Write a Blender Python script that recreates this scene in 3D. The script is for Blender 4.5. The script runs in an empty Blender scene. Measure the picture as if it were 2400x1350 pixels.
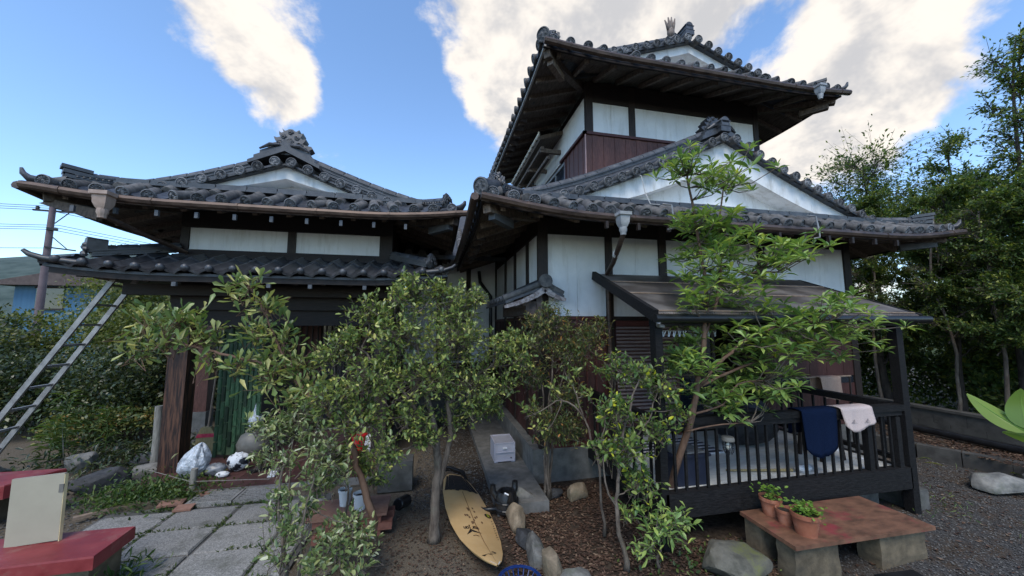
import bpy, math, random
import numpy as np
from mathutils import Vector, Matrix, Euler

R = math.radians
random.seed(7)
SC = bpy.context.scene
COL = SC.collection

# ---------------------------------------------------------------- camera
cam_data = bpy.data.cameras.new('camera')
cam = bpy.data.objects.new('camera', cam_data)
COL.objects.link(cam)
cam_data.sensor_width = 36.0
cam_data.lens = 12.6
cam_data.clip_start = 0.05
cam_data.clip_end = 6000
cam.location = (0, 0, 2.0)
cam.rotation_euler = (R(90 + 5.78), 0, R(-12.2))
SC.camera = cam

# ---------------------------------------------------------------- exposure
SC.view_settings.view_transform = 'Standard'
SC.view_settings.look = 'None'
SC.view_settings.exposure = 0.7
SC.view_settings.gamma = 1.0
SC.view_settings.use_curve_mapping = False
SC.cycles.max_bounces = 6
SC.cycles.transparent_max_bounces = 8
SC.cycles.use_denoising = True

# ---------------------------------------------------------------- sky
SUN_EL, SUN_AZ = 54.0, 205.0          # soft light, high, from behind the camera
world = bpy.data.worlds.new('World')
SC.world = world
world.use_nodes = True
wn, wl = world.node_tree.nodes, world.node_tree.links
wn.clear()


def W(t, **kw):
    n = wn.new(t)
    for k, v in kw.items():
        setattr(n, k, v)
    return n


def wmath(op, a, b=None, clamp=False):
    n = W('ShaderNodeMath', operation=op)
    n.use_clamp = clamp
    for i, v in enumerate((a, b)):
        if v is None:
            continue
        if isinstance(v, (int, float)):
            n.inputs[i].default_value = v
        else:
            wl.new(v, n.inputs[i])
    return n.outputs[0]


sky = W('ShaderNodeTexSky', sky_type='NISHITA')
sky.sun_disc = False
sky.sun_elevation = R(SUN_EL)
sky.sun_rotation = R(SUN_AZ)
sky.air_density = 1.0
sky.dust_density = 0.25
sky.ozone_density = 2.0
tc = W('ShaderNodeTexCoord')
sep = W('ShaderNodeSeparateXYZ')
wl.new(tc.outputs['Generated'], sep.inputs[0])
zz = wmath('ADD', wmath('MAXIMUM', sep.outputs[2], 0.0), 0.55)
px_ = wmath('DIVIDE', sep.outputs[0], zz)
py_ = wmath('DIVIDE', sep.outputs[1], zz)
comb = W('ShaderNodeCombineXYZ')
wl.new(px_, comb.inputs[0])
wl.new(py_, comb.inputs[1])
comb.inputs[2].default_value = 3.7
n1 = W('ShaderNodeTexNoise')
n1.inputs['Scale'].default_value = 5.6
n1.inputs['Detail'].default_value = 12
n1.inputs['Roughness'].default_value = 0.6
n1.inputs['Distortion'].default_value = 0.15
wl.new(comb.outputs[0], n1.inputs['Vector'])
n2 = W('ShaderNodeTexNoise')
n2.inputs['Scale'].default_value = 1.7
n2.inputs['Detail'].default_value = 2
wl.new(comb.outputs[0], n2.inputs['Vector'])
n3 = W('ShaderNodeTexNoise')
n3.inputs['Scale'].default_value = 2.1
n3.inputs['Detail'].default_value = 8
n3.inputs['Roughness'].default_value = 0.6
wl.new(tc.outputs['Generated'], n3.inputs['Vector'])
# the cloud banks that stand in this part of the sky (direction, half-width, weight)
cover = wmath('ADD', wmath('MULTIPLY', n1.outputs['Fac'], 1.15), wmath('MULTIPLY', n2.outputs['Fac'], 0.30))
BANKS = [
    ((-0.378, 0.730, 0.570), 13, 0.20, 0.00),
    ((-0.340, 0.792, 0.506), 7, 0.16, 0.00),
    ((-0.453, 0.691, 0.563), 9, 0.16, 0.00),
    ((0.110, 0.736, 0.668), 12, 0.22, 0.00),
    ((0.295, 0.689, 0.662), 22, 0.28, 0.08),
    ((0.559, 0.557, 0.615), 25, 0.32, 0.20),
    ((0.767, 0.445, 0.463), 11, 0.20, 0.00),
    ((0.771, 0.493, 0.404), 12, 0.12, 0.10),
    ((0.730, 0.568, 0.379), 13, 0.17, 0.16),
    ((0.832, 0.355, 0.427), 9, 0.12, 0.20),
    ((0.127, 0.838, 0.530), 5, 0.16, 0.00),
    ((0.809, 0.475, 0.347), 5, 0.12, 0.00),
    ((-0.540, 0.728, 0.422), 14, -0.22, 0.00),
    ((-0.125, 0.825, 0.551), 10, -0.28, 0.00),
    ((-0.614, 0.718, 0.328), 16, -0.20, 0.00),
    ((-0.028, 0.897, 0.442), 12, -0.25, 0.00),
    ((0.856, 0.400, 0.328), 14, -0.22, 0.00),
    ((0.641, 0.552, 0.533), 8, -0.42, 0.00),
]
mass = None
for d, wdt, wgt, gry in BANKS:
    dp = W('ShaderNodeVectorMath', operation='DOT_PRODUCT')
    wl.new(tc.outputs['Generated'], dp.inputs[0])
    dp.inputs[1].default_value = d
    mr = W('ShaderNodeMapRange', interpolation_type='SMOOTHSTEP')
    mr.inputs['From Min'].default_value = math.cos(R(wdt))
    mr.inputs['From Max'].default_value = 1.0
    mr.inputs['To Min'].default_value = 0.0
    mr.inputs['To Max'].default_value = wgt
    wl.new(dp.outputs['Value'], mr.inputs['Value'])
    cover = wmath('ADD', cover, mr.outputs[0])
    if gry:
        g_ = wmath('MULTIPLY', mr.outputs[0], gry / wgt)
        mass = g_ if mass is None else wmath('MAXIMUM', mass, g_)
ramp = W('ShaderNodeMapRange', interpolation_type='SMOOTHSTEP')
ramp.inputs['From Min'].default_value = 0.775
ramp.inputs['From Max'].default_value = 0.99
wl.new(cover, ramp.inputs['Value'])
# cloud shading: the side turned to the light is bright, the far side and the thick banks are grey
off = W('ShaderNodeVectorMath', operation='ADD')
wl.new(comb.outputs[0], off.inputs[0])
off.inputs[1].default_value = (0.06, -0.015, 0.0)
n1b = W('ShaderNodeTexNoise')
for k_ in ('Scale', 'Detail', 'Roughness', 'Distortion'):
    n1b.inputs[k_].default_value = n1.inputs[k_].default_value
n1b.inputs['Detail'].default_value = 5
wl.new(off.outputs[0], n1b.inputs['Vector'])
n1c = W('ShaderNodeTexNoise')
for k_ in ('Scale', 'Detail', 'Roughness', 'Distortion'):
    n1c.inputs[k_].default_value = n1b.inputs[k_].default_value
wl.new(comb.outputs[0], n1c.inputs['Vector'])
relief = wmath('MULTIPLY', wmath('SUBTRACT', n1c.outputs['Fac'], n1b.outputs['Fac']), -2.6)
thick = W('ShaderNodeMapRange', interpolation_type='SMOOTHSTEP')
thick.inputs['From Min'].default_value = 0.46
thick.inputs['From Max'].default_value = 1.12
wl.new(wmath('ADD', wmath('ADD', wmath('ADD', wmath('MULTIPLY', cover, 0.55), mass), relief), wmath('MULTIPLY', wmath('SUBTRACT', n3.outputs['Fac'], 0.5), 0.9)), thick.inputs['Value'])
ccol = W('ShaderNodeMix', data_type='RGBA')
ccol.inputs[6].default_value = (4.6, 4.3, 3.95, 1)
ccol.inputs[7].default_value = (2.75, 2.75, 2.85, 1)
wl.new(thick.outputs[0], ccol.inputs[0])
tint = W('ShaderNodeMix', data_type='RGBA', blend_type='MULTIPLY')
tint.inputs[0].default_value = 1.0
tint.inputs[7].default_value = (1.05, 1.18, 1.27, 1)
wl.new(sky.outputs[0], tint.inputs[6])
smix = W('ShaderNodeMix', data_type='RGBA')
wl.new(ramp.outputs[0], smix.inputs[0])
wl.new(tint.outputs[2], smix.inputs[6])
wl.new(ccol.outputs[2], smix.inputs[7])
bg = W('ShaderNodeBackground')
bg.inputs['Strength'].default_value = 0.145
wl.new(smix.outputs[2], bg.inputs['Color'])
wo = W('ShaderNodeOutputWorld')
wl.new(bg.outputs[0], wo.inputs[0])

# ---------------------------------------------------------------- sun (veiled, very soft)
sd = bpy.data.lights.new('sun', 'SUN')
sd.energy = 1.5
sd.angle = R(28)
sd.color = (1.0, 0.93, 0.82)
sun = bpy.data.objects.new('sun', sd)
COL.objects.link(sun)
_az, _el = R(SUN_AZ), R(SUN_EL)
_sv = Vector((math.sin(_az) * math.cos(_el), math.cos(_az) * math.cos(_el), math.sin(_el)))
sun.rotation_euler = _sv.to_track_quat('Z', 'Y').to_euler()


# ---------------------------------------------------------------- helpers
def tag(o, label=None, cat=None, group=None, kind=None):
    for k, v in (('label', label), ('category', cat), ('group', group), ('kind', kind)):
        if v:
            o[k] = v
    return o


def thing(name, loc, label, cat, group=None, rz=0):
    o = bpy.data.objects.new(name, None)
    o.empty_display_size = 0.1
    COL.objects.link(o)
    o.location = loc
    o.rotation_euler = (0, 0, rz)
    return tag(o, label, cat, group)


WORLD = {}


def wmat(o):
    """world matrix of an object from its own transform chain (no depsgraph needed)"""
    m = Matrix.LocRotScale(o.location, o.rotation_euler, o.scale)
    return wmat(o.parent) @ m if o.parent else m


def put(name, mesh, parent=None, loc=(0, 0, 0), rot=(0, 0, 0), scale=(1, 1, 1), mat=None):
    """link a mesh as one object; loc is in WORLD space, the parent's offset is taken off"""
    o = bpy.data.objects.new(name, mesh)
    COL.objects.link(o)
    if parent:
        o.parent = parent
        o.matrix_parent_inverse = wmat_full(parent).inverted()
    o.location = loc
    o.rotation_euler = rot
    o.scale = scale
    return o


def wmat_full(o):
    m = Matrix.LocRotScale(o.location, o.rotation_euler, o.scale)
    if o.parent:
        m = wmat_full(o.parent) @ o.matrix_parent_inverse @ m
    return m


class MB:
    def __init__(self):
        self.v, self.f, self.m = [], [], []
        self.mi = 0

    def add(self, vs, fs):
        k = len(self.v)
        self.v.extend([tuple(p) for p in vs])
        for f in fs:
            self.f.append(tuple(i + k for i in f))
            self.m.append(self.mi)
        return self

    def bx(self, x0, x1, y0, y1, z0, z1):
        return self.add([(x0, y0, z0), (x1, y0, z0), (x1, y1, z0), (x0, y1, z0), (x0, y0, z1), (x1, y0, z1), (x1, y1, z1), (x0, y1, z1)],
                        [(0, 3, 2, 1), (4, 5, 6, 7), (0, 1, 5, 4), (1, 2, 6, 5), (2, 3, 7, 6), (3, 0, 4, 7)])

    def bar(self, a, b, w, h, up=(0, 0, 1)):
        """box section w x h from a to b"""
        a, b = Vector(a), Vector(b)
        d = (b - a).normalized()
        u = Vector(up)
        s = d.cross(u)
        if s.length < 1e-5:
            s = d.cross(Vector((1, 0, 0)))
        s.normalize()
        u = s.cross(d)
        vs = []
        for p in (a, b):
            for i, j in ((-1, -1), (1, -1), (1, 1), (-1, 1)):
                vs.append(p + s * (i * w / 2) + u * (j * h / 2))
        return self.add(vs, [(0, 3, 2, 1), (4, 5, 6, 7), (0, 1, 5, 4), (1, 2, 6, 5), (2, 3, 7, 6), (3, 0, 4, 7)])

    def tube(self, pts, rad, seg=8, cap=True, squash=1.0):
        pts = [Vector(p) for p in pts]
        n = len(pts)
        if isinstance(rad, (int, float)):
            rad = [rad] * n
        elif len(rad) == 2 and n != 2:
            rad = [rad[0] + (rad[1] - rad[0]) * i / (n - 1) for i in range(n)]
        u = None
        vs = []
        for i, p in enumerate(pts):
            d = (pts[min(i + 1, n - 1)] - pts[max(i - 1, 0)])
            d = d.normalized() if d.length > 1e-9 else Vector((0, 0, 1))
            if u is None:
                u = d.cross(Vector((0, 0, 1)))
                if u.length < 0.05:
                    u = d.cross(Vector((1, 0, 0)))
            u = (u - d * u.dot(d))
            u = u.normalized() if u.length > 1e-6 else d.orthogonal().normalized()
            w = d.cross(u)
            for k in range(seg):
                t = 2 * math.pi * k / seg
                vs.append(p + u * (math.cos(t) * rad[i]) + w * (math.sin(t) * rad[i] * squash))
        fs = []
        for i in range(n - 1):
            for k in range(seg):
                k2 = (k + 1) % seg
                fs.append((i * seg + k, i * seg + k2, (i + 1) * seg + k2, (i + 1) * seg + k))
        if cap:
            fs.append(tuple(reversed(range(seg))))
            fs.append(tuple(range((n - 1) * seg, n * seg)))
        return self.add(vs, fs)

    def lathe(self, prof, seg=16, c=(0, 0, 0), cap=True):
        vs, fs = [], []
        for r, z in prof:
            for k in range(seg):
                t = 2 * math.pi * k / seg
                vs.append((c[0] + r * math.cos(t), c[1] + r * math.sin(t), c[2] + z))
        n = len(prof)
        for i in range(n - 1):
            for k in range(seg):
                k2 = (k + 1) % seg
                fs.append((i * seg + k, i * seg + k2, (i + 1) * seg + k2, (i + 1) * seg + k))
        if cap:
            fs.append(tuple(reversed(range(seg))))
            fs.append(tuple(range((n - 1) * seg, n * seg)))
        return self.add(vs, fs)

    def prism(self, outline, y0, y1, axis='y'):
        """outline of (x, z) extruded along y (or (y, z) along x, or (x, y) along z)"""
        n = len(outline)
        def P(a, b, t):
            return (a, t, b) if axis == 'y' else (t, a, b) if axis == 'x' else (a, b, t)
        vs = [P(a, b, y0) for a, b in outline] + [P(a, b, y1) for a, b in outline]
        fs = [tuple(range(n)), tuple(reversed(range(n, 2 * n)))]
        for i in range(n):
            j = (i + 1) % n
            fs.append((i, i + n, j + n, j))
        return self.add(vs, fs)

    def grid(self, xs, ys, zf, th):
        """slab whose top is zf(x, y) and which is th thick"""
        nx, ny = len(xs), len(ys)
        vs = [(x, y, zf(x, y)) for y in ys for x in xs]
        vs += [(x, y, zf(x, y) - th) for y in ys for x in xs]
        o = nx * ny
        fs = []
        I = lambda i, j: j * nx + i
        for j in range(ny - 1):
            for i in range(nx - 1):
                fs.append((I(i, j), I(i + 1, j), I(i + 1, j + 1), I(i, j + 1)))
                fs.append((o + I(i, j), o + I(i, j + 1), o + I(i + 1, j + 1), o + I(i + 1, j)))
        for i in range(nx - 1):
            fs.append((I(i, 0), o + I(i, 0), o + I(i + 1, 0), I(i + 1, 0)))
            fs.append((I(i, ny - 1), I(i + 1, ny - 1), o + I(i + 1, ny - 1), o + I(i, ny - 1)))
        for j in range(ny - 1):
            fs.append((I(0, j), I(0, j + 1), o + I(0, j + 1), o + I(0, j)))
            fs.append((I(nx - 1, j), o + I(nx - 1, j), o + I(nx - 1, j + 1), I(nx - 1, j + 1)))
        return self.add(vs, fs)

    def blob(self, c, r, sub=8, rough=0.0, sq=(1, 1, 1), rnd=None):
        rings = sub // 2 + 1
        prof = []
        vs, fs = [], []
        for i in range(rings + 1):
            ph = math.pi * i / rings
            for k in range(sub):
                t = 2 * math.pi * k / sub
                q = r * (1 + (rnd.uniform(-rough, rough) if rnd and 0 < i < rings else 0))
                vs.append((c[0] + sq[0] * q * math.sin(ph) * math.cos(t), c[1] + sq[1] * q * math.sin(ph) * math.sin(t), c[2] - sq[2] * q * math.cos(ph)))
        for i in range(rings):
            for k in range(sub):
                k2 = (k + 1) % sub
                fs.append((i * sub + k, i * sub + k2, (i + 1) * sub + k2, (i + 1) * sub + k))
        return self.add(vs, fs)

    def mesh(self, name, mats, smooth=False, angle=None):
        me = bpy.data.meshes.new(name)
        me.from_pydata(self.v, [], self.f)
        if not isinstance(mats, (list, tuple)):
            mats = [mats]
        for m in mats:
            me.materials.append(m)
        if len(mats) > 1:
            me.polygons.foreach_set('material_index', self.m)
        if smooth:
            me.polygons.foreach_set('use_smooth', [True] * len(me.polygons))
            if angle:
                try:
                    me.set_sharp_from_angle(angle=R(angle))
                except Exception:
                    pass
        me.update()
        return me

    def build(self, name, mats, parent=None, smooth=False, angle=None):
        return put(name, self.mesh(name, mats, smooth, angle), parent)


def box(name, mat, parent, x0, x1, y0, y1, z0, z1):
    return MB().bx(x0, x1, y0, y1, z0, z1).build(name, mat, parent)


# ---------------------------------------------------------------- materials
MATS = {}


def material(name, c1, c2=None, rough=0.7, scale=6.0, stretch=(1, 1, 1), bump=0.2, metal=0.0, detail=6, spec=0.4,
             c3=None, c3_scale=2.0, c3_amt=0.5, objrand=0.0, lo=0.35, hi=0.65, bump_dist=0.01, transmission=0.0, c3_stretch=None):
    m = bpy.data.materials.new(name)
    m.use_nodes = True
    nt = m.node_tree
    N, L = nt.nodes, nt.links
    b = N['Principled BSDF']
    b.inputs['Roughness'].default_value = rough
    b.inputs['Metallic'].default_value = metal
    b.inputs['Specular IOR Level'].default_value = spec
    if c2 is None:
        c2 = tuple(min(1, v * 1.35) for v in c1)
    tcn = N.new('ShaderNodeTexCoord')
    geo = N.new('ShaderNodeNewGeometry')
    mp = N.new('ShaderNodeMapping')
    mp.inputs['Scale'].default_value = stretch
    L.new(geo.outputs['Position'], mp.inputs['Vector'])
    nz = N.new('ShaderNodeTexNoise')
    nz.inputs['Scale'].default_value = scale
    nz.inputs['Detail'].default_value = detail
    nz.inputs['Roughness'].default_value = 0.62
    L.new(mp.outputs[0], nz.inputs['Vector'])
    mr = N.new('ShaderNodeMapRange')
    mr.inputs['From Min'].default_value = lo
    mr.inputs['From Max'].default_value = hi
    L.new(nz.outputs['Fac'], mr.inputs['Value'])
    mx = N.new('ShaderNodeMix')
    mx.data_type = 'RGBA'
    mx.inputs[6].default_value = (*c1, 1)
    mx.inputs[7].default_value = (*c2, 1)
    L.new(mr.outputs[0], mx.inputs[0])
    out = mx.outputs[2]
    if c3:
        nz3 = N.new('ShaderNodeTexNoise')
        nz3.inputs['Scale'].default_value = c3_scale
        nz3.inputs['Detail'].default_value = 8
        nz3.inputs['Roughness'].default_value = 0.7
        if c3_stretch:
            mp3 = N.new('ShaderNodeMapping')
            mp3.inputs['Scale'].default_value = c3_stretch
            L.new(geo.outputs['Position'], mp3.inputs['Vector'])
            L.new(mp3.outputs[0], nz3.inputs['Vector'])
        else:
            L.new(geo.outputs['Position'], nz3.inputs['Vector'])
        mr3 = N.new('ShaderNodeMapRange')
        mr3.inputs['From Min'].default_value = 0.52
        mr3.inputs['From Max'].default_value = 0.68
        mr3.inputs['To Max'].default_value = c3_amt
        L.new(nz3.outputs['Fac'], mr3.inputs['Value'])
        m3 = N.new('ShaderNodeMix')
        m3.data_type = 'RGBA'
        L.new(mr3.outputs[0], m3.inputs[0])
        L.new(out, m3.inputs[6])
        m3.inputs[7].default_value = (*c3, 1)
        out = m3.outputs[2]
    if objrand:
        oi = N.new('ShaderNodeObjectInfo')
        mrr = N.new('ShaderNodeMapRange')
        mrr.inputs['To Min'].default_value = 1 - objrand
        mrr.inputs['To Max'].default_value = 1 + objrand
        L.new(oi.outputs['Random'], mrr.inputs['Value'])
        hv = N.new('ShaderNodeHueSaturation')
        L.new(mrr.outputs[0], hv.inputs['Value'])
        L.new(out, hv.inputs['Color'])
        out = hv.outputs[0]
    L.new(out, b.inputs['Base Color'])
    rr = N.new('ShaderNodeMapRange')
    rr.inputs['To Min'].default_value = max(0.02, rough - 0.12)
    rr.inputs['To Max'].default_value = min(1, rough + 0.12)
    L.new(nz.outputs['Fac'], rr.inputs['Value'])
    L.new(rr.outputs[0], b.inputs['Roughness'])
    if bump:
        bp = N.new('ShaderNodeBump')
        bp.inputs['Strength'].default_value = bump
        bp.inputs['Distance'].default_value = bump_dist
        L.new(nz.outputs['Fac'], bp.inputs['Height'])
        L.new(bp.outputs[0], b.inputs['Normal'])
    if transmission:
        b.inputs['Transmission Weight'].default_value = transmission
    MATS[name] = m
    return m


def leaf_material(name, cols, trans=0.35, rough=0.38, back=None):
    """cols: list of (position, colour) across the leaves of a plant, one value per leaf"""
    m = bpy.data.materials.new(name)
    m.use_nodes = True
    N, L = m.node_tree.nodes, m.node_tree.links
    b = N['Principled BSDF']
    out = N['Material Output']
    geo = N.new('ShaderNodeNewGeometry')
    oi = N.new('ShaderNodeObjectInfo')
    ad = N.new('ShaderNodeMath')
    ad.operation = 'ADD'
    L.new(geo.outputs['Random Per Island'], ad.inputs[0])
    L.new(oi.outputs['Random'], ad.inputs[1])
    fr = N.new('ShaderNodeMath')
    fr.operation = 'FRACT'
    L.new(ad.outputs[0], fr.inputs[0])
    cr = N.new('ShaderNodeValToRGB')
    el = cr.color_ramp.elements
    while len(el) < len(cols):
        el.new(0.5)
    for e, (p, c) in zip(el, cols):
        e.position = p
        e.color = (*c, 1)
    L.new(fr.outputs[0], cr.inputs[0])
    L.new(cr.outputs[0], b.inputs['Base Color'])
    b.inputs['Roughness'].default_value = rough
    b.inputs['Specular IOR Level'].default_value = 0.45
    tr = N.new('ShaderNodeBsdfTranslucent')
    g2 = N.new('ShaderNodeMix')
    g2.data_type = 'RGBA'
    g2.blend_type = 'MULTIPLY'
    g2.inputs[0].default_value = 1
    g2.inputs[7].default_value = (1.5, 1.6, 0.7, 1)
    L.new(cr.outputs[0], g2.inputs[6])
    L.new(g2.outputs[2], tr.inputs['Color'])
    ms = N.new('ShaderNodeMixShader')
    ms.inputs[0].default_value = trans
    L.new(b.outputs[0], ms.inputs[1])
    L.new(tr.outputs[0], ms.inputs[2])
    L.new(ms.outputs[0], out.inputs['Surface'])
    return m


M_TILE = material('roof tile', (0.022, 0.025, 0.032), (0.060, 0.064, 0.074), rough=0.5, scale=14, bump=0.35, c3=(0.15, 0.14, 0.125), c3_scale=9, c3_amt=0.45, objrand=0.25, spec=0.5)
M_CAP = material('ridge cap tile', (0.032, 0.035, 0.042), (0.088, 0.092, 0.102), rough=0.55, scale=12, bump=0.3, c3=(0.17, 0.16, 0.14), c3_scale=8, c3_amt=0.5, objrand=0.25)
M_TILE_S = material('smooth roof tile', (0.024, 0.025, 0.029), (0.060, 0.062, 0.068), rough=0.44, scale=10, bump=0.2, c3=(0.10, 0.10, 0.10), c3_scale=7, c3_amt=0.35, objrand=0.25, spec=0.6)
M_DISC = material('tile disc relief', (0.05, 0.055, 0.062), (0.17, 0.17, 0.175), rough=0.6, scale=22, bump=0.3, objrand=0.4)
M_TILE_B = material('weathered roll tile', (0.060, 0.057, 0.055), (0.145, 0.134, 0.124), rough=0.75, scale=16, bump=0.35, c3=(0.045, 0.045, 0.05), c3_scale=6, c3_amt=0.6, objrand=0.22)
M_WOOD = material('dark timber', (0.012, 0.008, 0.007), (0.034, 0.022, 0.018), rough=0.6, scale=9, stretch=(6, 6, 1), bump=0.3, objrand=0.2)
M_WOOD_H = material('dark beam timber', (0.009, 0.0065, 0.006), (0.026, 0.018, 0.015), rough=0.7, scale=9, stretch=(1, 6, 8), bump=0.3, objrand=0.2)
M_SOFFIT = material('soffit board', (0.060, 0.046, 0.037), (0.16, 0.125, 0.10), rough=0.8, scale=7, stretch=(8, 1.2, 1), bump=0.25, c3=(0.11, 0.085, 0.065), c3_scale=3, c3_amt=0.5)
M_RAFTER = material('rafter timber', (0.085, 0.066, 0.052), (0.20, 0.155, 0.125), rough=0.8, scale=9, stretch=(5, 2, 2), bump=0.3, objrand=0.35)
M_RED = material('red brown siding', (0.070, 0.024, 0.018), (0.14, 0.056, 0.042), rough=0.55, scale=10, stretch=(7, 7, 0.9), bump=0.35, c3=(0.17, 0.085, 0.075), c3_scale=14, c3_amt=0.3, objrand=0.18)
M_RED_SHADE = material('shaded red brown siding', (0.030, 0.010, 0.009), (0.070, 0.026, 0.022), rough=0.6, scale=10, stretch=(7, 7, 0.9), bump=0.35, c3=(0.10, 0.055, 0.048), c3_scale=9, c3_amt=0.3, objrand=0.2)  # darkened copy of the siding colour, paints in the shade on the lower walls
M_REDTRIM = material('red brown trim', (0.060, 0.016, 0.013), (0.10, 0.03, 0.025), rough=0.5, scale=8, stretch=(1, 4, 4), bump=0.2)
M_PLASTER = material('white plaster', (0.68, 0.69, 0.69), (0.80, 0.805, 0.80), rough=0.85, scale=2.2, bump=0.08, c3=(0.47, 0.455, 0.41), c3_scale=2.6, c3_amt=0.42, spec=0.2, c3_stretch=(3.5, 3.5, 0.45))
M_PLASTER_G = material('gable plaster', (0.70, 0.70, 0.69), (0.80, 0.80, 0.79), rough=0.9, scale=5, bump=0.15, c3=(0.40, 0.38, 0.33), c3_scale=3.0, c3_amt=0.55, spec=0.2, c3_stretch=(2.5, 2.5, 0.8))
M_COPPER = material('copper gutter', (0.045, 0.030, 0.024), (0.12, 0.080, 0.060), rough=0.45, scale=7, stretch=(1, 1, 3), bump=0.1, metal=0.35)
M_HEAD = material('tan rain head', (0.30, 0.21, 0.16), (0.42, 0.31, 0.25), rough=0.55, scale=9, bump=0.1)
M_HEADG = material('grey rain head', (0.25, 0.255, 0.26), (0.38, 0.385, 0.385), rough=0.5, scale=9, bump=0.1)
M_CONC = material('grey concrete', (0.095, 0.094, 0.088), (0.175, 0.17, 0.16), rough=0.9, scale=8, bump=0.35, c3=(0.075, 0.075, 0.07), c3_scale=2.2, c3_amt=0.6, bump_dist=0.006)
M_CONC_D = material('stained concrete', (0.065, 0.062, 0.058), (0.13, 0.125, 0.115), rough=0.9, scale=7, bump=0.5, c3=(0.045, 0.048, 0.035), c3_scale=2.0, c3_amt=0.7)
M_PAVE = material('washed concrete slab', (0.13, 0.125, 0.115), (0.33, 0.315, 0.29), rough=0.85, scale=90, bump=0.6, detail=3, c3=(0.085, 0.085, 0.065), c3_scale=4, c3_amt=0.7, objrand=0.14, bump_dist=0.004)
M_TERRA = material('entrance floor tile', (0.052, 0.023, 0.020), (0.090, 0.040, 0.034), rough=0.6, scale=14, bump=0.2, objrand=0.2)
M_MORTAR = material('mortar', (0.16, 0.15, 0.14), rough=0.95, scale=30)
M_PAINT = material('red painted concrete', (0.17, 0.018, 0.020), (0.26, 0.040, 0.040), rough=0.5, scale=5, bump=0.3, c3=(0.27, 0.13, 0.10), c3_scale=6, c3_amt=0.65)
M_WALLB = material('stained wall block', (0.040, 0.037, 0.033), (0.085, 0.079, 0.070), rough=0.95, scale=6, bump=0.5, c3=(0.030, 0.032, 0.022), c3_scale=3, c3_amt=0.75)
M_BLOCK = material('old cut block', (0.10, 0.078, 0.050), (0.18, 0.14, 0.09), rough=0.95, scale=12, bump=0.6, c3=(0.07, 0.06, 0.045), c3_scale=5, c3_amt=0.6, objrand=0.15)
M_PLYRED = material('worn red board', (0.10, 0.050, 0.030), (0.21, 0.100, 0.058), rough=0.6, scale=7, stretch=(1, 2, 1), bump=0.25, c3=(0.26, 0.035, 0.045), c3_scale=4.5, c3_amt=0.85)
M_CREAM = material('cream laminate', (0.31, 0.275, 0.205), (0.355, 0.315, 0.235), rough=0.45, scale=3, bump=0.03)
M_STONE = material('garden stone', (0.09, 0.088, 0.082), (0.24, 0.225, 0.20), rough=0.9, scale=7, bump=0.7, c3=(0.07, 0.085, 0.04), c3_scale=5, c3_amt=0.5, objrand=0.3, bump_dist=0.02)
M_STONE_O = material('ochre stone', (0.13, 0.10, 0.065), (0.26, 0.20, 0.135), rough=0.9, scale=8, bump=0.7, c3=(0.10, 0.10, 0.06), c3_scale=5, c3_amt=0.5, objrand=0.25, bump_dist=0.02)
M_STONE_D = material('dark stone', (0.025, 0.026, 0.028), (0.07, 0.07, 0.072), rough=0.85, scale=8, bump=0.6, objrand=0.2)
M_MOSS = material('mossy stone', (0.07, 0.066, 0.05), (0.16, 0.145, 0.115), rough=0.95, scale=8, bump=0.8, c3=(0.11, 0.12, 0.02), c3_scale=4, c3_amt=0.9, bump_dist=0.02)
M_BARK = material('grey brown bark', (0.07, 0.052, 0.040), (0.17, 0.135, 0.105), rough=0.9, scale=18, stretch=(1.5, 1.5, 0.5), bump=0.6, c3=(0.13, 0.14, 0.10), c3_scale=6, c3_amt=0.4)
M_BARK_R = material('reddish bark', (0.085, 0.045, 0.028), (0.17, 0.10, 0.065), rough=0.8, scale=16, stretch=(1, 1, 0.5), bump=0.4)
M_BARK_D = material('dark bark', (0.028, 0.022, 0.018), (0.075, 0.058, 0.046), rough=0.9, scale=12, stretch=(1.5, 1.5, 0.5), bump=0.6)
M_BLACK = material('black plastic', (0.008, 0.008, 0.009), (0.016, 0.016, 0.017), rough=0.35, scale=8, bump=0.03)
M_BLACKW = material('black stained wood', (0.005, 0.0047, 0.005), (0.017, 0.0155, 0.0155), rough=0.65, scale=12, stretch=(1.2, 6, 6), bump=0.4, objrand=0.2, spec=0.2)
M_DECK = material('pale deck board', (0.48, 0.48, 0.45), (0.62, 0.62, 0.59), rough=0.7, scale=9, stretch=(1, 8, 8), bump=0.15, objrand=0.06)
M_ALU = material('weathered aluminium', (0.22, 0.21, 0.205), (0.36, 0.35, 0.34), rough=0.5, metal=0.5, scale=10, bump=0.08)
M_WHITE = material('white plastic', (0.66, 0.66, 0.67), (0.74, 0.74, 0.75), rough=0.4, scale=5, bump=0.02)
M_NAVY = material('navy towel', (0.0035, 0.008, 0.024), (0.008, 0.016, 0.042), rough=1.0, scale=160, bump=0.8, detail=2, spec=0.05, bump_dist=0.004)
M_PINK = material('pale pink towel', (0.55, 0.42, 0.38), (0.66, 0.53, 0.48), rough=1.0, scale=160, bump=0.8, detail=2, spec=0.05, bump_dist=0.004)
M_BEIGE = material('tan towel', (0.36, 0.235, 0.175), (0.46, 0.315, 0.24), rough=1.0, scale=160, bump=0.8, detail=2, spec=0.05, bump_dist=0.004)
M_POT = material('terracotta', (0.26, 0.085, 0.045), (0.36, 0.135, 0.075), rough=0.75, scale=9, bump=0.1, c3=(0.42, 0.27, 0.20), c3_scale=9, c3_amt=0.3)
M_SOIL = material('potting soil', (0.02, 0.014, 0.010), (0.05, 0.035, 0.025), rough=1, scale=40, bump=0.8)
M_BOARD = material('yellowed surfboard', (0.50, 0.315, 0.135), (0.60, 0.40, 0.19), rough=0.35, scale=3, bump=0.02, c3=(0.48, 0.25, 0.08), c3_scale=2, c3_amt=0.4)
M_INK = material('black print', (0.012, 0.010, 0.009), rough=0.5, bump=0)
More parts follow.
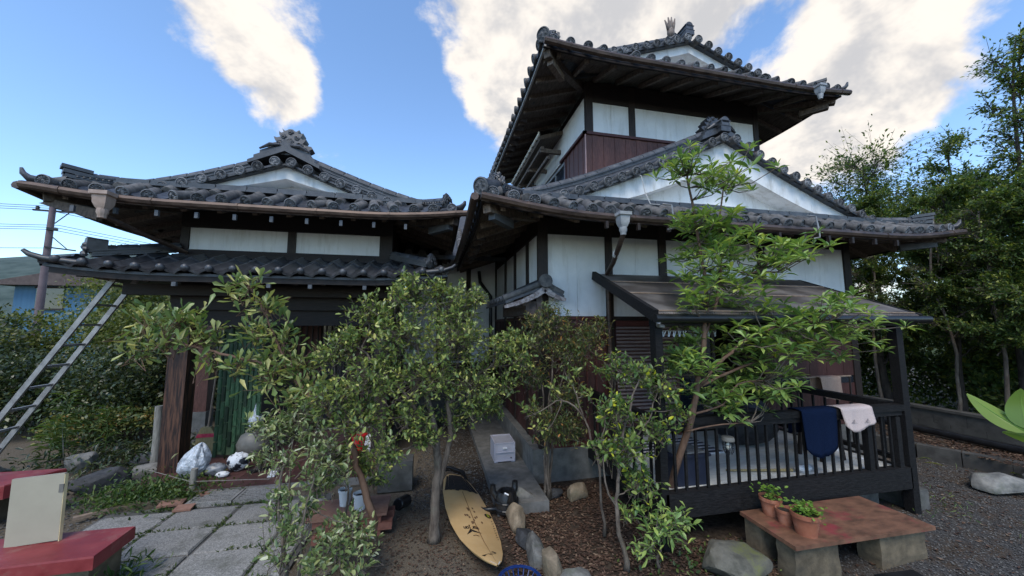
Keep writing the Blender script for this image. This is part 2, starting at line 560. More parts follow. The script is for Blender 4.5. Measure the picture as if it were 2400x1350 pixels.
M_INKB = material('brown print', (0.10, 0.045, 0.02), rough=0.6, bump=0)
M_DIRT = material('dirt smear', (0.20, 0.11, 0.05), (0.10, 0.06, 0.03), rough=0.9, scale=30, bump=0)
M_YELLOWP = material('yellow green print', (0.42, 0.42, 0.03), rough=0.5, bump=0)
M_PADS = material('worn grip pad', (0.016, 0.012, 0.010), (0.035, 0.026, 0.02), rough=0.95, scale=30, bump=0.4)
M_GREEN = material('green split bamboo', (0.010, 0.034, 0.016), (0.036, 0.078, 0.036), rough=0.5, scale=12, stretch=(3, 3, 1), bump=0.1, objrand=0.75, c3=(0.07, 0.10, 0.055), c3_scale=14, c3_amt=0.4)
M_GREENB = material('pale bamboo edge', (0.045, 0.075, 0.035), (0.08, 0.115, 0.06), rough=0.7, scale=12)
M_STRAW = material('straw', (0.22, 0.17, 0.075), (0.33, 0.27, 0.14), rough=0.9, scale=40, stretch=(4, 4, 0.5), bump=0.5)
M_REDC = material('red cloth band', (0.38, 0.02, 0.05), (0.5, 0.06, 0.10), rough=0.8, scale=40, bump=0.2)
M_REDP = material('red plastic', (0.42, 0.012, 0.012), (0.5, 0.02, 0.018), rough=0.4, bump=0.02)
M_BAG = material('clear plastic bag', (0.30, 0.33, 0.37), (0.70, 0.73, 0.77), rough=0.2, scale=17, bump=0.7, spec=0.9, c3=(0.10, 0.11, 0.12), c3_scale=9, c3_amt=0.7, bump_dist=0.05, lo=0.3, hi=0.7)
M_JAR = material('stoneware', (0.10, 0.095, 0.08), (0.17, 0.16, 0.14), rough=0.5, scale=8, bump=0.1)
M_HUSK = material('grain pillar', (0.018, 0.008, 0.006), (0.105, 0.046, 0.026), rough=0.6, scale=4, stretch=(11, 11, 0.9), bump=0.35, lo=0.42, hi=0.60)
M_STAKE = material('weathered stake', (0.17, 0.155, 0.13), (0.28, 0.26, 0.225), rough=0.9, scale=16, stretch=(3, 3, 0.5), bump=0.4)
M_BLUE = material('blue painted metal', (0.045, 0.125, 0.21), (0.065, 0.16, 0.26), rough=0.6, scale=1.2, stretch=(6, 6, 0.3), bump=0.1)
M_BROOF = material('far brown roof', (0.07, 0.05, 0.045), (0.12, 0.09, 0.08), rough=0.8, scale=4)
M_GLASS = material('dark window glass', (0.012, 0.016, 0.022), rough=0.08, bump=0, spec=0.8)
M_SHUT = material('shutter steel', (0.17, 0.13, 0.125), (0.25, 0.20, 0.19), rough=0.4, scale=5, stretch=(1, 1, 5), bump=0.1, c3=(0.09, 0.055, 0.055), c3_scale=4, c3_amt=0.5)
M_NAVYP = material('navy plastic', (0.010, 0.014, 0.030), (0.02, 0.026, 0.05), rough=0.5, bump=0.05)
M_BASK = material('blue basket plastic', (0.008, 0.025, 0.11), (0.015, 0.04, 0.16), rough=0.35, bump=0.05)
M_DARKC = material('dark fabric', (0.008, 0.009, 0.012), (0.022, 0.024, 0.03), rough=0.6, scale=20, bump=0.2)
M_POLE = material('utility pole concrete', (0.12, 0.085, 0.09), (0.17, 0.125, 0.13), rough=0.8, scale=4, bump=0.1)
M_WIRE = material('cable', (0.02, 0.02, 0.022), rough=0.6, bump=0)
M_BRK = material('grey bracket', (0.06, 0.066, 0.075), (0.11, 0.117, 0.127), rough=0.6, scale=9)
M_PALE = material('lit side fascia', (0.34, 0.33, 0.31), (0.5, 0.49, 0.47), rough=0.8, scale=9, bump=0.2)  # upper left fascia only, the light on it is put into the colour
M_LATH = material('pale lath', (0.20, 0.14, 0.10), (0.30, 0.22, 0.16), rough=0.8, scale=20, bump=0.2)  # pale wood of battens, strips, rails and handles

# ---------------------------------------------------------------- roof tile shapes (shared)
TR = 0.069          # radius of the roll tiles


def disc_mesh(name, r, length, body, seed, kind=0):
    """roll tile: closed round end towards -Y with a rim and a relief, barrel behind it"""
    rnd = random.Random(seed)
    b = MB()
    seg = 24
    rings = [(r, 0.0), (r * 0.86, -0.006), (r * 0.80, 0.006), (r * 0.60, 0.004), (r * 0.38, 0.004), (r * 0.22, 0.002), (0.0001, -0.003)]
    vs, fs = [], []
    for q, (rr, yy) in enumerate(rings):
        for k in range(seg):
            t = 2 * math.pi * k / seg
            d = yy
            if kind == 0:
                if q in (3, 4):
                    d += -0.010 if k % 2 == 0 else 0.004
            else:
                if q in (3, 4):
                    d += -0.010 * (1 if math.sin(3 * t + q * 1.6) > 0.1 else -0.3)
                if q == 5:
                    d -= 0.004
            vs.append((rr * math.cos(t), d, rr * math.sin(t)))
    for q in range(len(rings) - 1):
        for k in range(seg):
            k2 = (k + 1) % seg
            fs.append((q * seg + k, q * seg + k2, (q + 1) * seg + k2, (q + 1) * seg + k))
    b.mi = 1
    b.add(vs, fs)
    b.mi = 0
    # barrel
    vs, fs = [], []
    prof = [(r, 0.0), (r * 1.0, 0.028), (r * 0.90, 0.032), (r * 0.90, length - 0.03), (r * 0.86, length)]
    for rr, yy in prof:
        for k in range(12):
            t = 2 * math.pi * k / 12
            vs.append((rr * math.cos(t), yy, rr * math.sin(t)))
    for q in range(len(prof) - 1):
        for k in range(12):
            k2 = (k + 1) % 12
            fs.append((q * 12 + k, (q + 1) * 12 + k, (q + 1) * 12 + k2, q * 12 + k2))
    b.add(vs, fs)
    return b.mesh(name, [body, M_DISC], smooth=True, angle=38)


def barrel_mesh(name, r, length, body):
    b = MB()
    vs, fs = [], []
    prof = [(r * 0.94, 0.0), (r * 0.99, 0.004), (r * 0.97, length - 0.02), (r * 0.86, length - 0.015), (r * 0.86, length + 0.02)]
    n = 9
    for rr, yy in prof:
        for k in range(n):
            t = math.pi * (k / (n - 1) * 1.3 - 0.15)
            vs.append((rr * math.cos(t), yy, rr * math.sin(t)))
    for q in range(len(prof) - 1):
        for k in range(n - 1):
            fs.append((q * n + k, (q + 1) * n + k, (q + 1) * n + k + 1, q * n + k + 1))
    fs.append(tuple(range(n)))
    b.add(vs, fs)
    return b.mesh(name, body, smooth=True, angle=40)


def pan_mesh(name, w, length, lip, body):
    """concave pan between two rolls, with a hanging front lip"""
    b = MB()
    n = 7
    vs, fs = [], []
    def zc(u):
        return -0.030 + 0.030 * (2 * u) ** 2
    for yy in (0.0, length):
        for k in range(n):
            u = k / (n - 1) - 0.5
            vs.append((u * w, yy, zc(u)))
    for k in range(n - 1):
        fs.append((k, k + 1, n + k + 1, n + k))
    o = len(vs)
    for k in range(n):
        u = k / (n - 1) - 0.5
        vs.append((u * w, 0.0, zc(u) - lip * (1 - 1.4 * u * u)))
    for k in range(n - 1):
        fs.append((k, o + k, o + k + 1, k + 1))
    o2 = len(vs)
    for k in range(n):
        u = k / (n - 1) - 0.5
        vs.append((u * w, 0.03, zc(u) - lip * (1 - 1.4 * u * u)))
    for k in range(n - 1):
        fs.append((o + k, o2 + k, o2 + k + 1, o + k + 1))
    b.add(vs, fs)
    return b.mesh(name, body, smooth=True, angle=40)


DISC = [disc_mesh('eave_tile', TR, 0.30, M_TILE_B, 1, 0), disc_mesh('eave_tile', TR, 0.30, M_TILE_B, 2, 1)]
DISC_S = [disc_mesh('verge_tile', TR * 0.97, 0.36, M_TILE_B, 3, 1), disc_mesh('verge_tile', TR * 0.97, 0.36, M_TILE_B, 4, 0)]
DISC_BIG = disc_mesh('corner_tile', TR * 1.45, 0.30, M_TILE, 5, 1)
BARREL = barrel_mesh('cover_tile', TR, 0.26, M_TILE_B)
PANM = pan_mesh('pan_tile', 0.16, 0.5, 0.035, M_TILE)
CAPM = barrel_mesh('ridge_tile', 0.066, 0.20, M_CAP)
CAPB = barrel_mesh('ridge_tile', 0.078, 0.20, M_CAP)
VPAN = MB().bx(-0.085, 0.085, 0.0, 0.22, -0.012, 0.012).mesh('verge_pan', M_TILE)


def lumps(name, mat, w, h, dth, seed, swirl=True):
    """cloud-shaped ridge end: fins down both sides, curls on the face. Local x across, y depth (front at 0), z up"""
    rnd = random.Random(seed)
    b = MB()
    half = [(0.0, 1.0), (0.10, 0.985), (0.16, 0.93), (0.24, 0.90), (0.36, 0.99), (0.31, 0.84), (0.40, 0.80), (0.52, 0.86), (0.47, 0.70), (0.42, 0.62), (0.55, 0.57), (0.72, 0.60), (0.62, 0.44), (0.55, 0.36), (0.72, 0.30), (0.90, 0.28), (0.98, 0.18), (0.86, 0.08), (0.80, 0.0)]
    left = [(-x, z) for x, z in reversed(half[1:])]
    out = []
    for x, z in left + half:
        out.append((x * w / 2 * rnd.uniform(0.95, 1.05), z * h))
    # reverse so that faces look outwards
    b.prism(out, 0.0, dth)
    if swirl:
        for sx, sz, sr in ((-0.42, 0.30, 0.17), (0.42, 0.30, 0.17), (-0.28, 0.62, 0.12), (0.28, 0.62, 0.12), (0, 0.83, 0.12), (-0.65, 0.16, 0.10), (0.65, 0.16, 0.10), (0, 0.42, 0.16)):
            pts = []
            rad = []
            for i in range(9):
                t = i / 8 * 1.5 * 2 * math.pi * (1 if sx <= 0 else -1)
                q = sr * w / 2 * (1 - i / 11)
                pts.append((sx * w / 2 + q * math.cos(t), -0.004 - 0.012 * i / 8, sz * h + q * math.sin(t)))
                rad.append(0.020 * w * (1 - i / 20))
            b.tube(pts, rad, 6)
    return b.mesh(name, mat, smooth=True, angle=35)


def curls(name, mat, s, seed):
    """corner ridge end: a heap of curling waves"""
    rnd = random.Random(seed)
    b = MB()
    b.blob((0, 0.02, 0.30 * s), 0.26 * s, 10, 0.12, (0.9, 0.75, 1.15), rnd)
    for i in range(16):
        a = rnd.uniform(-1.5, 1.5)
        e = rnd.uniform(-0.3, 1.4)
        c = Vector((math.sin(a) * math.cos(e) * 0.27 * s, -math.cos(a) * math.cos(e) * 0.2 * s, 0.30 * s + math.sin(e) * 0.30 * s))
        q0 = rnd.uniform(0.07, 0.11) * s
        sg = rnd.choice((-1, 1))
        tl = rnd.uniform(-0.6, 0.6)
        pts, rad = [], []
        for k in range(8):
            t = sg * k / 7 * 1.4 * 2 * math.pi + tl
            q = q0 * (1 - k / 10)
            pts.append(c + Vector((q * math.cos(t) * math.cos(a), -0.02 * s * k / 7 + q * math.cos(t) * math.sin(a) * 0.4, q * math.sin(t))))
            rad.append(0.036 * s * (1 - k / 16))
        b.tube(pts, rad, 6)
    return b.mesh(name, mat, smooth=True, angle=50)


ONI = [lumps('ridge_ornament', M_TILE_S, 0.46, 0.25, 0.13, 1), lumps('ridge_ornament', M_TILE_S, 0.46, 0.26, 0.13, 2)]
CURL = [curls('corner_ornament', M_TILE_S, 0.42, 3), curls('corner_ornament', M_TILE_S, 0.36, 4)]


def chevron(b, w, drop, th, y0, y1, z):
    """an inverted V of two boards"""
    b.prism([(0, z), (w, z - drop), (w, z - drop - th), (0, z - th), (-w, z - drop - th), (-w, z - drop)][::-1], y0, y1)


class Roof:
    def __init__(s, cx, Wd, Y0, Y1, ze, a, b, Yg, up, L):
        s.cx, s.W, s.Y0, s.Y1, s.ze, s.a, s.b, s.Yg, s.up, s.L = cx, Wd, Y0, Y1, ze, a, b, Yg, up, L
        s.dg = (Yg - Y0) if Yg else 99

    def prof(s, d):
        return s.a * d + s.b * d * d

    sk = 0.0

    def lift(s, dx, dy):
        return s.up * max(0.0, 1 - max(dx, dy) / s.L) ** 2

    def dx(s, x):
        return min(x - (s.cx - s.W), s.cx + s.W - x)

    def skirt(s, x, y):
        dx, dy = max(s.dx(x), -.05), max(y - s.Y0, -.05)
        e = 0.0
        if s.sk and dy > 0 and dx > dy:
            e = s.sk * (min(dy, s.dg) / s.dg) ** 1.2 * min(1.0, (dx - dy) / 0.5)
        return s.ze + s.prof(min(dx, dy)) + e + s.lift(max(dx, 0), max(dy, 0))

    def main(s, x, y):
        dx, dy = max(s.dx(x), 0), max(y - s.Y0, 0)
        return s.ze + s.prof(dx) + s.lift(dx, dy)


def cap_run(roof_o, path, seat, cap=True, width=0.13, waves=False, mesh=CAPM, every=0.19, name='ridge_tile'):
    """ridge built up along a path: bedding course, optional wave course and a row of round caps"""
    pts = [Vector(p) for p in path]
    b = MB()
    for i in range(len(pts) - 1):
        up = (0, 0, 1)
        b.bar(pts[i] + Vector((0, 0, seat * 0.25)), pts[i + 1] + Vector((0, 0, seat * 0.25)), width * 1.25, seat * 0.5)
        b.bar(pts[i] + Vector((0, 0, seat * 0.75)), pts[i + 1] + Vector((0, 0, seat * 0.75)), width * 1.05, seat * 0.5 - 0.006)
        b.bar(pts[i] + Vector((0, 0, seat * 0.5)), pts[i + 1] + Vector((0, 0, seat * 0.5)), width * 1.4, 0.014)
        b.bar(pts[i] + Vector((0, 0, seat)), pts[i + 1] + Vector((0, 0, seat)), width * 1.3, 0.014)
    if waves:
        d = (pts[-1] - pts[0])
        n = max(3, int(d.length / 0.05))
        for i in range(n):
            f = (i + .5) / n * (len(pts) - 1)
            k = min(int(f), len(pts) - 2)
            p = pts[k].lerp(pts[k + 1], f - k)
            dd = (pts[k + 1] - pts[k]).normalized()
            sd_ = dd.cross(Vector((0, 0, 1))).normalized()
            for sg in (-1, 1):
                b.blob(p + sd_ * sg * width * 0.62 + Vector((0, 0, seat * 0.72)), 0.018, 6)
    b.build('ridge_course', M_TILE_S, roof_o)
    if cap:
        L = [0.0]
        for i in range(len(pts) - 1):
            L.append(L[-1] + (pts[i + 1] - pts[i]).length)
        n = max(1, int(round(L[-1] / every)))
        for j in range(n):
            d0, d1 = L[-1] * j / n, L[-1] * (j + 1) / n
            def at_(d):
                for i in range(len(pts) - 1):
                    if d <= L[i + 1] + 1e-6:
                        return pts[i].lerp(pts[i + 1], (d - L[i]) / max(1e-6, L[i + 1] - L[i]))
                return pts[-1]
            p, q = at_(d0), at_(d1)
            v = q - p
            rz = math.atan2(-v.x, v.y)
            rx = math.atan2(v.z, math.hypot(v.x, v.y))
            put(name, mesh, roof_o, p + Vector((0, 0, seat)), (rx, 0, rz), (1, v.length / 0.20 * 0.98, 1))


def tiled_roof(house, R_, sp, soffit_y, wall_x, names, gable=None, left_n=99, right_n=0, front=True, rafters=0.42, gutter_sides='LF', corner=('disc', 'horn'), ornament=0, orn_scale=1.0, verge=0.2, field=True, orn_back=0.28):
    s = R_
    xl, xr = s.cx - s.W, s.cx + s.W
    nx = 33
    xs = [xl + (xr - xl) * i / (nx - 1) for i in range(nx)]
    b = MB()
    Yg = s.Yg if s.Yg else soffit_y
    ys = [s.Y0 + (Yg - s.Y0) * j / 8 for j in range(9)]
    b.grid(xs, ys, s.skirt, 0.05)
    nyb = 14
    if s.Yg:
        ysb = [Yg + 0.24 + (s.Y1 - Yg - 0.24) * (j / (nyb - 1)) ** 1.4 for j in range(nyb)]
        b.grid(xs, ysb, s.main, 0.05)
        Yv = Yg - 0.13
        xv = [xl + s.dg + 0.08 + (xr - xl - 2 * s.dg - 0.16) * i / 24 for i in range(25)]
        b.grid(xv, [Yv + 0.06, Yg + 0.238], lambda x, y: s.main(x, y) - 0.10, 0.02)
        b.grid(xv, [Yg + 0.239, Yg + 0.26], lambda x, y: s.main(x, y) - 0.052, 0.13)
        for sx_ in (-1, 1):
            xq = sorted([s.cx + sx_ * s.W, s.cx + sx_ * (s.W - s.dg - 0.08)])
            b.grid([xq[0] + (xq[1] - xq[0]) * i / 6 for i in range(7)], [Yg, Yg + 0.12, Yg + 0.24], s.main, 0.05)
    roof_o = b.build('roof', M_TILE, house)
    # soffit boards just below, seen from underneath
    c = MB()
    ysf = [s.Y0 + 0.03 + (soffit_y + 0.1 - s.Y0) * j / 8 for j in range(9)]
    c.grid([xl + 0.03 + (xr - xl - 0.06) * i / (nx - 1) for i in range(nx)], ysf, lambda x, y: s.skirt(x, y) - 0.052, 0.02)
    for side in (-1, 1):
        e = s.cx + side * (s.W - 0.03)
        wx = wall_x[0] if side < 0 else wall_x[1]
        xa = sorted([e, wx - side * 0.1])
        c.grid([xa[0] + (xa[1] - xa[0]) * i / 6 for i in range(7)], [soffit_y + 0.1 + (s.Y1 - soffit_y - 0.1) * j / 10 for j in range(11)], lambda x, y: s.main(x, y) - 0.052, 0.02)
    c.build('soffit', M_SOFFIT, roof_o)
    # rafters
    if rafters:
        n = int((xr - xl - 0.5) / rafters)
        for i in range(n + 1):
            x = xl + 0.25 + (xr - xl - 0.5) * i / n
            yend = min(soffit_y + 0.05, s.Y0 + max(0.15, s.dx(x)))
            mb = MB()
            pa, pb = Vector((x, s.Y0 + 0.07, s.skirt(x, s.Y0 + 0.07) - 0.105)), Vector((x, yend, s.skirt(x, yend) - 0.105))
            mb.bar(pa, pb, 0.055, 0.07)
            mb.build('rafter', M_RAFTER, roof_o)
        for side in (-1, 1):
            wx = wall_x[0] if side < 0 else wall_x[1]
            n2 = int((s.Y1 - s.Y0 - 0.5) / rafters)
            for j in range(n2 + 1):
                y = s.Y0 + 0.25 + rafters * j
                if y > s.Y1:
                    break
                x0 = s.cx + side * (s.W - 0.07)
                reach = min(abs(wx - x0) + 0.05, max(0.15, y - s.Y0))
                x1 = x0 - side * reach
                MB().bar((x0, y, s.main(x0, y) - 0.105), (x1, y, s.main(x1, y) - 0.105), 0.055, 0.07).build('rafter', M_RAFTER, roof_o)
            # hip rafter
            x0, y0 = s.cx + side * (s.W - 0.06), s.Y0 + 0.06
            x1 = wx
            y1 = s.Y0 + abs(wx - (s.cx + side * s.W))
            mb = MB()
            hp = []
            for k in range(5):
                f = k / 4
                hp.append(Vector((x0 + (x1 - x0) * f, y0 + (y1 - y0) * f, s.skirt(x0 + (x1 - x0) * f, y0 + (y1 - y0) * f) - 0.135)))
            for k in range(4):
                mb.bar(hp[k], hp[k + 1], 0.10, 0.13)
            mb.build('hip_rafter', M_RAFTER, roof_o)
            if s.up > 0.05:
                d = (hp[0] - hp[1]).normalized()
                e0 = hp[0] + Vector((side * -0.10, 0.10, -0.07))
                mb = MB()
                mb.bar(e0 + Vector((-side * 0.25, 0.25, -0.02)), e0 + Vector((side * 0.03, -0.03, 0.0)), 0.09, 0.10)
                mb.build('rafter_end_cap', M_RAFTER if ornament == 2 else M_BRK, roof_o)
    # fascia under the tiles
    f = MB()
    for i in range(nx - 1):
        f.bar((xs[i], s.Y0 + 0.02, s.skirt(xs[i], s.Y0) - 0.055), (xs[i + 1], s.Y0 + 0.02, s.skirt(xs[i + 1], s.Y0) - 0.055), 0.03, 0.06)
    f.build('fascia_board', M_WOOD_H, roof_o)
    ly = [s.Y0 + (s.Y1 - s.Y0) * (j / 24) for j in range(25)]
    for side in (-1, 1):
        f = MB()
        x = s.cx + side * (s.W - 0.02)
        for j in range(24):
            f.bar((x, ly[j], s.main(x, ly[j]) - 0.055), (x, ly[j + 1], s.main(x, ly[j + 1]) - 0.055), 0.03, 0.06)
        f.build('fascia_board', M_PALE if ornament == 2 and side < 0 else M_WOOD_H, roof_o)
    # rolls and pans at the front
    n = int(round((xr - xl) / sp))
    for i in range(n):
        x = xl + (i + 0.5) * (xr - xl) / n
        run = min(s.dg, s.dx(x))
        y = s.Y0 - 0.055
        z = s.skirt(x, s.Y0) + 0.035
        pit = math.atan2(s.skirt(x, s.Y0 + 0.3) - s.skirt(x, s.Y0), 0.3)
        jit = random.Random(i * 7 + int(s.cx * 10)).uniform
        put('eave_tile', DISC[(i * 7) % 5 % 2], roof_o, (x + jit(-.006, .006), y + jit(-.012, .012), z + jit(-.004, .004)), (pit + jit(-.02, .02), jit(-.8, .8), jit(-.02, .02)))
        k = 0
        yy = s.Y0 + 0.235
        while yy < s.Y0 + run - 0.06 and k < 2:
            put('cover_tile', BARREL, roof_o, (x + jit(-.005, .005), yy, s.skirt(x, yy) + 0.035), (math.atan2(s.skirt(x, yy + 0.2) - s.skirt(x, yy), 0.2), 0, jit(-.03, .03)))
            yy += 0.25
            k += 1
        if i < n - 1:
            xm = xl + (i + 1.0) * (xr - xl) / n
            run = min(s.dg, s.dx(xm))
            put('pan_tile', PANM, roof_o, (xm, s.Y0 - 0.035, s.skirt(xm, s.Y0) + 0.035), (pit, math.atan2(-(s.skirt(xm + .05, s.Y0) - s.skirt(xm - .05, s.Y0)), .1), 0), (sp / 0.235, max(0.3, min(1, (run + 0.05) / 0.5)), 1))
    # rolls at the two sides
    for side, cnt in ((-1, left_n), (1, right_n)):
        j = 0
        y = s.Y0 + sp * 0.5
        while y < s.Y1 and j < cnt:
            x = s.cx + side * (s.W + 0.055)
            xe = s.cx + side * s.W
            pit = math.atan2(s.main(xe - side * 0.3, y) - s.main(xe, y), 0.3)
            put('eave_tile', DISC[j % 2], roof_o, (x, y, s.main(xe, y) + 0.035), (pit, 0.3 * j, R(-90) if side < 0 else R(90)))
            put('pan_tile', PANM, roof_o, (x - side * 0.02, y + sp / 2, s.main(xe, y + sp / 2) + 0.03), (pit, 0, R(-90) if side < 0 else R(90)), (sp / 0.235, 1, 1))
            y += sp
            j += 1
    if field:
        fb = MB()
        for side in (-1, 1):
            y = s.Y0 + sp * 0.5
            while y < s.Y1:
                d0 = 0.22
                d1 = s.W if (not s.Yg or y > s.Yg) else min(s.W, y - s.Y0)
                if not s.Yg:
                    d1 = min(abs((wall_x[0] if side < 0 else wall_x[1]) - (s.cx + side * s.W)), y - s.Y0)
                if d1 > d0 + 0.05:
                    q = max(2, int((d1 - d0) / 0.3) + 1)
                    pts = [(s.cx + side * (s.W - d), y, s.main(s.cx + side * (s.W - d), y) + 0.03) for d in [d0 + (d1 - d0) * k / q for k in range(q + 1)]]
                    fb.tube(pts, 0.055, 6, cap=False)
                y += sp
        tag(fb.build('roof_tile_rows', M_TILE, roof_o, smooth=True), kind='stuff')
    # gable
    if gable:
        Yv = s.Yg - 0.13
        zap = s.main(s.cx, s.Yg)
        for side in (-1, 1):
            x = s.cx + side * 0.1
            i = 0
            while s.dx(x) > s.dg + 0.05:
                z = s.main(x, s.Yg) - 0.065
                jit = random.Random(i * 13 + side).uniform
                put('verge_tile', DISC_S[i % 2], roof_o, (x, Yv + jit(-.01, .01), z), (R(3), jit(-.6, .6), jit(-.03, .03)))
                xm = x + side * verge / 2
                sl = math.atan2(s.main(xm + .05, s.Yg) - s.main(xm - .05, s.Yg), .1)
                put('verge_pan', VPAN, roof_o, (xm, Yv + 0.03, s.main(xm, s.Yg) - 0.095), (0, -sl, 0))
                x += side * verge
                i += 1
            # descending ridge, then the hip ridge out to the corner
            top = s.cx + side * 0.16
            foot = s.cx + side * (s.W - s.dg - 0.12)
            p = []
            for k in range(8):
                xx = top + (foot - top) * k / 7
                p.append((xx, s.Yg + 0.22, s.main(xx, s.Yg) + 0.05))
            cap_run(roof_o, p, 0.10, waves=False, mesh=CAPB)
            q = []
            for k in range(6):
                d = s.dg + 0.16 + (0.20 - s.dg - 0.16) * k / 5
                xx, yy = s.cx + side * (s.W - d), s.Y0 + d
                q.append((xx, yy, s.ze + s.prof(d) + s.lift(d, d) + 0.05))
            cap_run(roof_o, q, 0.095, waves=True)
            ex, ey, ez = q[-1]
            kd = corner[0 if side < 0 else 1]
            if kd in ('disc', 'curl', 'hornc'):
                put('corner_ornament', CURL[0 if side < 0 else 1], roof_o, (ex + side * 0.0, ey - 0.0, ez - 0.03), (0, 0, side * R(45)))
            else:
                mb = MB()
                for k in range(3):
                    mb.bar((ex - side * 0.10, ey + 0.10, ez + 0.06 + 0.055 * k), (ex + side * (0.05 + 0.012 * k), ey - 0.05 - 0.012 * k, ez + 0.065 + 0.058 * k), 0.17 - 0.01 * k, 0.042)
                mb.tube([(ex - side * 0.02, ey + 0.02, ez + 0.03), (ex + side * 0.06, ey - 0.06, ez + 0.03)], 0.07, 10)
                mb.build('corner_ornament', M_TILE_S, roof_o)
        # noshi course at the foot of the gable and plaster face
        nb = MB()
        x0, x1 = s.cx - (s.W - s.dg - 0.1), s.cx + (s.W - s.dg - 0.1)
        zb = s.ze + s.prof(s.dg) + s.sk
        k = 0
        x = x0
        while x < x1 - 0.01:
            w = min(0.36, x1 - x)
            nbx = MB()
            dz = random.Random(k * 3 + 1).uniform(-.006, .006)
            nbx.bx(x + 0.002, x + w - 0.002, s.Yg - 0.15, s.Yg + 0.02, zb + 0.0, zb + 0.03 + dz)
            nbx.bx(x + 0.006, x + w - 0.006, s.Yg - 0.125, s.Yg + 0.02, zb + 0.036 + dz, zb + gable['base'] + dz)
            nbx.build('noshi_tile', M_TILE_S, roof_o)
            x += w
            k += 1
        gz = zb + gable['base']
        face, inner = MB(), MB()
        ax, az = s.cx, zap - 0.07
        bx_l, bx_r = s.cx - gable['half'], s.cx + gable['half']
        N_ = 14
        outer = []
        for i in range(N_ + 1):
            xx = bx_l + (bx_r - bx_l) * i / N_
            outer.append((xx, max(gz + 0.004, s.main(xx, s.Yg) - 0.105)))
        ih, iz = gable['ihalf'], gable['itop']
        innr = []
        for i in range(N_ + 1):
            xx = s.cx - ih + 2 * ih * i / N_
            f_ = max(0.0, 1 - abs(xx - s.cx) / ih)
            innr.append((xx, gz + 0.03 + (iz - gz - 0.03) * (f_ ** 1.12)))
        Yf, Yb = s.Yg, s.Yg + 0.30
        vs = [(x, Yf, z) for x, z in outer] + [(x, Yf, z) for x, z in innr] + [(x, Yb, z) for x, z in innr]
        fs = []
        m = N_ + 1
        for i in range(N_):
            fs.append((i, m + i, m + i + 1, i + 1))
            fs.append((m + i, 2 * m + i, 2 * m + i + 1, m + i + 1))
        face.add(vs, fs)
        face.add([(bx_l, Yf, gz), (bx_r, Yf, gz), (s.cx + ih, Yf, gz + 0.03), (s.cx - ih, Yf, gz + 0.03), (s.cx - ih, Yb, gz + 0.03), (s.cx + ih, Yb, gz + 0.03)], [(0, 1, 2, 3), (3, 2, 5, 4)])
        face.add([(bx_l, Yf, gz), (s.cx - ih, Yf, gz + 0.03), (bx_l, Yf, outer[0][1])], [(0, 1, 2)])
        face.add([(bx_r, Yf, gz), (s.cx + ih, Yf, gz + 0.03), (bx_r, Yf, outer[-1][1])], [(0, 2, 1)])
        face.build('gable_wall', M_PLASTER_G, house)
        inner.prism([(x, z + 0.02) for x, z in innr], Yb, Yb + 0.05)
        inner.build('gable_recess', M_PLASTER_G, house)
        # main ridge and the ornament at its end
        p = [(s.cx, s.Yg - 0.06 + (gable['ridge_to'] - s.Yg + 0.06) * k / 3, zap + 0.03) for k in range(4)]
        cap_run(roof_o, p, 0.16, every=0.22)
        ob = MB()
        sl = 0.5
        for k in range(3):
            ww = (0.34 - 0.05 * k) * orn_scale
            chevron(ob, ww, ww * 0.48, 0.05, Yv + orn_back - 0.14 + 0.012 * k, Yv + orn_back + 0.22, zap + 0.115 + 0.045 * k)
        ob.tube([(s.cx * 0 - 0.24 * orn_scale, Yv + orn_back - 0.125, zap + 0.075), (-0.14 * orn_scale, Yv + orn_back - 0.14, zap + 0.14), (-0.05 * orn_scale, Yv + orn_back - 0.13, zap + 0.15)], [0.012, 0.026, 0.014], 6)
        ob.tube([(0.24 * orn_scale, Yv + orn_back - 0.125, zap + 0.075), (0.14 * orn_scale, Yv + orn_back - 0.14, zap + 0.14), (0.05 * orn_scale, Yv + orn_back - 0.13, zap + 0.15)], [0.012, 0.026, 0.014], 6)
        ob.v = [(x + s.cx, y, z) for x, y, z in ob.v]
        oo = ob.build('ridge_end', M_TILE_S, roof_o)
        put('ridge_ornament', ONI[ornament % 2], roof_o, (s.cx, Yv + orn_back, zap + 0.13), (R(-4), 0, 0), (orn_scale, 1, orn_scale))
    # corner tiles
    for side in (-1, 1):
        kd = corner[0 if side < 0 else 1]
        x, y = s.cx + side * s.W, s.Y0
        z = s.skirt(x, y)
        if kd == 'disc':
            put('corner_tile', DISC_BIG, roof_o, (x + side * 0.02, y - 0.02, z + 0.075), (R(16), 0, side * R(45)))
        else:
            mb = MB()
            k = 0.07 if kd == 'hornc' else 0.10
            pts = [(x - side * 0.26, y + 0.20, z + 0.03), (x - side * 0.08, y + 0.05, z + 0.03), (x + side * 0.01, y - 0.03, z + 0.04), (x + side * 0.045, y - 0.055, z + 0.065 + k * 0.2), (x + side * 0.055, y - 0.065, z + 0.08 + k * 0.6)]
            mb.tube(pts, [0.06, 0.06, 0.052, 0.036, 0.018], 9, squash=0.75)
            mb.build('corner_tile', M_TILE_S, roof_o, smooth=True, angle=50)
    return roof_o


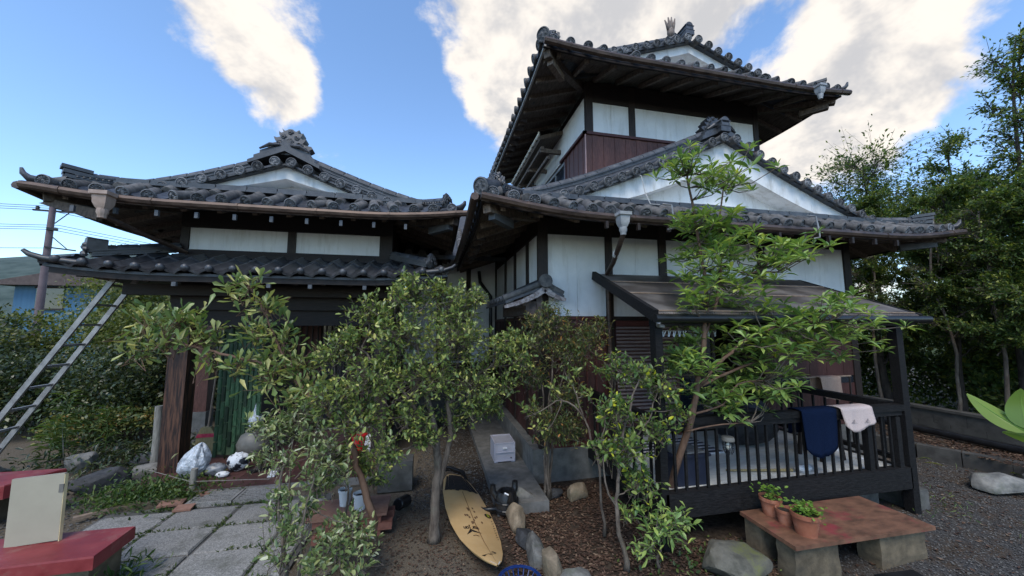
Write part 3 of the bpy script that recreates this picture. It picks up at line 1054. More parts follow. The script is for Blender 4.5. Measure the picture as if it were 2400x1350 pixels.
def gutter(house, s, y_off=0.085, z_off=-0.055, r=0.045, left_to=None, right_over=0.05):
    xl, xr = s.cx - s.W, s.cx + s.W
    n = 28
    pts = [(xl - 0.02 + (xr - xl + 0.02 + right_over) * i / n, s.Y0 - y_off, s.skirt(min(max(xl - 0.06 + (xr - xl + 0.12) * i / n, xl), xr), s.Y0) + z_off) for i in range(n + 1)]
    b = MB()
    b.tube(pts, r, 8)
    for i in range(2, n, 5):
        b.tube([Vector(pts[i]) - Vector((0.012, 0, 0)), Vector(pts[i]) + Vector((0.012, 0, 0))], r * 1.14, 8)
    b.build('gutter', M_COPPER, house, smooth=True, angle=40)
    if left_to:
        pts = [(xl - y_off, s.Y0 - 0.06 + (left_to - s.Y0 + 0.06) * i / 16, s.main(xl, max(s.Y0, s.Y0 - 0.06 + (left_to - s.Y0 + 0.06) * i / 16)) + z_off) for i in range(17)]
        b = MB()
        b.tube(pts, r, 8)
        b.build('gutter', M_COPPER, house, smooth=True, angle=40)


def rain_head(house, x, y, z, mat, pipe=None, pmat=None, s=1.0):
    b = MB()
    b.lathe([(0.085 * s, 0.06 * s), (0.105 * s, 0.055 * s), (0.105 * s, 0.02 * s), (0.082 * s, 0.01 * s), (0.075 * s, -0.06 * s), (0.055 * s, -0.10 * s), (0.04 * s, -0.12 * s)], 4, (0, 0, 0))
    b.v = [((vx * math.cos(.785) - vy * math.sin(.785)), (vx * math.sin(.785) + vy * math.cos(.785)), vz) for vx, vy, vz in b.v]
    b.lathe([(0.042 * s, -0.11 * s), (0.044 * s, -0.15 * s), (0.034 * s, -0.17 * s), (0.032 * s, -0.20 * s)], 10)
    b.v = [(vx + x, vy + y, vz + z) for vx, vy, vz in b.v]
    o = b.build('rain_head', mat, house, smooth=True, angle=30)
    if pipe:
        q = MB()
        q.tube([(x, y, z - 0.17 * s)] + pipe, 0.030, 10)
        q.build('downpipe', pmat or M_COPPER, o, smooth=True, angle=60)
    return o

# ================================================================ main two-storey house
main_house = thing('main_house', (4.05, 6.5, 0), 'two-storey timber house with white plaster walls and dark tiled gable roofs on the right', 'house')
H = main_house
rl = Roof(4.05, 3.57, 3.77, 8.6, 3.28, 0.33, 0.022, 4.20, 0.14, 1.5)
rl.sk = 0.12
ru = Roof(4.05, 2.64, 4.42, 9.6, 5.86, 0.31, 0.012, 4.80, 0.07, 1.3)
ru.sk = 0.08
roof_low = tiled_roof(H, rl, 0.229, 4.65, (1.40, 6.75), None, dict(base=0.075, half=2.45, ihalf=1.62, itop=4.30, ridge_to=5.15), left_n=16, rafters=0.42, corner=('disc', 'horn'), ornament=0, orn_scale=1.0, verge=0.20)
roof_up = tiled_roof(H, ru, 0.249, 5.20, (2.42, 5.72), None, dict(base=0.08, half=1.75, ihalf=0.95, itop=6.50, ridge_to=9.4), left_n=21, rafters=0.40, corner=('disc', 'horn'), ornament=2, orn_scale=0.95, orn_back=0.42, verge=0.19)
gutter(H, rl, left_to=7.6)
gutter(H, ru, z_off=-0.06)
# fish-tail finial hand on the upper ridge end
fb = MB()
zf = ru.main(4.05, ru.Yg) + 0.33
for k, (dx_, h_, ln) in enumerate(((-0.075, 0.17, -0.10), (-0.03, 0.235, -0.05), (0.015, 0.25, -0.01), (0.06, 0.235, 0.035))):
    fb.tube([(3.93 + dx_ * 0.5, 5.06, zf), (3.93 + dx_, 5.05, zf + h_ * 0.55), (3.93 + dx_ + ln * 0.5, 5.04, zf + h_)], [0.035, 0.026, 0.010], 6)
fb.blob((3.93, 5.06, zf - 0.02), 0.075, 8, 0.0, (1, 0.7, 1.3))
fb.build('finial', material('weathered finial', (0.16, 0.12, 0.10), (0.26, 0.21, 0.18), rough=0.8, scale=14), roof_up, smooth=True)

YF = 4.65
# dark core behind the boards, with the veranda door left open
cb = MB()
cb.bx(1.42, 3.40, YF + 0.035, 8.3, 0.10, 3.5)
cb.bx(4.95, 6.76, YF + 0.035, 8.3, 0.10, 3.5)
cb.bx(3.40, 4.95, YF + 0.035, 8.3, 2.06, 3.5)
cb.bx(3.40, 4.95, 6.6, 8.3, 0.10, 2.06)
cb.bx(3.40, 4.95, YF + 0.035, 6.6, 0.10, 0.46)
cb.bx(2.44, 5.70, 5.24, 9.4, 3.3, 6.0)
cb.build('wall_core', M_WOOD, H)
# plinth
pb = MB()
pb.bx(1.27, 2.44, 4.60, 4.70, -0.05, 0.40)
pb.build('plinth', M_CONC, H)
MB().bx(1.27, 1.40, 4.702, 8.2, -0.05, 0.40).build('plinth', M_CONC, H)
MB().bx(2.44, 6.80, 4.62, 4.70, -0.05, 0.42).build('plinth', M_CONC_D, H)
# posts and beams of the front
for x0, x1 in ((1.36, 1.50), (2.36, 2.46), (3.21, 3.33), (4.96, 5.09), (6.69, 6.82)):
    MB().bx(x0, x1, YF - 0.035, YF + 0.03, 0.40 if x0 < 2.4 or x0 > 6 else 2.10, 3.46).build('post', M_WOOD, H)
MB().bx(1.502, 6.69, YF - 0.030, YF + 0.03, 3.245, 3.47).build('beam', M_WOOD_H, H)
MB().bx(1.502, 2.358, YF - 0.032, YF + 0.03, 2.065, 2.105).build('rail', M_REDTRIM, H)
MB().bx(2.462, 6.688, YF - 0.032, YF + 0.03, 2.055, 2.11).build('rail', M_WOOD_H, H)
MB().bx(1.502, 2.358, YF - 0.045, YF + 0.03, 0.40, 0.45).build('rail', M_REDTRIM, H)
# plaster boards, front
for seg in ((1.502, 2.358), (2.462, 3.208), (3.332, 4.958), (5.092, 6.688)):
    n = max(2, int(round((seg[1] - seg[0]) / 0.42)))
    w = (seg[1] - seg[0]) / n
    for i in range(n):
        box('plaster_panel', M_PLASTER, H, seg[0] + i * w + 0.0015, seg[0] + (i + 1) * w - 0.0015, YF - 0.006, YF + 0.02, 2.112, 3.243)
# plank siding, front left bay
x = 1.503
i = 0
while x < 2.355:
    w = min(0.135, 2.357 - x)
    box('siding_plank', M_RED_SHADE, H, x + 0.002, x + w - 0.002, YF - 0.012 - 0.004 * (i % 2), YF + 0.02, 0.452, 2.063)
    box('batten', M_REDTRIM, H, x - 0.009, x + 0.009, YF - 0.03, YF - 0.0165, 0.455, 2.06)
    x += w
    i += 1
# shutter box: horizontal ribs
sh = MB().bx(2.47, 3.40, YF - 0.05, YF + 0.03, 0.62, 2.05).build('shutter_box', M_RED_SHADE, H)
sh_rib = MB()
n = 9
sh_rib.tube([(2.475, 0, 0), (3.395, 0, 0)], 0.016, 8)
rib = sh_rib.mesh('shutter_rib', M_SHUT, smooth=True, angle=50)
z = 0.70
while z < 1.97:
    put('shutter_rib', rib, sh, (0, YF - 0.052, z))
    z += 0.050
MB().bx(2.47, 3.40, YF - 0.066, YF - 0.05, 1.975, 2.05).build('shutter_frame', M_REDTRIM, sh)
MB().bx(3.385, 3.425, YF - 0.07, YF + 0.03, 0.45, 2.05).build('door_jamb', M_REDTRIM, H)
# sliding door half hidden in the dark opening
dr = MB().bx(3.44, 4.20, YF + 0.14, YF + 0.165, 0.46, 2.05).build('sliding_door', M_GLASS, H)
for z0, z1 in ((0.46, 0.56), (1.98, 2.05), (1.20, 1.25)):
    MB().bx(3.44, 4.20, YF + 0.125, YF + 0.139, z0, z1).build('door_rail', M_WOOD_H, dr)
for x0 in (3.43, 4.16):
    MB().bx(x0, x0 + 0.05, YF + 0.122, YF + 0.1385, 0.46, 2.05).build('door_stile', M_WOOD, dr)
# red panel right of the door, boarded
x = 4.95
i = 0
while x < 6.68:
    w = min(0.17, 6.69 - x)
    box('siding_plank', M_RED_SHADE, H, x + 0.0015, x + w - 0.0015, YF - 0.02 - 0.003 * (i % 2), YF + 0.02, 1.18, 2.052)
    box('siding_plank', M_RED_SHADE, H, x + 0.0015, x + w - 0.0015, YF - 0.018, YF + 0.02, 0.43, 1.06)
    x += w
    i += 1
MB().bx(4.95, 6.69, YF - 0.005, YF + 0.03, 1.062, 1.178).build('floor_window', M_GLASS, H)
# left side wall: white bays above, siding below
XW = 1.40
sy = [4.70, 5.27, 6.13, 7.0, 8.15]
for a, b_ in zip(sy[:-1], sy[1:]):
    n = 1 if b_ - a < 0.7 else 2
    w = (b_ - 0.05 - a - 0.05) / n
    for i in range(n):
        box('plaster_panel', M_PLASTER, H, XW - 0.006, XW + 0.02, a + 0.05 + i * w + 0.0015, a + 0.05 + (i + 1) * w - 0.0015, 2.112, 3.25)
    box('post', M_WOOD, H, XW - 0.035, XW + 0.02, b_ - 0.05, b_ + 0.05, 0.42, 3.47)
MB().bx(XW - 0.03, XW + 0.03, 4.70, 8.2, 3.252, 3.50).build('beam', M_WOOD, H)
MB().bx(XW - 0.033, XW + 0.03, 4.70, 8.2, 2.06, 2.11).build('rail', M_REDTRIM, H)
y = 4.70
i = 0
while y < 8.15:
    box('siding_plank', M_RED_SHADE, H, XW - 0.014 - 0.004 * (i % 2), XW + 0.02, y + 0.002, y + 0.168, 0.402, 2.058)
    y += 0.17
    i += 1
# connecting wall between the two wings, and its roof
MB().bx(-0.62, 1.40, 8.2, 8.4, 0.55, 3.7).build('link_wall', M_PLASTER, H)
MB().bx(-0.62, 1.40, 8.17, 8.4, -0.05, 0.55).build('plinth', M_CONC_D, H)
for x in (0.1, 0.75):
    MB().bx(x - 0.05, x + 0.05, 8.15, 8.22, 0.55, 3.6).build('post', M_WOOD, H)
MB().bx(-0.62, 1.36, 8.15, 8.21, 0.56, 1.15).build('siding_plank', M_RED_SHADE, H)
wo_ = MB().bx(0.14, 0.72, 8.16, 8.21, 1.25, 2.05).build('window', M_GLASS, H)
MB().bx(0.12, 0.74, 8.145, 8.165, 1.20, 1.26).bx(0.12, 0.74, 8.145, 8.165, 2.04, 2.10).bx(0.40, 0.45, 8.145, 8.165, 1.26, 2.04).build('window_frame', M_WOOD_H, wo_)
lk = MB()
lk.add([(-1.2, 6.9, 3.32), (2.0, 6.9, 3.32), (2.0, 9.6, 5.0), (-1.2, 9.6, 5.0), (-1.2, 6.9, 3.24), (2.0, 6.9, 3.24), (2.0, 9.6, 4.92), (-1.2, 9.6, 4.92)], [(0, 1, 2, 3), (4, 7, 6, 5), (0, 4, 5, 1), (1, 5, 6, 2), (3, 2, 6, 7), (0, 3, 7, 4)])
lko = lk.build('link_roof', M_TILE, H)
lt = barrel_mesh('roll_tile', 0.075, 0.15, M_TILE_B)
for i in range(7):
    for j in range(9):
        yy = 6.9 + j * 0.145
        put('cover_tile', lt, lko, (-0.5 + i * 0.25, yy, 3.34 + (yy - 6.9) * 0.622), (0.557, 0, 0), (1, 1.15, 1))
# dark drain pipe on the link wall
MB().tube([(0.98, 8.1, 3.2), (1.0, 8.05, 2.95), (1.22, 7.9, 2.62), (1.24, 7.9, 0.1)], 0.04, 8).build('downpipe', M_BLACK, H, smooth=True)

# upper storey
XU0, XU1, YU = 2.42, 5.72, 5.20
for x0, x1 in ((2.36, 2.48), (3.14, 3.25), (5.66, 5.76)):
    box('post', M_WOOD, H, x0, x1, YU - 0.03, YU + 0.05, 5.13, 6.0)
MB().bx(2.30, 5.78, YU - 0.045, YU - 0.005, 5.085, 5.13).build('rail', M_REDTRIM, H)
MB().bx(2.30, 2.36, YU - 0.045, 6.3, 5.085, 5.13).build('rail', M_REDTRIM, H)
MB().bx(2.484, 5.658, YU - 0.025, YU + 0.05, 5.66, 6.02).build('beam', M_WOOD_H, H)
for seg in ((2.482, 3.138), (3.252, 5.658)):
    n = max(1, int(round((seg[1] - seg[0]) / 0.40)))
    w = (seg[1] - seg[0]) / n
    for i in range(n):
        box('plaster_panel', M_PLASTER, H, seg[0] + i * w + 0.0015, seg[0] + (i + 1) * w - 0.0015, YU - 0.008, YU + 0.03, 5.132, 5.658)
x = 2.36
i = 0
while x < 5.75:
    box('siding_plank', M_RED, H, x + 0.0015, x + 0.0985, YU - 0.016 - 0.006 * (i % 2), YU + 0.03, 3.9, 5.083)
    x += 0.10
    i += 1
# its left side
XS = 2.36
for a, b_ in ((5.24, 5.9), (5.904, 6.6), (6.604, 7.4), (7.404, 8.3)):
    box('plaster_panel', M_PLASTER, H, XS, XS + 0.03, a, b_ - 0.003, 5.132, 5.75)
y = 5.20
i = 0
while y < 6.05:
    box('siding_plank', M_RED, H, XS - 0.012 - 0.006 * (i % 2), XS + 0.06, y + 0.0015, y + 0.0985, 3.9, 5.083)
    y += 0.10
    i += 1
box('corner_trim', material('pale corner trim', (0.36, 0.22, 0.20), rough=0.6), H, XS - 0.026, XS - 0.010, YU - 0.030, YU - 0.012, 3.9, 5.083)
box('post', M_REDTRIM, H, XS - 0.03, XS + 0.05, 6.06, 6.12, 3.9, 5.083)
uw = MB().bx(XS + 0.0, XS + 0.03, 6.13, 8.3, 4.1, 5.0).build('window', M_GLASS, H)
for y in (6.13, 6.65, 7.2):
    MB().bx(XS - 0.02, XS, y, y + 0.035, 4.1, 5.0).build('window_frame', M_ALU, uw)
MB().bx(XS - 0.025, XS + 0.0, 6.13, 8.3, 5.0, 5.05).build('window_frame', M_ALU, uw)
# small pent roof over that window with a row of pale tile ends
pr_ = MB()
pr_.add([(1.90, 6.25, 5.58), (1.90, 9.0, 5.58), (2.36, 9.0, 5.74), (2.36, 6.25, 5.74), (1.90, 6.25, 5.50), (1.90, 9.0, 5.50), (2.36, 9.0, 5.66), (2.36, 6.25, 5.66)], [(0, 1, 2, 3), (4, 7, 6, 5), (0, 4, 5, 1), (0, 3, 7, 4), (1, 5, 6, 2)])
pro = pr_.build('pent_roof', M_SOFFIT, H)
cres = MB()
cres.tube([(0, -0.12, 0.045), (0, -0.08, 0.0), (0, 0.0, -0.022), (0, 0.07, 0.0), (0, 0.10, 0.04)], [0.012, 0.03, 0.04, 0.03, 0.012], 6)
cm = cres.mesh('pent_tile_end', material('lime washed tile end', (0.70, 0.68, 0.62), (0.8, 0.78, 0.74), rough=0.8), smooth=True)
y = 6.38
while y < 8.9:
    put('pent_tile_end', cm, pro, (1.885, y, 5.62))
    y += 0.255
for z_, x_ in ((5.40, 1.98), (5.22, 2.10)):
    MB().bar((x_, 6.35, z_), (x_, 8.9, z_), 0.06, 0.06).build('pent_beam', M_RAFTER, pro)
for y in (6.4, 7.3, 8.2):
    MB().bar((1.95, y, 5.36), (2.36, y, 5.36), 0.06, 0.08).build('pent_bracket', M_RAFTER, pro)

# little gabled roof over the side bay window
br = MB()
brw = (1.40, 2.55)
def chev(b, hw_l, hw_r, z, dl, dr_, th, y0, y1, x=1.40):
    b.prism([(x, z), (x + hw_r, z - dr_), (x + hw_r, z - dr_ - th), (x, z - th), (x - hw_l, z - dl - th), (x - hw_l, z - dl)][::-1], y0, y1)
bay = MB()
chev(bay, 0.52, 0.27, 2.50, 0.20, 0.12, 0.035, 4.46, 6.2)
bayo = bay.build('bay_roof', M_TILE, H)
b2 = MB()
for sx, w_, dz in ((-1, 0.54, 0.235), (1, 0.28, 0.135)):
    p = [(1.40 + sx * w_ * f, 4.44, 2.455 - dz * (f ** 0.85) - (0.02 * math.sin(f * 3.1))) for f in (0, .25, .5, .75, .95, 1.0)]
    for k in range(5):
        b2.bar(p[k], p[k + 1], 0.03, 0.075 - 0.01 * k, up=(0, 0, 1))
b2.build('bargeboard', material('flaking painted board', (0.16, 0.13, 0.125), (0.36, 0.33, 0.32), rough=0.85, scale=22, bump=0.5, lo=0.4, hi=0.6), bayo)
for sx in (-1, 1):
    for k in range(7 if sx < 0 else 1):
        y = 4.52 + 0.24 * k
        rr = MB().tube([(1.40 + sx * 0.03, y, 2.53), (1.40 + sx * (0.54 if sx < 0 else 0.27), y, 2.53 - (0.20 if sx < 0 else 0.125))], 0.045, 8)
        rr.build('cover_tile', M_TILE_B, bayo, smooth=True, angle=50)
MB().tube([(1.40, 4.40, 2.575), (1.40, 6.2, 2.575)], 0.045, 8).build('ridge_tile', M_TILE, bayo, smooth=True, angle=50)
MB().lathe([(0.0001, 0.0), (0.085, 0.0), (0.09, 0.01), (0.09, 0.05)], 18).build('x', M_TILE_B, None)
_o = bpy.data.objects['x']
_m = _o.data
_m.name = 'bay_end_tile'
bpy.data.objects.remove(_o)
put('bay_end_tile', _m, bayo, (1.40, 4.385, 2.56), (R(-90), 0, 0))
bb = MB()
bb.bx(1.16, 1.36, 4.52, 6.1, 2.12, 2.30)
bb.bx(1.30, 1.38, 4.50, 4.60, 2.0, 2.44)
bb.bx(0.95, 1.36, 4.60, 4.66, 2.22, 2.27)
bb.bx(1.12, 1.20, 4.50, 4.58, 2.24, 2.38)
bb.build('bay_bracket', material('bare weathered timber', (0.05, 0.038, 0.032), (0.13, 0.10, 0.085), rough=0.85, scale=14, bump=0.4), bayo)

# rain heads and pipes
rain_head(H, 2.06, 3.60, 3.20, M_HEADG, [(2.06, 3.62, 2.98), (2.22, 4.15, 2.78), (2.34, 4.56, 2.70), (2.36, 4.57, 2.6), (2.36, 4.57, 0.3)])
MB().tube([(2.16, 3.95, 2.87), (2.175, 4.0, 2.85)], 0.042, 10).build('pipe_tape', M_WHITE, H)
rain_head(H, 5.99, 4.25, 5.78, M_HEADG, None, s=0.9)
# bent aluminium brackets standing off the eave, and the cable slung along the roof
for x in (2.62, 4.75):
    MB().tube([(x, 3.66, 3.42), (x + 0.09, 3.62, 3.40), (x + 0.10, 3.60, 3.2), (x + 0.10, 3.60, 3.12), (x + 0.02, 3.62, 3.10)], 0.010, 6).build('eave_bracket', M_ALU, H)
MB().tube([(2.50, 4.44, 4.12), (2.55, 4.20, 4.06), (2.60, 4.04, 3.92), (2.61, 4.0, 3.70), (2.62, 3.90, 3.50), (2.64, 3.74, 3.44)], 0.006, 5).build('cable', material('pale cable', (0.35, 0.34, 0.32), rough=0.6), H)
for x in (1.9, 2.3, 2.7, 3.1, 3.5, 4.3, 4.7, 5.1, 5.5, 5.9, 6.3):
    MB().bx(x - 0.018, x + 0.018, 3.66, 3.70, 3.09, 3.17).build('gutter_bracket', M_WOOD, H)

# ================================================================ entrance wing on the left
entrance = thing('entrance_wing', (-2.05, 7.0, 0), 'single-storey entrance wing with double tiled eaves over an open porch on the left', 'house')
E_ = entrance
re_ = Roof(-2.05, 2.38, 4.92, 9.2, 3.47, 0.30, 0.02, 5.35, 0.11, 1.4)
re_.sk = 0.135
rh = Roof(-2.05, 2.22, 4.95, 8.0, 2.60, 0.42, 0.0, None, 0.08, 1.2)
roof_e = tiled_roof(E_, re_, 0.255, 5.72, (-3.42, -0.68), None, dict(base=0.08, half=1.25, ihalf=0.62, itop=4.01, ridge_to=9.0), left_n=12, rafters=0.38, corner=('horn', 'hornc'), ornament=1, orn_scale=1.3, orn_back=0.16, verge=0.21)
gutter(E_, re_, left_to=8.6, right_over=0.10)
YE = 5.77
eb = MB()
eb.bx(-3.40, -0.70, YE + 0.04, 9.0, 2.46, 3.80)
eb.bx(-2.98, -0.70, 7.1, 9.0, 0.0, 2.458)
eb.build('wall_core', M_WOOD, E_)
for seg in ((-3.37, -2.13), (-2.02, -0.85)):
    n = 3
    w = (seg[1] - seg[0]) / n
    for i in range(n):
        box('plaster_panel', M_PLASTER, E_, seg[0] + i * w + 0.0015, seg[0] + (i + 1) * w - 0.0015, YE - 0.004, YE + 0.03, 3.045, 3.355)
box('beam', M_WOOD_H, E_, -3.47, -0.66, YE - 0.03, YE + 0.038, 3.36, 3.72)
box('beam', M_WOOD_H, E_, -3.47, -0.66, YE - 0.035, YE + 0.038, 2.93, 3.04)
for x0, x1 in ((-3.47, -3.372), (-2.128, -2.022), (-0.848, -0.66)):
    box('post', M_WOOD, E_, x0, x1, YE - 0.028, YE + 0.038, 3.041, 3.359)
# left end wall above the porch
box('plaster_panel', M_WOOD, E_, -3.45, -3.40, YE + 0.04, 8.9, 2.5, 3.7)

# lower eave: wave tiles in rows
hb = MB()
xl, xr = rh.cx - rh.W, rh.cx + rh.W
hb.grid([xl + (xr - xl) * i / 30 for i in range(31)], [rh.Y0 + 0.80 * j / 6 for j in range(7)], rh.skirt, 0.03)
hb.grid([xl + 0.80 * i / 6 for i in range(7)], [rh.Y0 + 0.80 + 2.2 * j / 8 for j in range(9)], rh.main, 0.03)
hro = hb.build('lower_roof', M_TILE, E_)


def wave_mesh(name, w, ln, mat, end=False):
    b = MB()
    n = 13
    vs, fs = [], []
    def zc(u):
        return 0.028 * math.cos((u - 0.15) * 2 * math.pi) ** 3 + 0.012 * math.cos(u * 2 * math.pi)
    rows = [(0.0, -0.030), (0.0, 0.0), (ln, -0.012)]
    for yy, dz in rows:
        for k in range(n):
            u = k / (n - 1) - 0.5
            vs.append((u * w, yy, zc(u) + dz))
    for r_ in range(len(rows) - 1):
        for k in range(n - 1):
            fs.append((r_ * n + k, r_ * n + k + 1, (r_ + 1) * n + k + 1, (r_ + 1) * n + k))
    b.add(vs, fs)
    if end:
        b.blob((0.15 * w, 0.0, 0.018), 0.047, 10, 0, (1, 0.85, 1))
    return b.mesh(name, mat, smooth=True, angle=45)


WV = wave_mesh('wave_tile', 0.250, 0.29, M_TILE_S)
WVE = wave_mesh('eave_wave_tile', 0.250, 0.29, M_TILE_S, True)
n = 18
stp = (xr - xl) / n
for i in range(n):
    x = xl + (i + 0.5) * stp
    for j in range(3):
        d = j * 0.262
        if d > rh.dx(x) + 0.08:
            break
        y = rh.Y0 - 0.06 + d
        jit = random.Random(i * 5 + j).uniform
        sl = math.atan2(rh.skirt(x + .06, rh.Y0) - rh.skirt(x - .06, rh.Y0), .12) if j == 0 else 0
        put('eave_wave_tile' if j == 0 else 'wave_tile', WVE if j == 0 else WV, hro, (x, y, rh.skirt(x, max(rh.Y0, y)) + 0.045 + 0.004 * j), (math.atan(0.42) * 0.93, -sl, jit(-.02, .02)))
for j in range(11):
    y = rh.Y0 + 0.15 + j * 0.245
    for k in range(3):
        if k * 0.262 > y - rh.Y0 + 0.05:
            break
        put('eave_wave_tile' if k == 0 else 'wave_tile', WVE if k == 0 else WV, hro, (xl - 0.06 + k * 0.262, y, rh.main(xl + k * 0.262, y) + 0.03), (math.atan(0.42) * 0.93, 0, R(-90)))
for side in (-1, 1):
    q = []
    for k in range(6):
        d = 0.80 + (0.24 - 0.80) * k / 5
        q.append((rh.cx + side * (rh.W - d), rh.Y0 + d, rh.ze + rh.prof(d) + rh.lift(d, d) + 0.05))
    cap_run(hro, q, 0.07, every=0.21)
    ex, ey, ez = q[-1]
    if side > 0:
        put('corner_ornament', CURL[1], hro, (ex, ey, ez - 0.02), (0, 0, R(45)), (0.9, 0.9, 0.9))
    else:
        mb = MB()
        mb.prism([(-0.07, 0.05), (0.07, 0.05), (0.09, 0.20), (0.05, 0.225), (-0.05, 0.225), (-0.09, 0.20)], -0.05, 0.12)
        for kk in range(5):
            a_ = kk / 5 * 6.28
            mb.blob((0.06 * math.cos(a_), -0.05, 0.08 + 0.06 * math.sin(a_)), 0.032, 7)
        mm = mb.mesh('corner_ornament', M_TILE_S, smooth=True, angle=40)
        put('corner_ornament', mm, hro, (ex, ey, ez), (0, 0, R(-45)))
    x, y = rh.cx + side * rh.W, rh.Y0
    z = rh.skirt(x, y)
    mb = MB()
    mb.tube([(x - side * 0.42, y + 0.02, z + 0.0), (x - side * 0.22, y - 0.02, z + 0.025), (x - side * 0.05, y - 0.05, z + 0.045), (x + side * 0.06, y - 0.08, z + 0.085), (x + side * 0.10, y - 0.10, z + 0.125)], [0.05, 0.052, 0.048, 0.040, 0.026], 10, squash=0.7)
    mb.build('corner_tile', M_TILE_S, hro, smooth=True, angle=50)
# ridge line of the lower roof against the wall
MB().bx(-3.5, -0.62, YE - 0.115, YE - 0.032, 2.915, 2.955).build('flashing_course', M_WOOD_H, hro)
# timber under the lower eave
fbd = MB()
for i in range(20):
    xa, xb = xl + 0.05 + (xr - xl - 0.1) * i / 20, xl + 0.05 + (xr - xl - 0.1) * (i + 1) / 20
    fbd.bar((xa, 4.98, rh.skirt(xa, 4.95) - 0.06), (xb, 4.98, rh.skirt(xb, 4.95) - 0.06), 0.03, 0.07)
fbd.build('fascia_board', M_WOOD_H, hro)
sfb = MB()
sfb.grid([xl + 0.06 + (xr - xl - 0.12) * i / 20 for i in range(21)], [5.0, 5.4, 5.8], lambda x, y: rh.skirt(x, y) - 0.05, 0.02)
sfb.build('soffit', M_SOFFIT, hro)
for i in range(13):
    x = xl + 0.3 + i * 0.32
    MB().bar((x, 5.0, rh.skirt(x, 5.0) - 0.10), (x, 5.75, rh.skirt(x, 5.75) - 0.10), 0.05, 0.06).build('rafter', M_WOOD, hro)
for x in (-3.02, -2.02, -1.55, -0.9, -0.45):
    MB().bx(x - 0.022, x + 0.022, 4.955, 4.99, 2.45, 2.50).build('gutter_bracket', M_BRK, hro)
# porch frame: tie beam, carved lintel, ceiling
box('tie_beam', M_WOOD_H, E_, -3.9, -0.2, 5.50, 5.60, 2.38, 2.52)
box('tie_beam', M_WOOD_H, E_, -3.50, -0.62, YE - 0.06, YE + 0.10, 2.20, 2.455)
box('tie_beam', M_WOOD, E_, -3.47, -3.33, YE + 0.10, 8.6, 2.28, 2.455)
box('porch_ceiling', M_WOOD, E_, -3.33, -0.72, YE + 0.10, 7.1, 2.40, 2.44)
box('lintel', M_WOOD_H, E_, -3.17, -0.62, YE + 0.02, YE + 0.08, 1.98, 2.199)
pillar = box('pillar', M_HUSK, E_, -3.46, -3.235, 5.70, 5.92, 0.06, 2.20)
box('pillar_base', M_STONE_D, E_, -3.50, -3.15, 5.62, 5.96, -0.02, 0.06)
box('pillar', M_WOOD, E_, -0.86, -0.66, 5.70, 5.90, 0.06, 2.20)
po2 = box('pillar', M_RED, E_, -4.07, -3.88, 7.45, 7.62, 0.48, 2.45)
box('pillar_base', M_CONC, E_, -4.10, -3.86, 7.42, 7.65, 0.0, 0.478)
# porch back wall: sliding lattice doors, window
dw = box('porch_door', M_WOOD, E_, -2.35, -0.72, 7.04, 7.10, 0.12, 2.40)
for k in range(4):
    x0 = -2.33 + k * 0.405
    box('door_panel', M_GLASS if k % 2 else M_RED, dw, x0, x0 + 0.36, 7.015, 7.039, 0.22, 2.0)
    for q in range(4):
        box('door_bar', M_WOOD, dw, x0 + 0.04 + q * 0.09, x0 + 0.06 + q * 0.09, 6.995, 7.013, 0.22, 2.0)
# right-hand side wall of the wing
box('side_wall', M_WOOD, E_, -0.72, -0.64, 5.90, 8.2, 0.30, 2.46)
y = 5.92
while y < 8.1:
    box('siding_plank', M_RED_SHADE, E_, -0.638, -0.625, y, y + 0.166, 0.30, 2.40)
    y += 0.17
box('plinth', M_CONC_D, E_, -0.70, -0.60, 5.62, 8.2, -0.05, 0.30)
# porch floor: clay tiles on a concrete bed
fl = box('porch_floor', M_MORTAR, E_, -3.52, -0.60, 5.10, 7.05, -0.05, 0.060)
tm = MB().bx(0, 0.192, 0, 0.192, 0, 0.014).mesh('floor_tile', M_TERRA)
for i in range(15):
    for j in range(10):
        put('floor_tile', tm, fl, (-3.52 + i * 0.1955, 5.10 + j * 0.1955, 0.060))
stp_ = box('porch_step', M_TERRA, E_, -1.9, -0.75, 6.55, 7.0, 0.075, 0.27)
rain_head(E_, -3.62, 4.74, 3.40, M_HEAD, [(-3.62, 4.78, 3.20), (-3.50, 5.10, 3.10), (-3.40, 5.5, 3.02), (-3.36, 5.70, 2.98)], s=1.15)
rain_head(E_, -4.30, 7.4, 3.38, M_HEAD, [(-4.30, 7.4, 3.2), (-3.9, 7.5, 3.0)], s=1.0)
for i in range(10):
    x = -4.0 + i * 0.40
    MB().bx(x - 0.018, x + 0.018, 4.86, 4.89, 3.26, 3.33).build('gutter_bracket', M_BRK, E_)
# carved bracket boards hung under the left eave end
for k, (y, z, l_) in enumerate(((5.0, 3.37, 0.55), (7.6, 3.30, 0.4), (8.2, 3.20, 0.45))):
    MB().prism([(-4.42, z), (-4.42 + l_, z - 0.16), (-4.42 + l_, z - 0.03), (-4.30, z + 0.05)], y, y + 0.08).build('eave_bracket_board', M_RAFTER, E_)

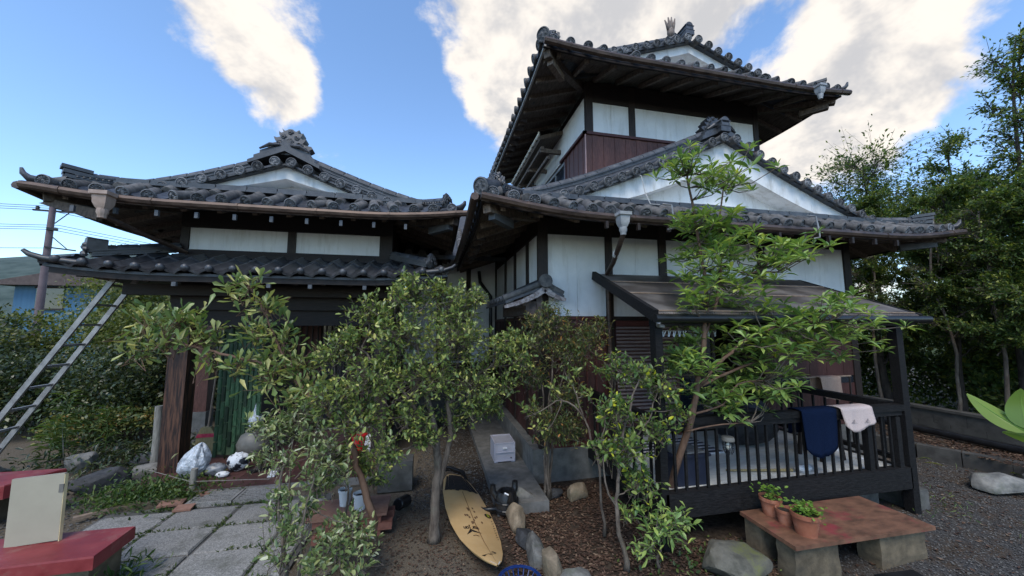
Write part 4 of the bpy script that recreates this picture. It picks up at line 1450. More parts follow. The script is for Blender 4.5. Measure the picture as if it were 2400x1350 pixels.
# ================================================================ ground
def ground_material():
    m = bpy.data.materials.new('garden ground')
    m.use_nodes = True
    N, L = m.node_tree.nodes, m.node_tree.links
    b = N['Principled BSDF']
    b.inputs['Roughness'].default_value = 0.95
    b.inputs['Specular IOR Level'].default_value = 0.15
    geo = N.new('ShaderNodeNewGeometry')
    sep = N.new('ShaderNodeSeparateXYZ')
    L.new(geo.outputs['Position'], sep.inputs[0])

    def noise(sc, det=6, ro=0.6):
        n = N.new('ShaderNodeTexNoise')
        n.inputs['Scale'].default_value = sc
        n.inputs['Detail'].default_value = det
        n.inputs['Roughness'].default_value = ro
        L.new(geo.outputs['Position'], n.inputs['Vector'])
        return n.outputs['Fac']

    def ramp(v, a, bb, lo=0, hi=1):
        r = N.new('ShaderNodeMapRange')
        r.inputs['From Min'].default_value = a
        r.inputs['From Max'].default_value = bb
        r.inputs['To Min'].default_value = lo
        r.inputs['To Max'].default_value = hi
        L.new(v, r.inputs['Value'])
        return r.outputs[0]

    def mix(f, a, bb):
        x = N.new('ShaderNodeMix')
        x.data_type = 'RGBA'
        L.new(f, x.inputs[0])
        for i, c in ((6, a), (7, bb)):
            if isinstance(c, tuple):
                x.inputs[i].default_value = (*c, 1)
            else:
                L.new(c, x.inputs[i])
        return x.outputs[2]

    def add(a, bb):
        x = N.new('ShaderNodeMath')
        L.new(a, x.inputs[0])
        L.new(bb, x.inputs[1])
        return x.outputs[0]

    big = noise(1.3, 4)
    soil = mix(ramp(noise(24), 0.35, 0.68), (0.030, 0.021, 0.015), (0.085, 0.064, 0.047))
    sand = mix(ramp(noise(130, 2), 0.35, 0.65), (0.075, 0.060, 0.043), (0.17, 0.14, 0.105))
    grav = mix(ramp(noise(75, 3), 0.36, 0.64), (0.030, 0.028, 0.026), (0.105, 0.099, 0.093))
    gravd = mix(ramp(noise(3.0, 5), 0.45, 0.62), grav, mix(ramp(noise(60), 0.4, 0.6), (0.040, 0.029, 0.020), (0.105, 0.078, 0.056)))
    wob = ramp(big, 0.3, 0.7, -0.5, 0.5)
    # sandy patch left of the surfboard
    f_sand = ramp(add(sep.outputs[0], wob), 0.55, 0.15)
    c = mix(f_sand, soil, sand)
    f_gr = ramp(add(sep.outputs[0], wob), 3.0, 3.9)
    c = mix(f_gr, c, gravd)
    f_far = ramp(sep.outputs[1], 12.0, 18.0)
    c = mix(f_far, c, mix(ramp(noise(2.0), 0.4, 0.6), (0.03, 0.05, 0.015), (0.07, 0.085, 0.03)))
    L.new(c, b.inputs['Base Color'])
    bp = N.new('ShaderNodeBump')
    bp.inputs['Strength'].default_value = 0.9
    bp.inputs['Distance'].default_value = 0.012
    L.new(noise(60, 4, 0.7), bp.inputs['Height'])
    L.new(bp.outputs[0], b.inputs['Normal'])
    return m


M_GROUND = ground_material()
rg = random.Random(11)
gxs = [-2500, -900, -300, -100, -40, -22] + [-14 + 0.25 * i for i in range(0, 105)] + [14, 20, 40, 100, 300, 900, 2500]
gys = [-900, -100, -20, -6] + [-2 + 0.25 * i for i in range(0, 57)] + [14, 20, 40, 100, 300, 900, 2500]


def gz(x, y):
    if not (-12 < x < 11 and -1 < y < 11):
        return 0.0
    return 0.018 * math.sin(2.1 * x + 0.6 * y) * math.cos(1.7 * y - 0.4 * x) + 0.010 * math.sin(5.3 * x + 1.1) * math.sin(4.7 * y) - 0.012


gm = MB()
nx, ny = len(gxs), len(gys)
gm.add([(x, y, gz(x, y)) for y in gys for x in gxs], [(j * nx + i, j * nx + i + 1, (j + 1) * nx + i + 1, (j + 1) * nx + i) for j in range(ny - 1) for i in range(nx - 1)])
tag(gm.build('ground', M_GROUND, smooth=True), kind='structure')


# loose things nobody could count: dead leaves, gravel, moss
def scatter(name, n, area, size, mats, seed, lift=0.006, flat=0.5, round_=False, avoid=None):
    rnd = np.random.RandomState(seed)
    x = rnd.uniform(area[0], area[1], n)
    y = rnd.uniform(area[2], area[3], n)
    keep = np.ones(n, bool)
    if avoid:
        keep = np.array([not avoid(a, b) for a, b in zip(x, y)])
    x, y = x[keep], y[keep]
    n = len(x)
    s = rnd.uniform(size[0], size[1], n)
    a = rnd.uniform(0, 6.283, n)
    tx = rnd.normal(0, flat, n)
    ty = rnd.normal(0, flat, n)
    z = np.array([gz(p, q) for p, q in zip(x, y)]) + lift + rnd.uniform(0, lift, n)
    if round_:
        tmpl = np.array([(1, 0, 0), (0, 0.8, 0), (-0.9, 0.1, 0), (0.1, -0.8, 0), (0.05, 0, 0.7)]) * 0.5
        tris = np.array([(0, 1, 4), (1, 2, 4), (2, 3, 4), (3, 0, 4)])
    else:
        tmpl = np.array([(0.5, 0, 0.06), (0.1, 0.24, 0), (-0.5, 0.02, 0.04), (0.05, -0.24, 0.0), (0, 0, -0.05)])
        tris = np.array([(0, 1, 4), (1, 2, 4), (2, 3, 4), (3, 0, 4)])
    V = np.zeros((n, len(tmpl), 3))
    for k, (u, v, w) in enumerate(tmpl):
        lx, ly = u * s, v * s
        V[:, k, 0] = x + lx * np.cos(a) - ly * np.sin(a)
        V[:, k, 1] = y + lx * np.sin(a) + ly * np.cos(a)
        V[:, k, 2] = z + w * s + np.abs(lx * tx + ly * ty) * 0.5
    T = (tris[None] + (np.arange(n) * len(tmpl))[:, None, None]).reshape(-1, 3)
    return tri_object(name, V.reshape(-1, 3), T, mats)


def tri_mesh(name, V, T, mat):
    me = bpy.data.meshes.new(name)
    me.vertices.add(len(V))
    me.vertices.foreach_set('co', np.ascontiguousarray(V, dtype=np.float32).ravel())
    me.loops.add(len(T) * 3)
    me.loops.foreach_set('vertex_index', np.ascontiguousarray(T, dtype=np.int32).ravel())
    me.polygons.add(len(T))
    me.polygons.foreach_set('loop_start', np.arange(0, len(T) * 3, 3, dtype=np.int32))
    me.materials.append(mat)
    me.update(calc_edges=True)
    me.validate()
    return me


def tri_object(name, V, T, mat, parent=None):
    return put(name, tri_mesh(name, V, T, mat), parent)


M_DEAD = leaf_material('dead leaf', [(0.0, (0.036, 0.020, 0.013)), (0.45, (0.082, 0.044, 0.028)), (0.85, (0.14, 0.082, 0.054)), (1.0, (0.26, 0.18, 0.12))], trans=0.1, rough=0.7)
M_PEB = leaf_material('gravel chip', [(0.0, (0.028, 0.025, 0.022)), (0.5, (0.075, 0.069, 0.062)), (1.0, (0.165, 0.155, 0.14))], trans=0.0, rough=0.9)
M_MOSSG = leaf_material('moss and small grass', [(0.0, (0.022, 0.045, 0.010)), (0.6, (0.05, 0.085, 0.018)), (1.0, (0.11, 0.13, 0.035))], trans=0.25, rough=0.7)


def in_house(x, y):
    return (x > 1.25 and y > 4.6) or (2.1 < x < 5.1 and y > 3.1) or (0.72 < x < 1.27 and y > 3.95)


tag(scatter('dead_leaves', 12000, (0.72, 2.9, 2.2, 4.5), (0.018, 0.052), M_DEAD, 1, avoid=in_house), 'brown dead leaves covering the bed between stones and veranda', 'leaf litter', kind='stuff')
tag(scatter('dead_leaves', 3800, (-0.75, 0.75, 2.5, 5.0), (0.014, 0.036), M_DEAD, 2, avoid=lambda x, y: y > 4.2 and random.random() < .7), 'sparse dead leaves on sandy soil around the surfboard', 'leaf litter', kind='stuff')
tag(scatter('dead_leaves', 5200, (2.8, 8.0, 1.8, 6.0), (0.018, 0.055), M_DEAD, 3, avoid=lambda x, y: in_house(x, y) or (random.random() < .55 and y < 3.0)), 'dead leaves strewn over the gravel yard beside the veranda', 'leaf litter', kind='stuff')
tag(scatter('gravel', 26000, (2.8, 7.2, 1.6, 4.6), (0.008, 0.024), M_PEB, 4, lift=0.003, round_=True, avoid=in_house), 'grey gravel of the yard right of the worn red platform', 'gravel', kind='stuff')
tag(scatter('gravel', 5000, (-0.2, 0.75, 4.2, 8.0), (0.012, 0.034), M_PEB, 5, lift=0.003, round_=True), 'dark gravel strip between the two wings of the house', 'gravel', kind='stuff')
tag(scatter('gravel', 5000, (-4.6, -2.6, 4.0, 7.6), (0.012, 0.04), M_PEB, 6, lift=0.003, round_=True), 'pale gravel beside the weeds left of the porch', 'gravel', kind='stuff')

# paving slabs of the path (each one laid by itself)
path = MB().bx(-3.32, -1.12, 2.35, 4.84, -0.06, 0.004).build('path', M_CONC_D)
tag(path, kind='structure')
srnd = random.Random(5)
XL = [-3.30, -2.64, -2.03, -1.42, -1.15]
YL = [2.40, 2.92, 3.38, 3.83, 4.29, 4.72]
for j in range(len(YL) - 1):
    for i in range(len(XL) - 1):
        x0, x1, y0, y1 = XL[i] + 0.012, XL[i + 1] - 0.012, YL[j] + 0.010, YL[j + 1] - 0.010
        tz = srnd.uniform(0.016, 0.028)
        b = MB()
        k = 0.012
        b.add([(x0 + k, y0 + k, tz), (x1 - k, y0 + k, tz + srnd.uniform(-.006, .006)), (x1 - k, y1 - k, tz + srnd.uniform(-.006, .006)), (x0 + k, y1 - k, tz),
               (x0, y0, tz - k), (x1, y0, tz - k), (x1, y1, tz - k), (x0, y1, tz - k), (x0, y0, -0.03), (x1, y0, -0.03), (x1, y1, -0.03), (x0, y1, -0.03)],
              [(0, 1, 2, 3), (4, 5, 1, 0), (5, 6, 2, 1), (6, 7, 3, 2), (7, 4, 0, 3), (8, 9, 5, 4), (9, 10, 6, 5), (10, 11, 7, 6), (11, 8, 4, 7)])
        b.build('paving_slab', M_PAVE, path)
# slotted drain cover in front of the porch
dc = thing('drain_cover', (-2.15, 4.92, 0), 'grey slotted concrete drain cover at the foot of the porch', 'drain cover')
for k in range(2):
    x0 = -2.62 + k * 0.47
    fr = MB()
    fr.bx(x0, x0 + 0.455, 4.77, 4.81, 0.0, 0.05).bx(x0, x0 + 0.455, 5.045, 5.085, 0.0, 0.05).bx(x0, x0 + 0.03, 4.81, 5.045, 0.0, 0.05).bx(x0 + 0.425, x0 + 0.455, 4.81, 5.045, 0.0, 0.05)
    fr.build('cover_frame', M_PAVE, dc)
    for q in range(5):
        y = 4.835 + q * 0.047
        MB().bx(x0 + 0.03, x0 + 0.425, y, y + 0.019, 0.0, 0.047).build('cover_bar', M_PAVE, dc)
box('cover_bed', M_BLACK, dc, -2.62, -1.70, 4.78, 5.07, -0.04, 0.004)
# moss and weeds in the joints
def strip(n, a, b, wdt, seed):
    rnd = np.random.RandomState(seed)
    t = rnd.uniform(0, 1, n)
    return np.stack([a[0] + (b[0] - a[0]) * t + rnd.normal(0, wdt, n), a[1] + (b[1] - a[1]) * t + rnd.normal(0, wdt, n)], 1)


# concrete walk along the main house, curb and terrace on the right
wk = MB().bx(0.70, 1.27, 3.95, 8.17, -0.05, 0.085).build('side_walk', M_CONC)
tag(wk, kind='structure')
tr = MB()
tr.prism([(7.28, 2.0), (7.62, 3.2), (7.26, 4.3), (7.1, 6.0), (7.1, 10.5), (8.9, 10.5), (8.9, 2.0)], -0.05, 0.17, axis='z')
tag(tr.build('terrace', M_GROUND), kind='structure')
curb = thing('stone_curb', (7.3, 4.3, 0), 'low grey concrete curb holding the leaf-strewn terrace on the right', 'curb')
cp = [(7.95, 2.0), (7.53, 3.44), (7.36, 3.83), (7.18, 4.22), (7.06, 5.0), (7.02, 6.0), (7.02, 7.2)]
for k in range(len(cp) - 1):
    a, b_ = Vector((*cp[k], 0.09)), Vector((*cp[k + 1], 0.09))
    g = (b_ - a).normalized() * 0.006
    MB().bar(a + g, b_ - g, 0.13, 0.23).build('curb_stone', M_WALLB, curb)
tag(scatter('dead_leaves', 3000, (7.3, 8.1, 2.4, 7.0), (0.03, 0.075), M_DEAD, 8), kind='stuff', label='dead leaves lying on the terrace along the block wall', cat='leaf litter')
for v in bpy.data.objects['dead_leaves.003'].data.vertices:
    v.co.z += 0.185
# block wall at the boundary
bw = thing('boundary_wall', (8.2, 5, 0), 'low weathered concrete block wall along the garden edge under the trees', 'wall')
y = 1.6
k = 0
bwm = MB().bx(-0.06, 0.06, 0.002, 0.388, 0, 0.189).mesh('wall_block', M_WALLB)
while y < 11:
    for j in range(2):
        put('wall_block', bwm, bw, (8.2, y + (0.195 if j else 0), 0.20 + j * 0.19))
    y += 0.39
box('wall_coping', M_WALLB, bw, 8.11, 8.29, 1.6, 11.2, 0.582, 0.62)
pipe = MB().tube([(8.06, 1.6, 0.25), (8.05, 3.6, 0.25), (8.04, 4.7, 0.25), (8.02, 7, 0.25), (8.02, 11, 0.25)], 0.055, 8).build('drain_pipe', M_BLACK, smooth=True)
tag(pipe, 'dark round pipe lying along the foot of the block wall', 'pipe')
ygr = 1.8
pk = MB().bx(-0.018, 0.018, -0.018, 0.018, 0.17, 1.35).mesh('fence_post', M_STAKE)

# stones
from mathutils import noise as mnoise
import bmesh


def stone(name, loc, size, mat, label, seed, group=None, rot=0.0, cat='stone'):
    rnd = random.Random(seed)
    bm = bmesh.new()
    n = 26
    for k in range(n):
        v = Vector((rnd.gauss(0, 1), rnd.gauss(0, 1), rnd.gauss(0, 1))).normalized()
        e = (abs(v.x) ** 4 + abs(v.y) ** 4 + abs(v.z) ** 4) ** (-1 / 4)
        q = e * rnd.uniform(0.86, 1.08)
        bm.verts.new((v.x * q * size[0], v.y * q * size[1], v.z * q * size[2]))
    r_ = bmesh.ops.convex_hull(bm, input=bm.verts)
    bmesh.ops.delete(bm, geom=[g for g in r_['geom_interior'] if isinstance(g, bmesh.types.BMVert)], context='VERTS')
    bmesh.ops.dissolve_limit(bm, angle_limit=0.16, verts=bm.verts, edges=bm.edges)
    bmesh.ops.bevel(bm, geom=list(bm.edges), offset=min(size) * 0.13, segments=2, profile=0.6, affect='EDGES')
    bmesh.ops.triangulate(bm, faces=bm.faces)
    bmesh.ops.subdivide_edges(bm, edges=[e_ for e_ in bm.edges if e_.calc_length() > min(size) * 0.35], cuts=1, use_grid_fill=True)
    for v in bm.verts:
        d = mnoise.fractal(v.co * (2.2 / max(size)) + Vector((seed * 2.7, 0, 0)), 0.8, 2.2, 4)
        v.co += v.co.normalized() * d * 0.07 * max(size)
    me = bpy.data.meshes.new(name)
    bm.to_mesh(me)
    bm.free()
    me.materials.append(mat)
    me.polygons.foreach_set('use_smooth', [True] * len(me.polygons))
    me.set_sharp_from_angle(angle=R(32))
    o = put(name, me)
    o.location = (loc[0], loc[1], loc[2] + size[2] * 0.42)
    o.rotation_euler = (rnd.uniform(-.12, .12), rnd.uniform(-.12, .12), rot)
    return tag(o, label, cat, group)


stone('garden_stone', (0.84, 3.72, 0), (0.10, 0.17, 0.12), M_STONE_O, 'upright ochre stone next to the black pump', 1)
stone('garden_stone', (0.86, 3.45, 0), (0.08, 0.14, 0.07), M_STONE_D, 'dark low stone behind the grey upright edging stone', 2)
stone('garden_stone', (0.90, 3.20, 0), (0.075, 0.17, 0.11), M_STONE, 'grey upright edging stone beside the surfboard nose', 3)
stone('garden_stone', (0.97, 2.98, 0), (0.085, 0.13, 0.11), M_STONE_O, 'rusty brown edging stone nearest the blue basket', 4)
stone('garden_stone', (1.12, 2.84, 0), (0.14, 0.10, 0.06), M_STONE, 'flat grey stone at the bottom edge by the blue basket', 5)
stone('garden_stone', (1.02, 4.12, 0), (0.13, 0.10, 0.13), M_STONE, 'pale grey stone between the pump and the house corner', 6)
stone('garden_stone', (1.68, 4.15, 0), (0.13, 0.10, 0.11), M_STONE_O, 'brown stone against the plinth right of the nandina', 7)
stone('garden_stone', (1.36, 4.22, 0), (0.16, 0.06, 0.06), M_STONE_D, 'dark flat edging stone at the foot of the nandina', 8)
stone('boulder', (2.42, 2.66, 0), (0.26, 0.19, 0.13), M_MOSS, 'mossy brown boulder left of the worn red platform', 9, cat='boulder')
stone('boulder', (2.02, 2.50, 0), (0.17, 0.12, 0.06), M_STONE, 'low grey stone beside the mossy boulder', 10, cat='boulder')
stone('boulder', (6.78, 3.20, 0), (0.34, 0.19, 0.14), M_STONE, 'smooth long grey boulder lying in front of the right curb', 11, cat='boulder', rot=-0.3)
stone('boulder', (7.25, 3.0, 0), (0.22, 0.2, 0.2), M_CONC_D, 'square grey stone ending the curb at the right edge', 12, cat='boulder')
stone('boulder', (-3.95, 5.55, 0), (0.26, 0.17, 0.15), M_STONE_D, 'black angular boulder behind the cream board', 13, cat='boulder', rot=0.5)
stone('boulder', (-3.70, 5.95, 0), (0.19, 0.15, 0.10), M_STONE, 'grey angular stone right of the black boulder', 14, cat='boulder')
stone('boulder', (-3.95, 6.45, 0), (0.28, 0.2, 0.11), M_STONE_D, 'dark flat boulder in the row towards the grained pillar', 15, cat='boulder')
stone('boulder', (-4.0, 7.2, 0), (0.22, 0.18, 0.13), M_STONE, 'pale rounded boulder behind the wooden stake', 16, cat='boulder')
stone('boulder', (-4.72, 6.3, 0), (0.16, 0.14, 0.16), M_STONE, 'rough white-veined rock above the cream board', 17, cat='boulder')
stone('boulder', (-4.75, 7.0, 0), (0.10, 0.09, 0.07), M_STONE, 'small white and red stone beyond the white-veined rock', 18, cat='boulder')
stone('boulder', (-5.6, 6.0, 0), (0.3, 0.22, 0.15), M_STONE, 'broad grey rock at the foot of the ladder', 19, cat='boulder')
stone('boulder', (-0.75, 2.75, 0), (0.17, 0.13, 0.14), M_STONE, 'pale grey rock among the shrubs at the bottom', 20, cat='boulder')
stone('boulder', (-0.9, 3.35, 0), (0.15, 0.12, 0.12), M_STONE_O, 'brown rock below the brick planter', 21, cat='boulder')
for k, (x, y, s_, l_) in enumerate(((0.35, 4.72, 0.09, 'flat pale slab fragment behind the surfboard tail'), (0.48, 5.1, 0.05, 'small pale stone on the dark gravel'))):
    stone('garden_stone', (x, y, -0.02), (s_ * 1.6, s_, s_ * 0.4), M_CONC, l_, 30 + k)

# loose clay tiles and edging near the weeds
ed = MB().bar((-3.35, 4.86, 0.02), (-2.75, 4.93, 0.02), 0.06, 0.07).build('edging_brick', M_BLOCK)
tag(ed, 'weathered brick edging between the weeds and the path', 'edging')
for k, (x, y, r_, lb) in enumerate(((-2.78, 4.86, 0.2, 'larger loose clay tile lying at the end of the brick edging'), (-2.58, 4.72, 0.1, 'small loose clay tile lying on the paving slabs'), (-2.55, 5.06, 0.9, 'loose clay tile tilted against the short stake'))):
    b = MB().bx(-0.11 + 0.03 * (k > 0), 0.11 - 0.03 * (k > 0), -0.06, 0.06, 0, 0.02)
    o = b.build('clay_tile', material('pale clay %d' % k, (0.20, 0.10, 0.07), (0.29, 0.16, 0.115), rough=0.9, scale=12))
    o.location = (x, y, 0.03)
    o.rotation_euler = (0.05, 0.03, r_)
    tag(o, lb, 'tile')
MB().bar((-3.55, 4.72, 0.03), (-3.0, 5.08, 0.03), 0.05, 0.03).build('loose_batten', M_LATH)
tag(bpy.data.objects['loose_batten'], 'thin weathered batten lying on the soil by the weeds', 'batten')

# ================================================================ veranda
ver = thing('veranda', (3.6, 3.8, 0), 'black timber veranda with pale deck, slender balusters and corrugated plastic roof', 'veranda')
VX0, VX1, VY0, VY1, DZ = 2.12, 5.06, 3.06, 4.60, 0.46
box('front_beam', M_BLACKW, ver, VX0 - 0.05, VX1 - 0.03, VY0 - 0.045, VY0 + 0.045, 0.26, 0.475)
box('side_beam', M_BLACKW, ver, VX1 - 0.08, VX1 + 0.02, VY0 + 0.05, VY1, 0.24, 0.455)
for x, z1, wd in ((2.06, 2.08, 0.075), (5.06, 2.08, 0.09)):
    MB().bx(x - wd / 2, x + wd / 2, VY0 - 0.045, VY0 + 0.045, 0.0, z1).build('post', M_BLACKW, ver)
box('post_footing', M_CONC_D, ver, 5.10, 5.36, VY0 + 0.03, VY0 + 0.33, -0.02, 0.19)
box('post_footing', M_CONC_D, ver, 4.6, 4.9, VY0 + 0.2, VY0 + 0.5, -0.02, 0.24)
box('top_rail', M_BLACKW, ver, VX0 - 0.02, 5.015, VY0 - 0.045, VY0 + 0.045, 1.065, 1.13)
box('rail_strip', M_BLACKW, ver, VX0, 5.01, VY0 - 0.025, VY0 + 0.025, 1.015, 1.063)
bal = MB().bx(-0.011, 0.011, -0.011, 0.011, 0.47, 1.02).mesh('baluster', M_BLACKW)
n = 25
for i in range(n):
    put('baluster', bal, ver, (VX0 + 0.08 + i * (4.96 - VX0 - 0.08) / (n - 1), VY0, 0))
for x in (4.52, 4.93):
    MB().bx(x - 0.03, x + 0.03, VY0 - 0.03, VY0 + 0.03, 0.475, 1.0).build('rail_post', M_BLACKW, ver)
# right side rail
box('top_rail', M_BLACKW, ver, 5.02, 5.12, VY0 + 0.07, VY1 + 0.02, 1.055, 1.13)
box('bottom_rail', M_BLACKW, ver, 5.04, 5.10, VY0 + 0.07, VY1 + 0.02, 0.50, 0.55)
for i in range(9):
    put('baluster', bal, ver, (5.07, VY0 + 0.2 + i * 0.155, 0.02))
# left side rail
box('top_rail', M_BLACKW, ver, 2.02, 2.10, VY0 + 0.05, VY1, 1.065, 1.13)
box('side_beam', M_BLACKW, ver, 2.02, 2.09, VY0 + 0.05, VY1, 0.26, 0.48)
for i in range(9):
    put('baluster', bal, ver, (2.06, VY0 + 0.16 + i * 0.155, 0.02))
# floor boards
yb = VY0 + 0.048
k = 0
while yb < VY1:
    MB().bx(VX0 - 0.025, VX1 - 0.085, yb + 0.003, yb + 0.117, DZ - 0.025, DZ).build('deck_board', M_DECK, ver)
    yb += 0.12
for x in (2.4, 3.3, 4.2, 4.85):
    box('joist', M_WOOD, ver, x, x + 0.07, VY0 + 0.05, VY1, 0.30, 0.434)
# roof
def poly_material():
    m = bpy.data.materials.new('smoke brown corrugated plastic')
    m.use_nodes = True
    N, L = m.node_tree.nodes, m.node_tree.links
    b = N['Principled BSDF']
    geo = N.new('ShaderNodeNewGeometry')
    nz = N.new('ShaderNodeTexNoise')
    nz.inputs['Scale'].default_value = 2.2
    nz.inputs['Detail'].default_value = 6
    L.new(geo.outputs['Position'], nz.inputs['Vector'])
    cr = N.new('ShaderNodeValToRGB')
    cr.color_ramp.elements[0].position = 0.42
    cr.color_ramp.elements[0].color = (0.105, 0.100, 0.098, 1)
    cr.color_ramp.elements[1].position = 0.68
    cr.color_ramp.elements[1].color = (0.40, 0.37, 0.345, 1)
    L.new(nz.outputs['Fac'], cr.inputs[0])
    L.new(cr.outputs[0], b.inputs['Base Color'])
    b.inputs['Roughness'].default_value = 0.28
    b.inputs['Specular IOR Level'].default_value = 0.7
    t = N.new('ShaderNodeBsdfTranslucent')
    t.inputs['Color'].default_value = (0.46, 0.37, 0.31, 1)
    ms = N.new('ShaderNodeMixShader')
    ms.inputs[0].default_value = 0.45
    L.new(b.outputs[0], ms.inputs[1])
    L.new(t.outputs[0], ms.inputs[2])
    L.new(ms.outputs[0], N['Material Output'].inputs['Surface'])
    return m


M_POLY = poly_material()
RB, RF = (2.17, 5.72, 4.62, 2.70), (2.00, 5.33, 2.97, 2.10)       # back edge and front edge: x0, x1, y, z
nc = 130
vs, fs = [], []
for i in range(nc * 2 + 1):
    f = i / (nc * 2)
    for (x0, x1, y, z) in (RB, RF):
        vs.append((x0 + (x1 - x0) * f, y, z + (0.009 if i % 2 else -0.009)))
for i in range(nc * 2):
    fs.append((2 * i, 2 * i + 1, 2 * i + 3, 2 * i + 2))
rs = MB().add(vs, fs).build('roof_sheet', M_POLY, ver, smooth=True)
for f in (0.28, 0.60, 0.97):
    a = [RB[k] + (RF[k] - RB[k]) * f for k in range(4)]
    MB().bar((a[0], a[2], a[3] - 0.035), (a[1], a[2], a[3] - 0.035), 0.045, 0.045).build('purlin', M_RAFTER, ver)
    MB().bar((a[0] + 0.03, a[2], a[3] + 0.012), (a[1] - 0.03, a[2], a[3] + 0.012), 0.030, 0.012).build('sheet_strip', M_LATH, ver)
MB().bar((RB[0], RB[2], RB[3] - 0.02), (RF[0], RF[2], RF[3] - 0.02), 0.05, 0.11).build('verge_board', M_BLACKW, ver)
MB().bar((RB[1], RB[2], RB[3] - 0.02), (RF[1], RF[2], RF[3] - 0.02), 0.04, 0.06).build('verge_board', M_BLACKW, ver)
for x in (2.9, 3.8, 4.7):
    MB().bar((x, RB[2], RB[3] - 0.075), (x - 0.1, RF[2], RF[3] - 0.075), 0.04, 0.07).build('rafter', M_BLACKW, ver)
gt = MB()
gt.tube([(RF[0] - 0.03, RF[2] - 0.035, RF[3] - 0.045), (RF[1] + 0.06, RF[2] - 0.035, RF[3] - 0.045)], 0.04, 8)
gt.build('gutter', M_BLACK, ver, smooth=True, angle=60)
box('header_beam', M_BLACKW, ver, 2.02, 5.30, VY0 - 0.05, VY0 + 0.05, 1.985, 2.05)
MB().tube([(2.0, 2.93, 2.02), (2.03, 2.98, 1.99), (2.1, 3.0, 1.98)], 0.02, 6).build('roof_bracket', M_ALU, ver)

# things on the veranda
def drape(name, mat, x0, x1, y, zt, front, back, label, seed, sag=0.02, th=0.007, marks=False):
    rnd = random.Random(seed)
    nx, nz = 14, 10
    prof = []
    yo = 0.066
    for k in range(nz + 1):
        prof.append((-yo - 0.004, zt - front * (1 - k / nz)))
    prof += [(-yo * 0.7, zt + 0.012), (0, zt + 0.016), (yo * 0.7, zt + 0.012)]
    for k in range(nz // 2 + 1):
        prof.append((yo + 0.006, zt - back * k / (nz // 2)))
    vs, fs = [], []
    m = len(prof)
    p1, p2, rnd0 = rnd.uniform(0, 6), rnd.uniform(0, 6), rnd.uniform(-1, 1)
    for i in range(nx + 1):
        u = i / nx
        for k, (yy, z_) in enumerate(prof):
            hang = max(0, zt - z_) / max(front, 0.01)
            wav = (0.004 + 0.016 * hang) * math.sin(u * 8 + p1 + 0.8 * hang) + 0.008 * hang * math.sin(u * 15 + p2) + 0.003 * math.sin(u * 31 + p1)
            nar = 1 - 0.10 * hang * (1 if yy < 0 else 0)
            xx = (x0 + x1) / 2 + (u - 0.5) * (x1 - x0) * nar + 0.02 * hang * (0.5 - rnd0)
            edge = (sag * (1 - (2 * u - 1) ** 2) + 0.018 * math.sin(u * 6.5 + p2) + 0.03 * (u - 0.5) * rnd0) * hang if yy < 0 else 0
            rnd_c = -0.03 * hang * hang * (abs(2 * u - 1) ** 6) if yy < 0 else 0
            vs.append((xx, y + yy + (-abs(wav) if yy < 0 else abs(wav)), z_ - edge - rnd_c))
    for i in range(nx):
        for k in range(m - 1):
            fs.append((i * m + k, i * m + k + 1, (i + 1) * m + k + 1, (i + 1) * m + k))
    b = MB().add(vs, fs)
    o = b.build(name, mat, smooth=True)
    sm = o.modifiers.new('thick', 'SOLIDIFY')
    sm.thickness = th
    sm.offset = 1
    return tag(o, label, 'towel')


drape('towel', M_NAVY, 3.60, 4.04, VY0, 1.135, 0.42, 0.25, 'dark navy towel hanging over the veranda rail', 1)
tw = drape('towel', M_PINK, 4.10, 4.52, VY0, 1.135, 0.20, 0.16, 'pale pink towel with small stitched motifs over the veranda rail', 2)
for cx_ in (4.24, 4.42):
    mb = MB()
    for k in range(3):
        mb.tube([(cx_ - 0.04 + 0.01 * k, VY0 - 0.088 - 0.002 * k, 0.985 + 0.012 * k), (cx_, VY0 - 0.090, 0.992 + 0.014 * k), (cx_ + 0.04 - 0.012 * k, VY0 - 0.089, 0.984 + 0.012 * k)], 0.0012, 5)
    mb.tube([(cx_ - 0.005, VY0 - 0.09, 0.985), (cx_ + 0.002, VY0 - 0.09, 1.03)], 0.001, 5)
    mb.build('stitched_motif', M_NAVYP, tw)
rk = thing('towel_rack', (5.3, 4.2, 0), 'slim wooden rail carrying a tan towel at the back of the veranda', 'towel rack')
MB().tube([(5.0, 4.2, 1.245), (6.0, 4.2, 1.245)], 0.012, 8).build('rail', M_LATH, rk)
for x in (5.02, 5.98):
    MB().tube([(x, 4.2, 0.0), (x, 4.2, 1.25)], 0.012, 8).build('upright', M_WOOD, rk)
o = drape('towel', M_BEIGE, 5.35, 5.72, 4.2, 1.245, 0.30, 0.2, 'tan towel hung on the rail behind the pink towel', 3, sag=0.0)

ln = thing('solar_lantern', (2.72, 2.98, 0.85), 'small wire cage lantern hanging on the veranda balusters', 'lantern')
b = MB()
b.lathe([(0.002, 0.175), (0.05, 0.17), (0.056, 0.155), (0.056, 0.135), (0.045, 0.13)], 14, (2.72, 2.985, 0.78))
b.build('cap', M_JAR, ln, smooth=True, angle=40)
for k in range(6):
    t = k / 6 * 6.283
    MB().tube([(2.72 + 0.05 * math.cos(t), 2.985 + 0.05 * math.sin(t), 0.915), (2.72 + 0.046 * math.cos(t), 2.985 + 0.046 * math.sin(t), 0.83), (2.72 + 0.025 * math.cos(t), 2.985 + 0.025 * math.sin(t), 0.79)], 0.0035, 5).build('cage_wire', M_WIRE, ln)
for z_, r_ in ((0.88, 0.049), (0.84, 0.047)):
    MB().tube([(2.72 + r_ * math.cos(t / 14 * 6.283), 2.985 + r_ * math.sin(t / 14 * 6.283), z_) for t in range(15)], 0.003, 5).build('cage_ring', M_WIRE, ln)
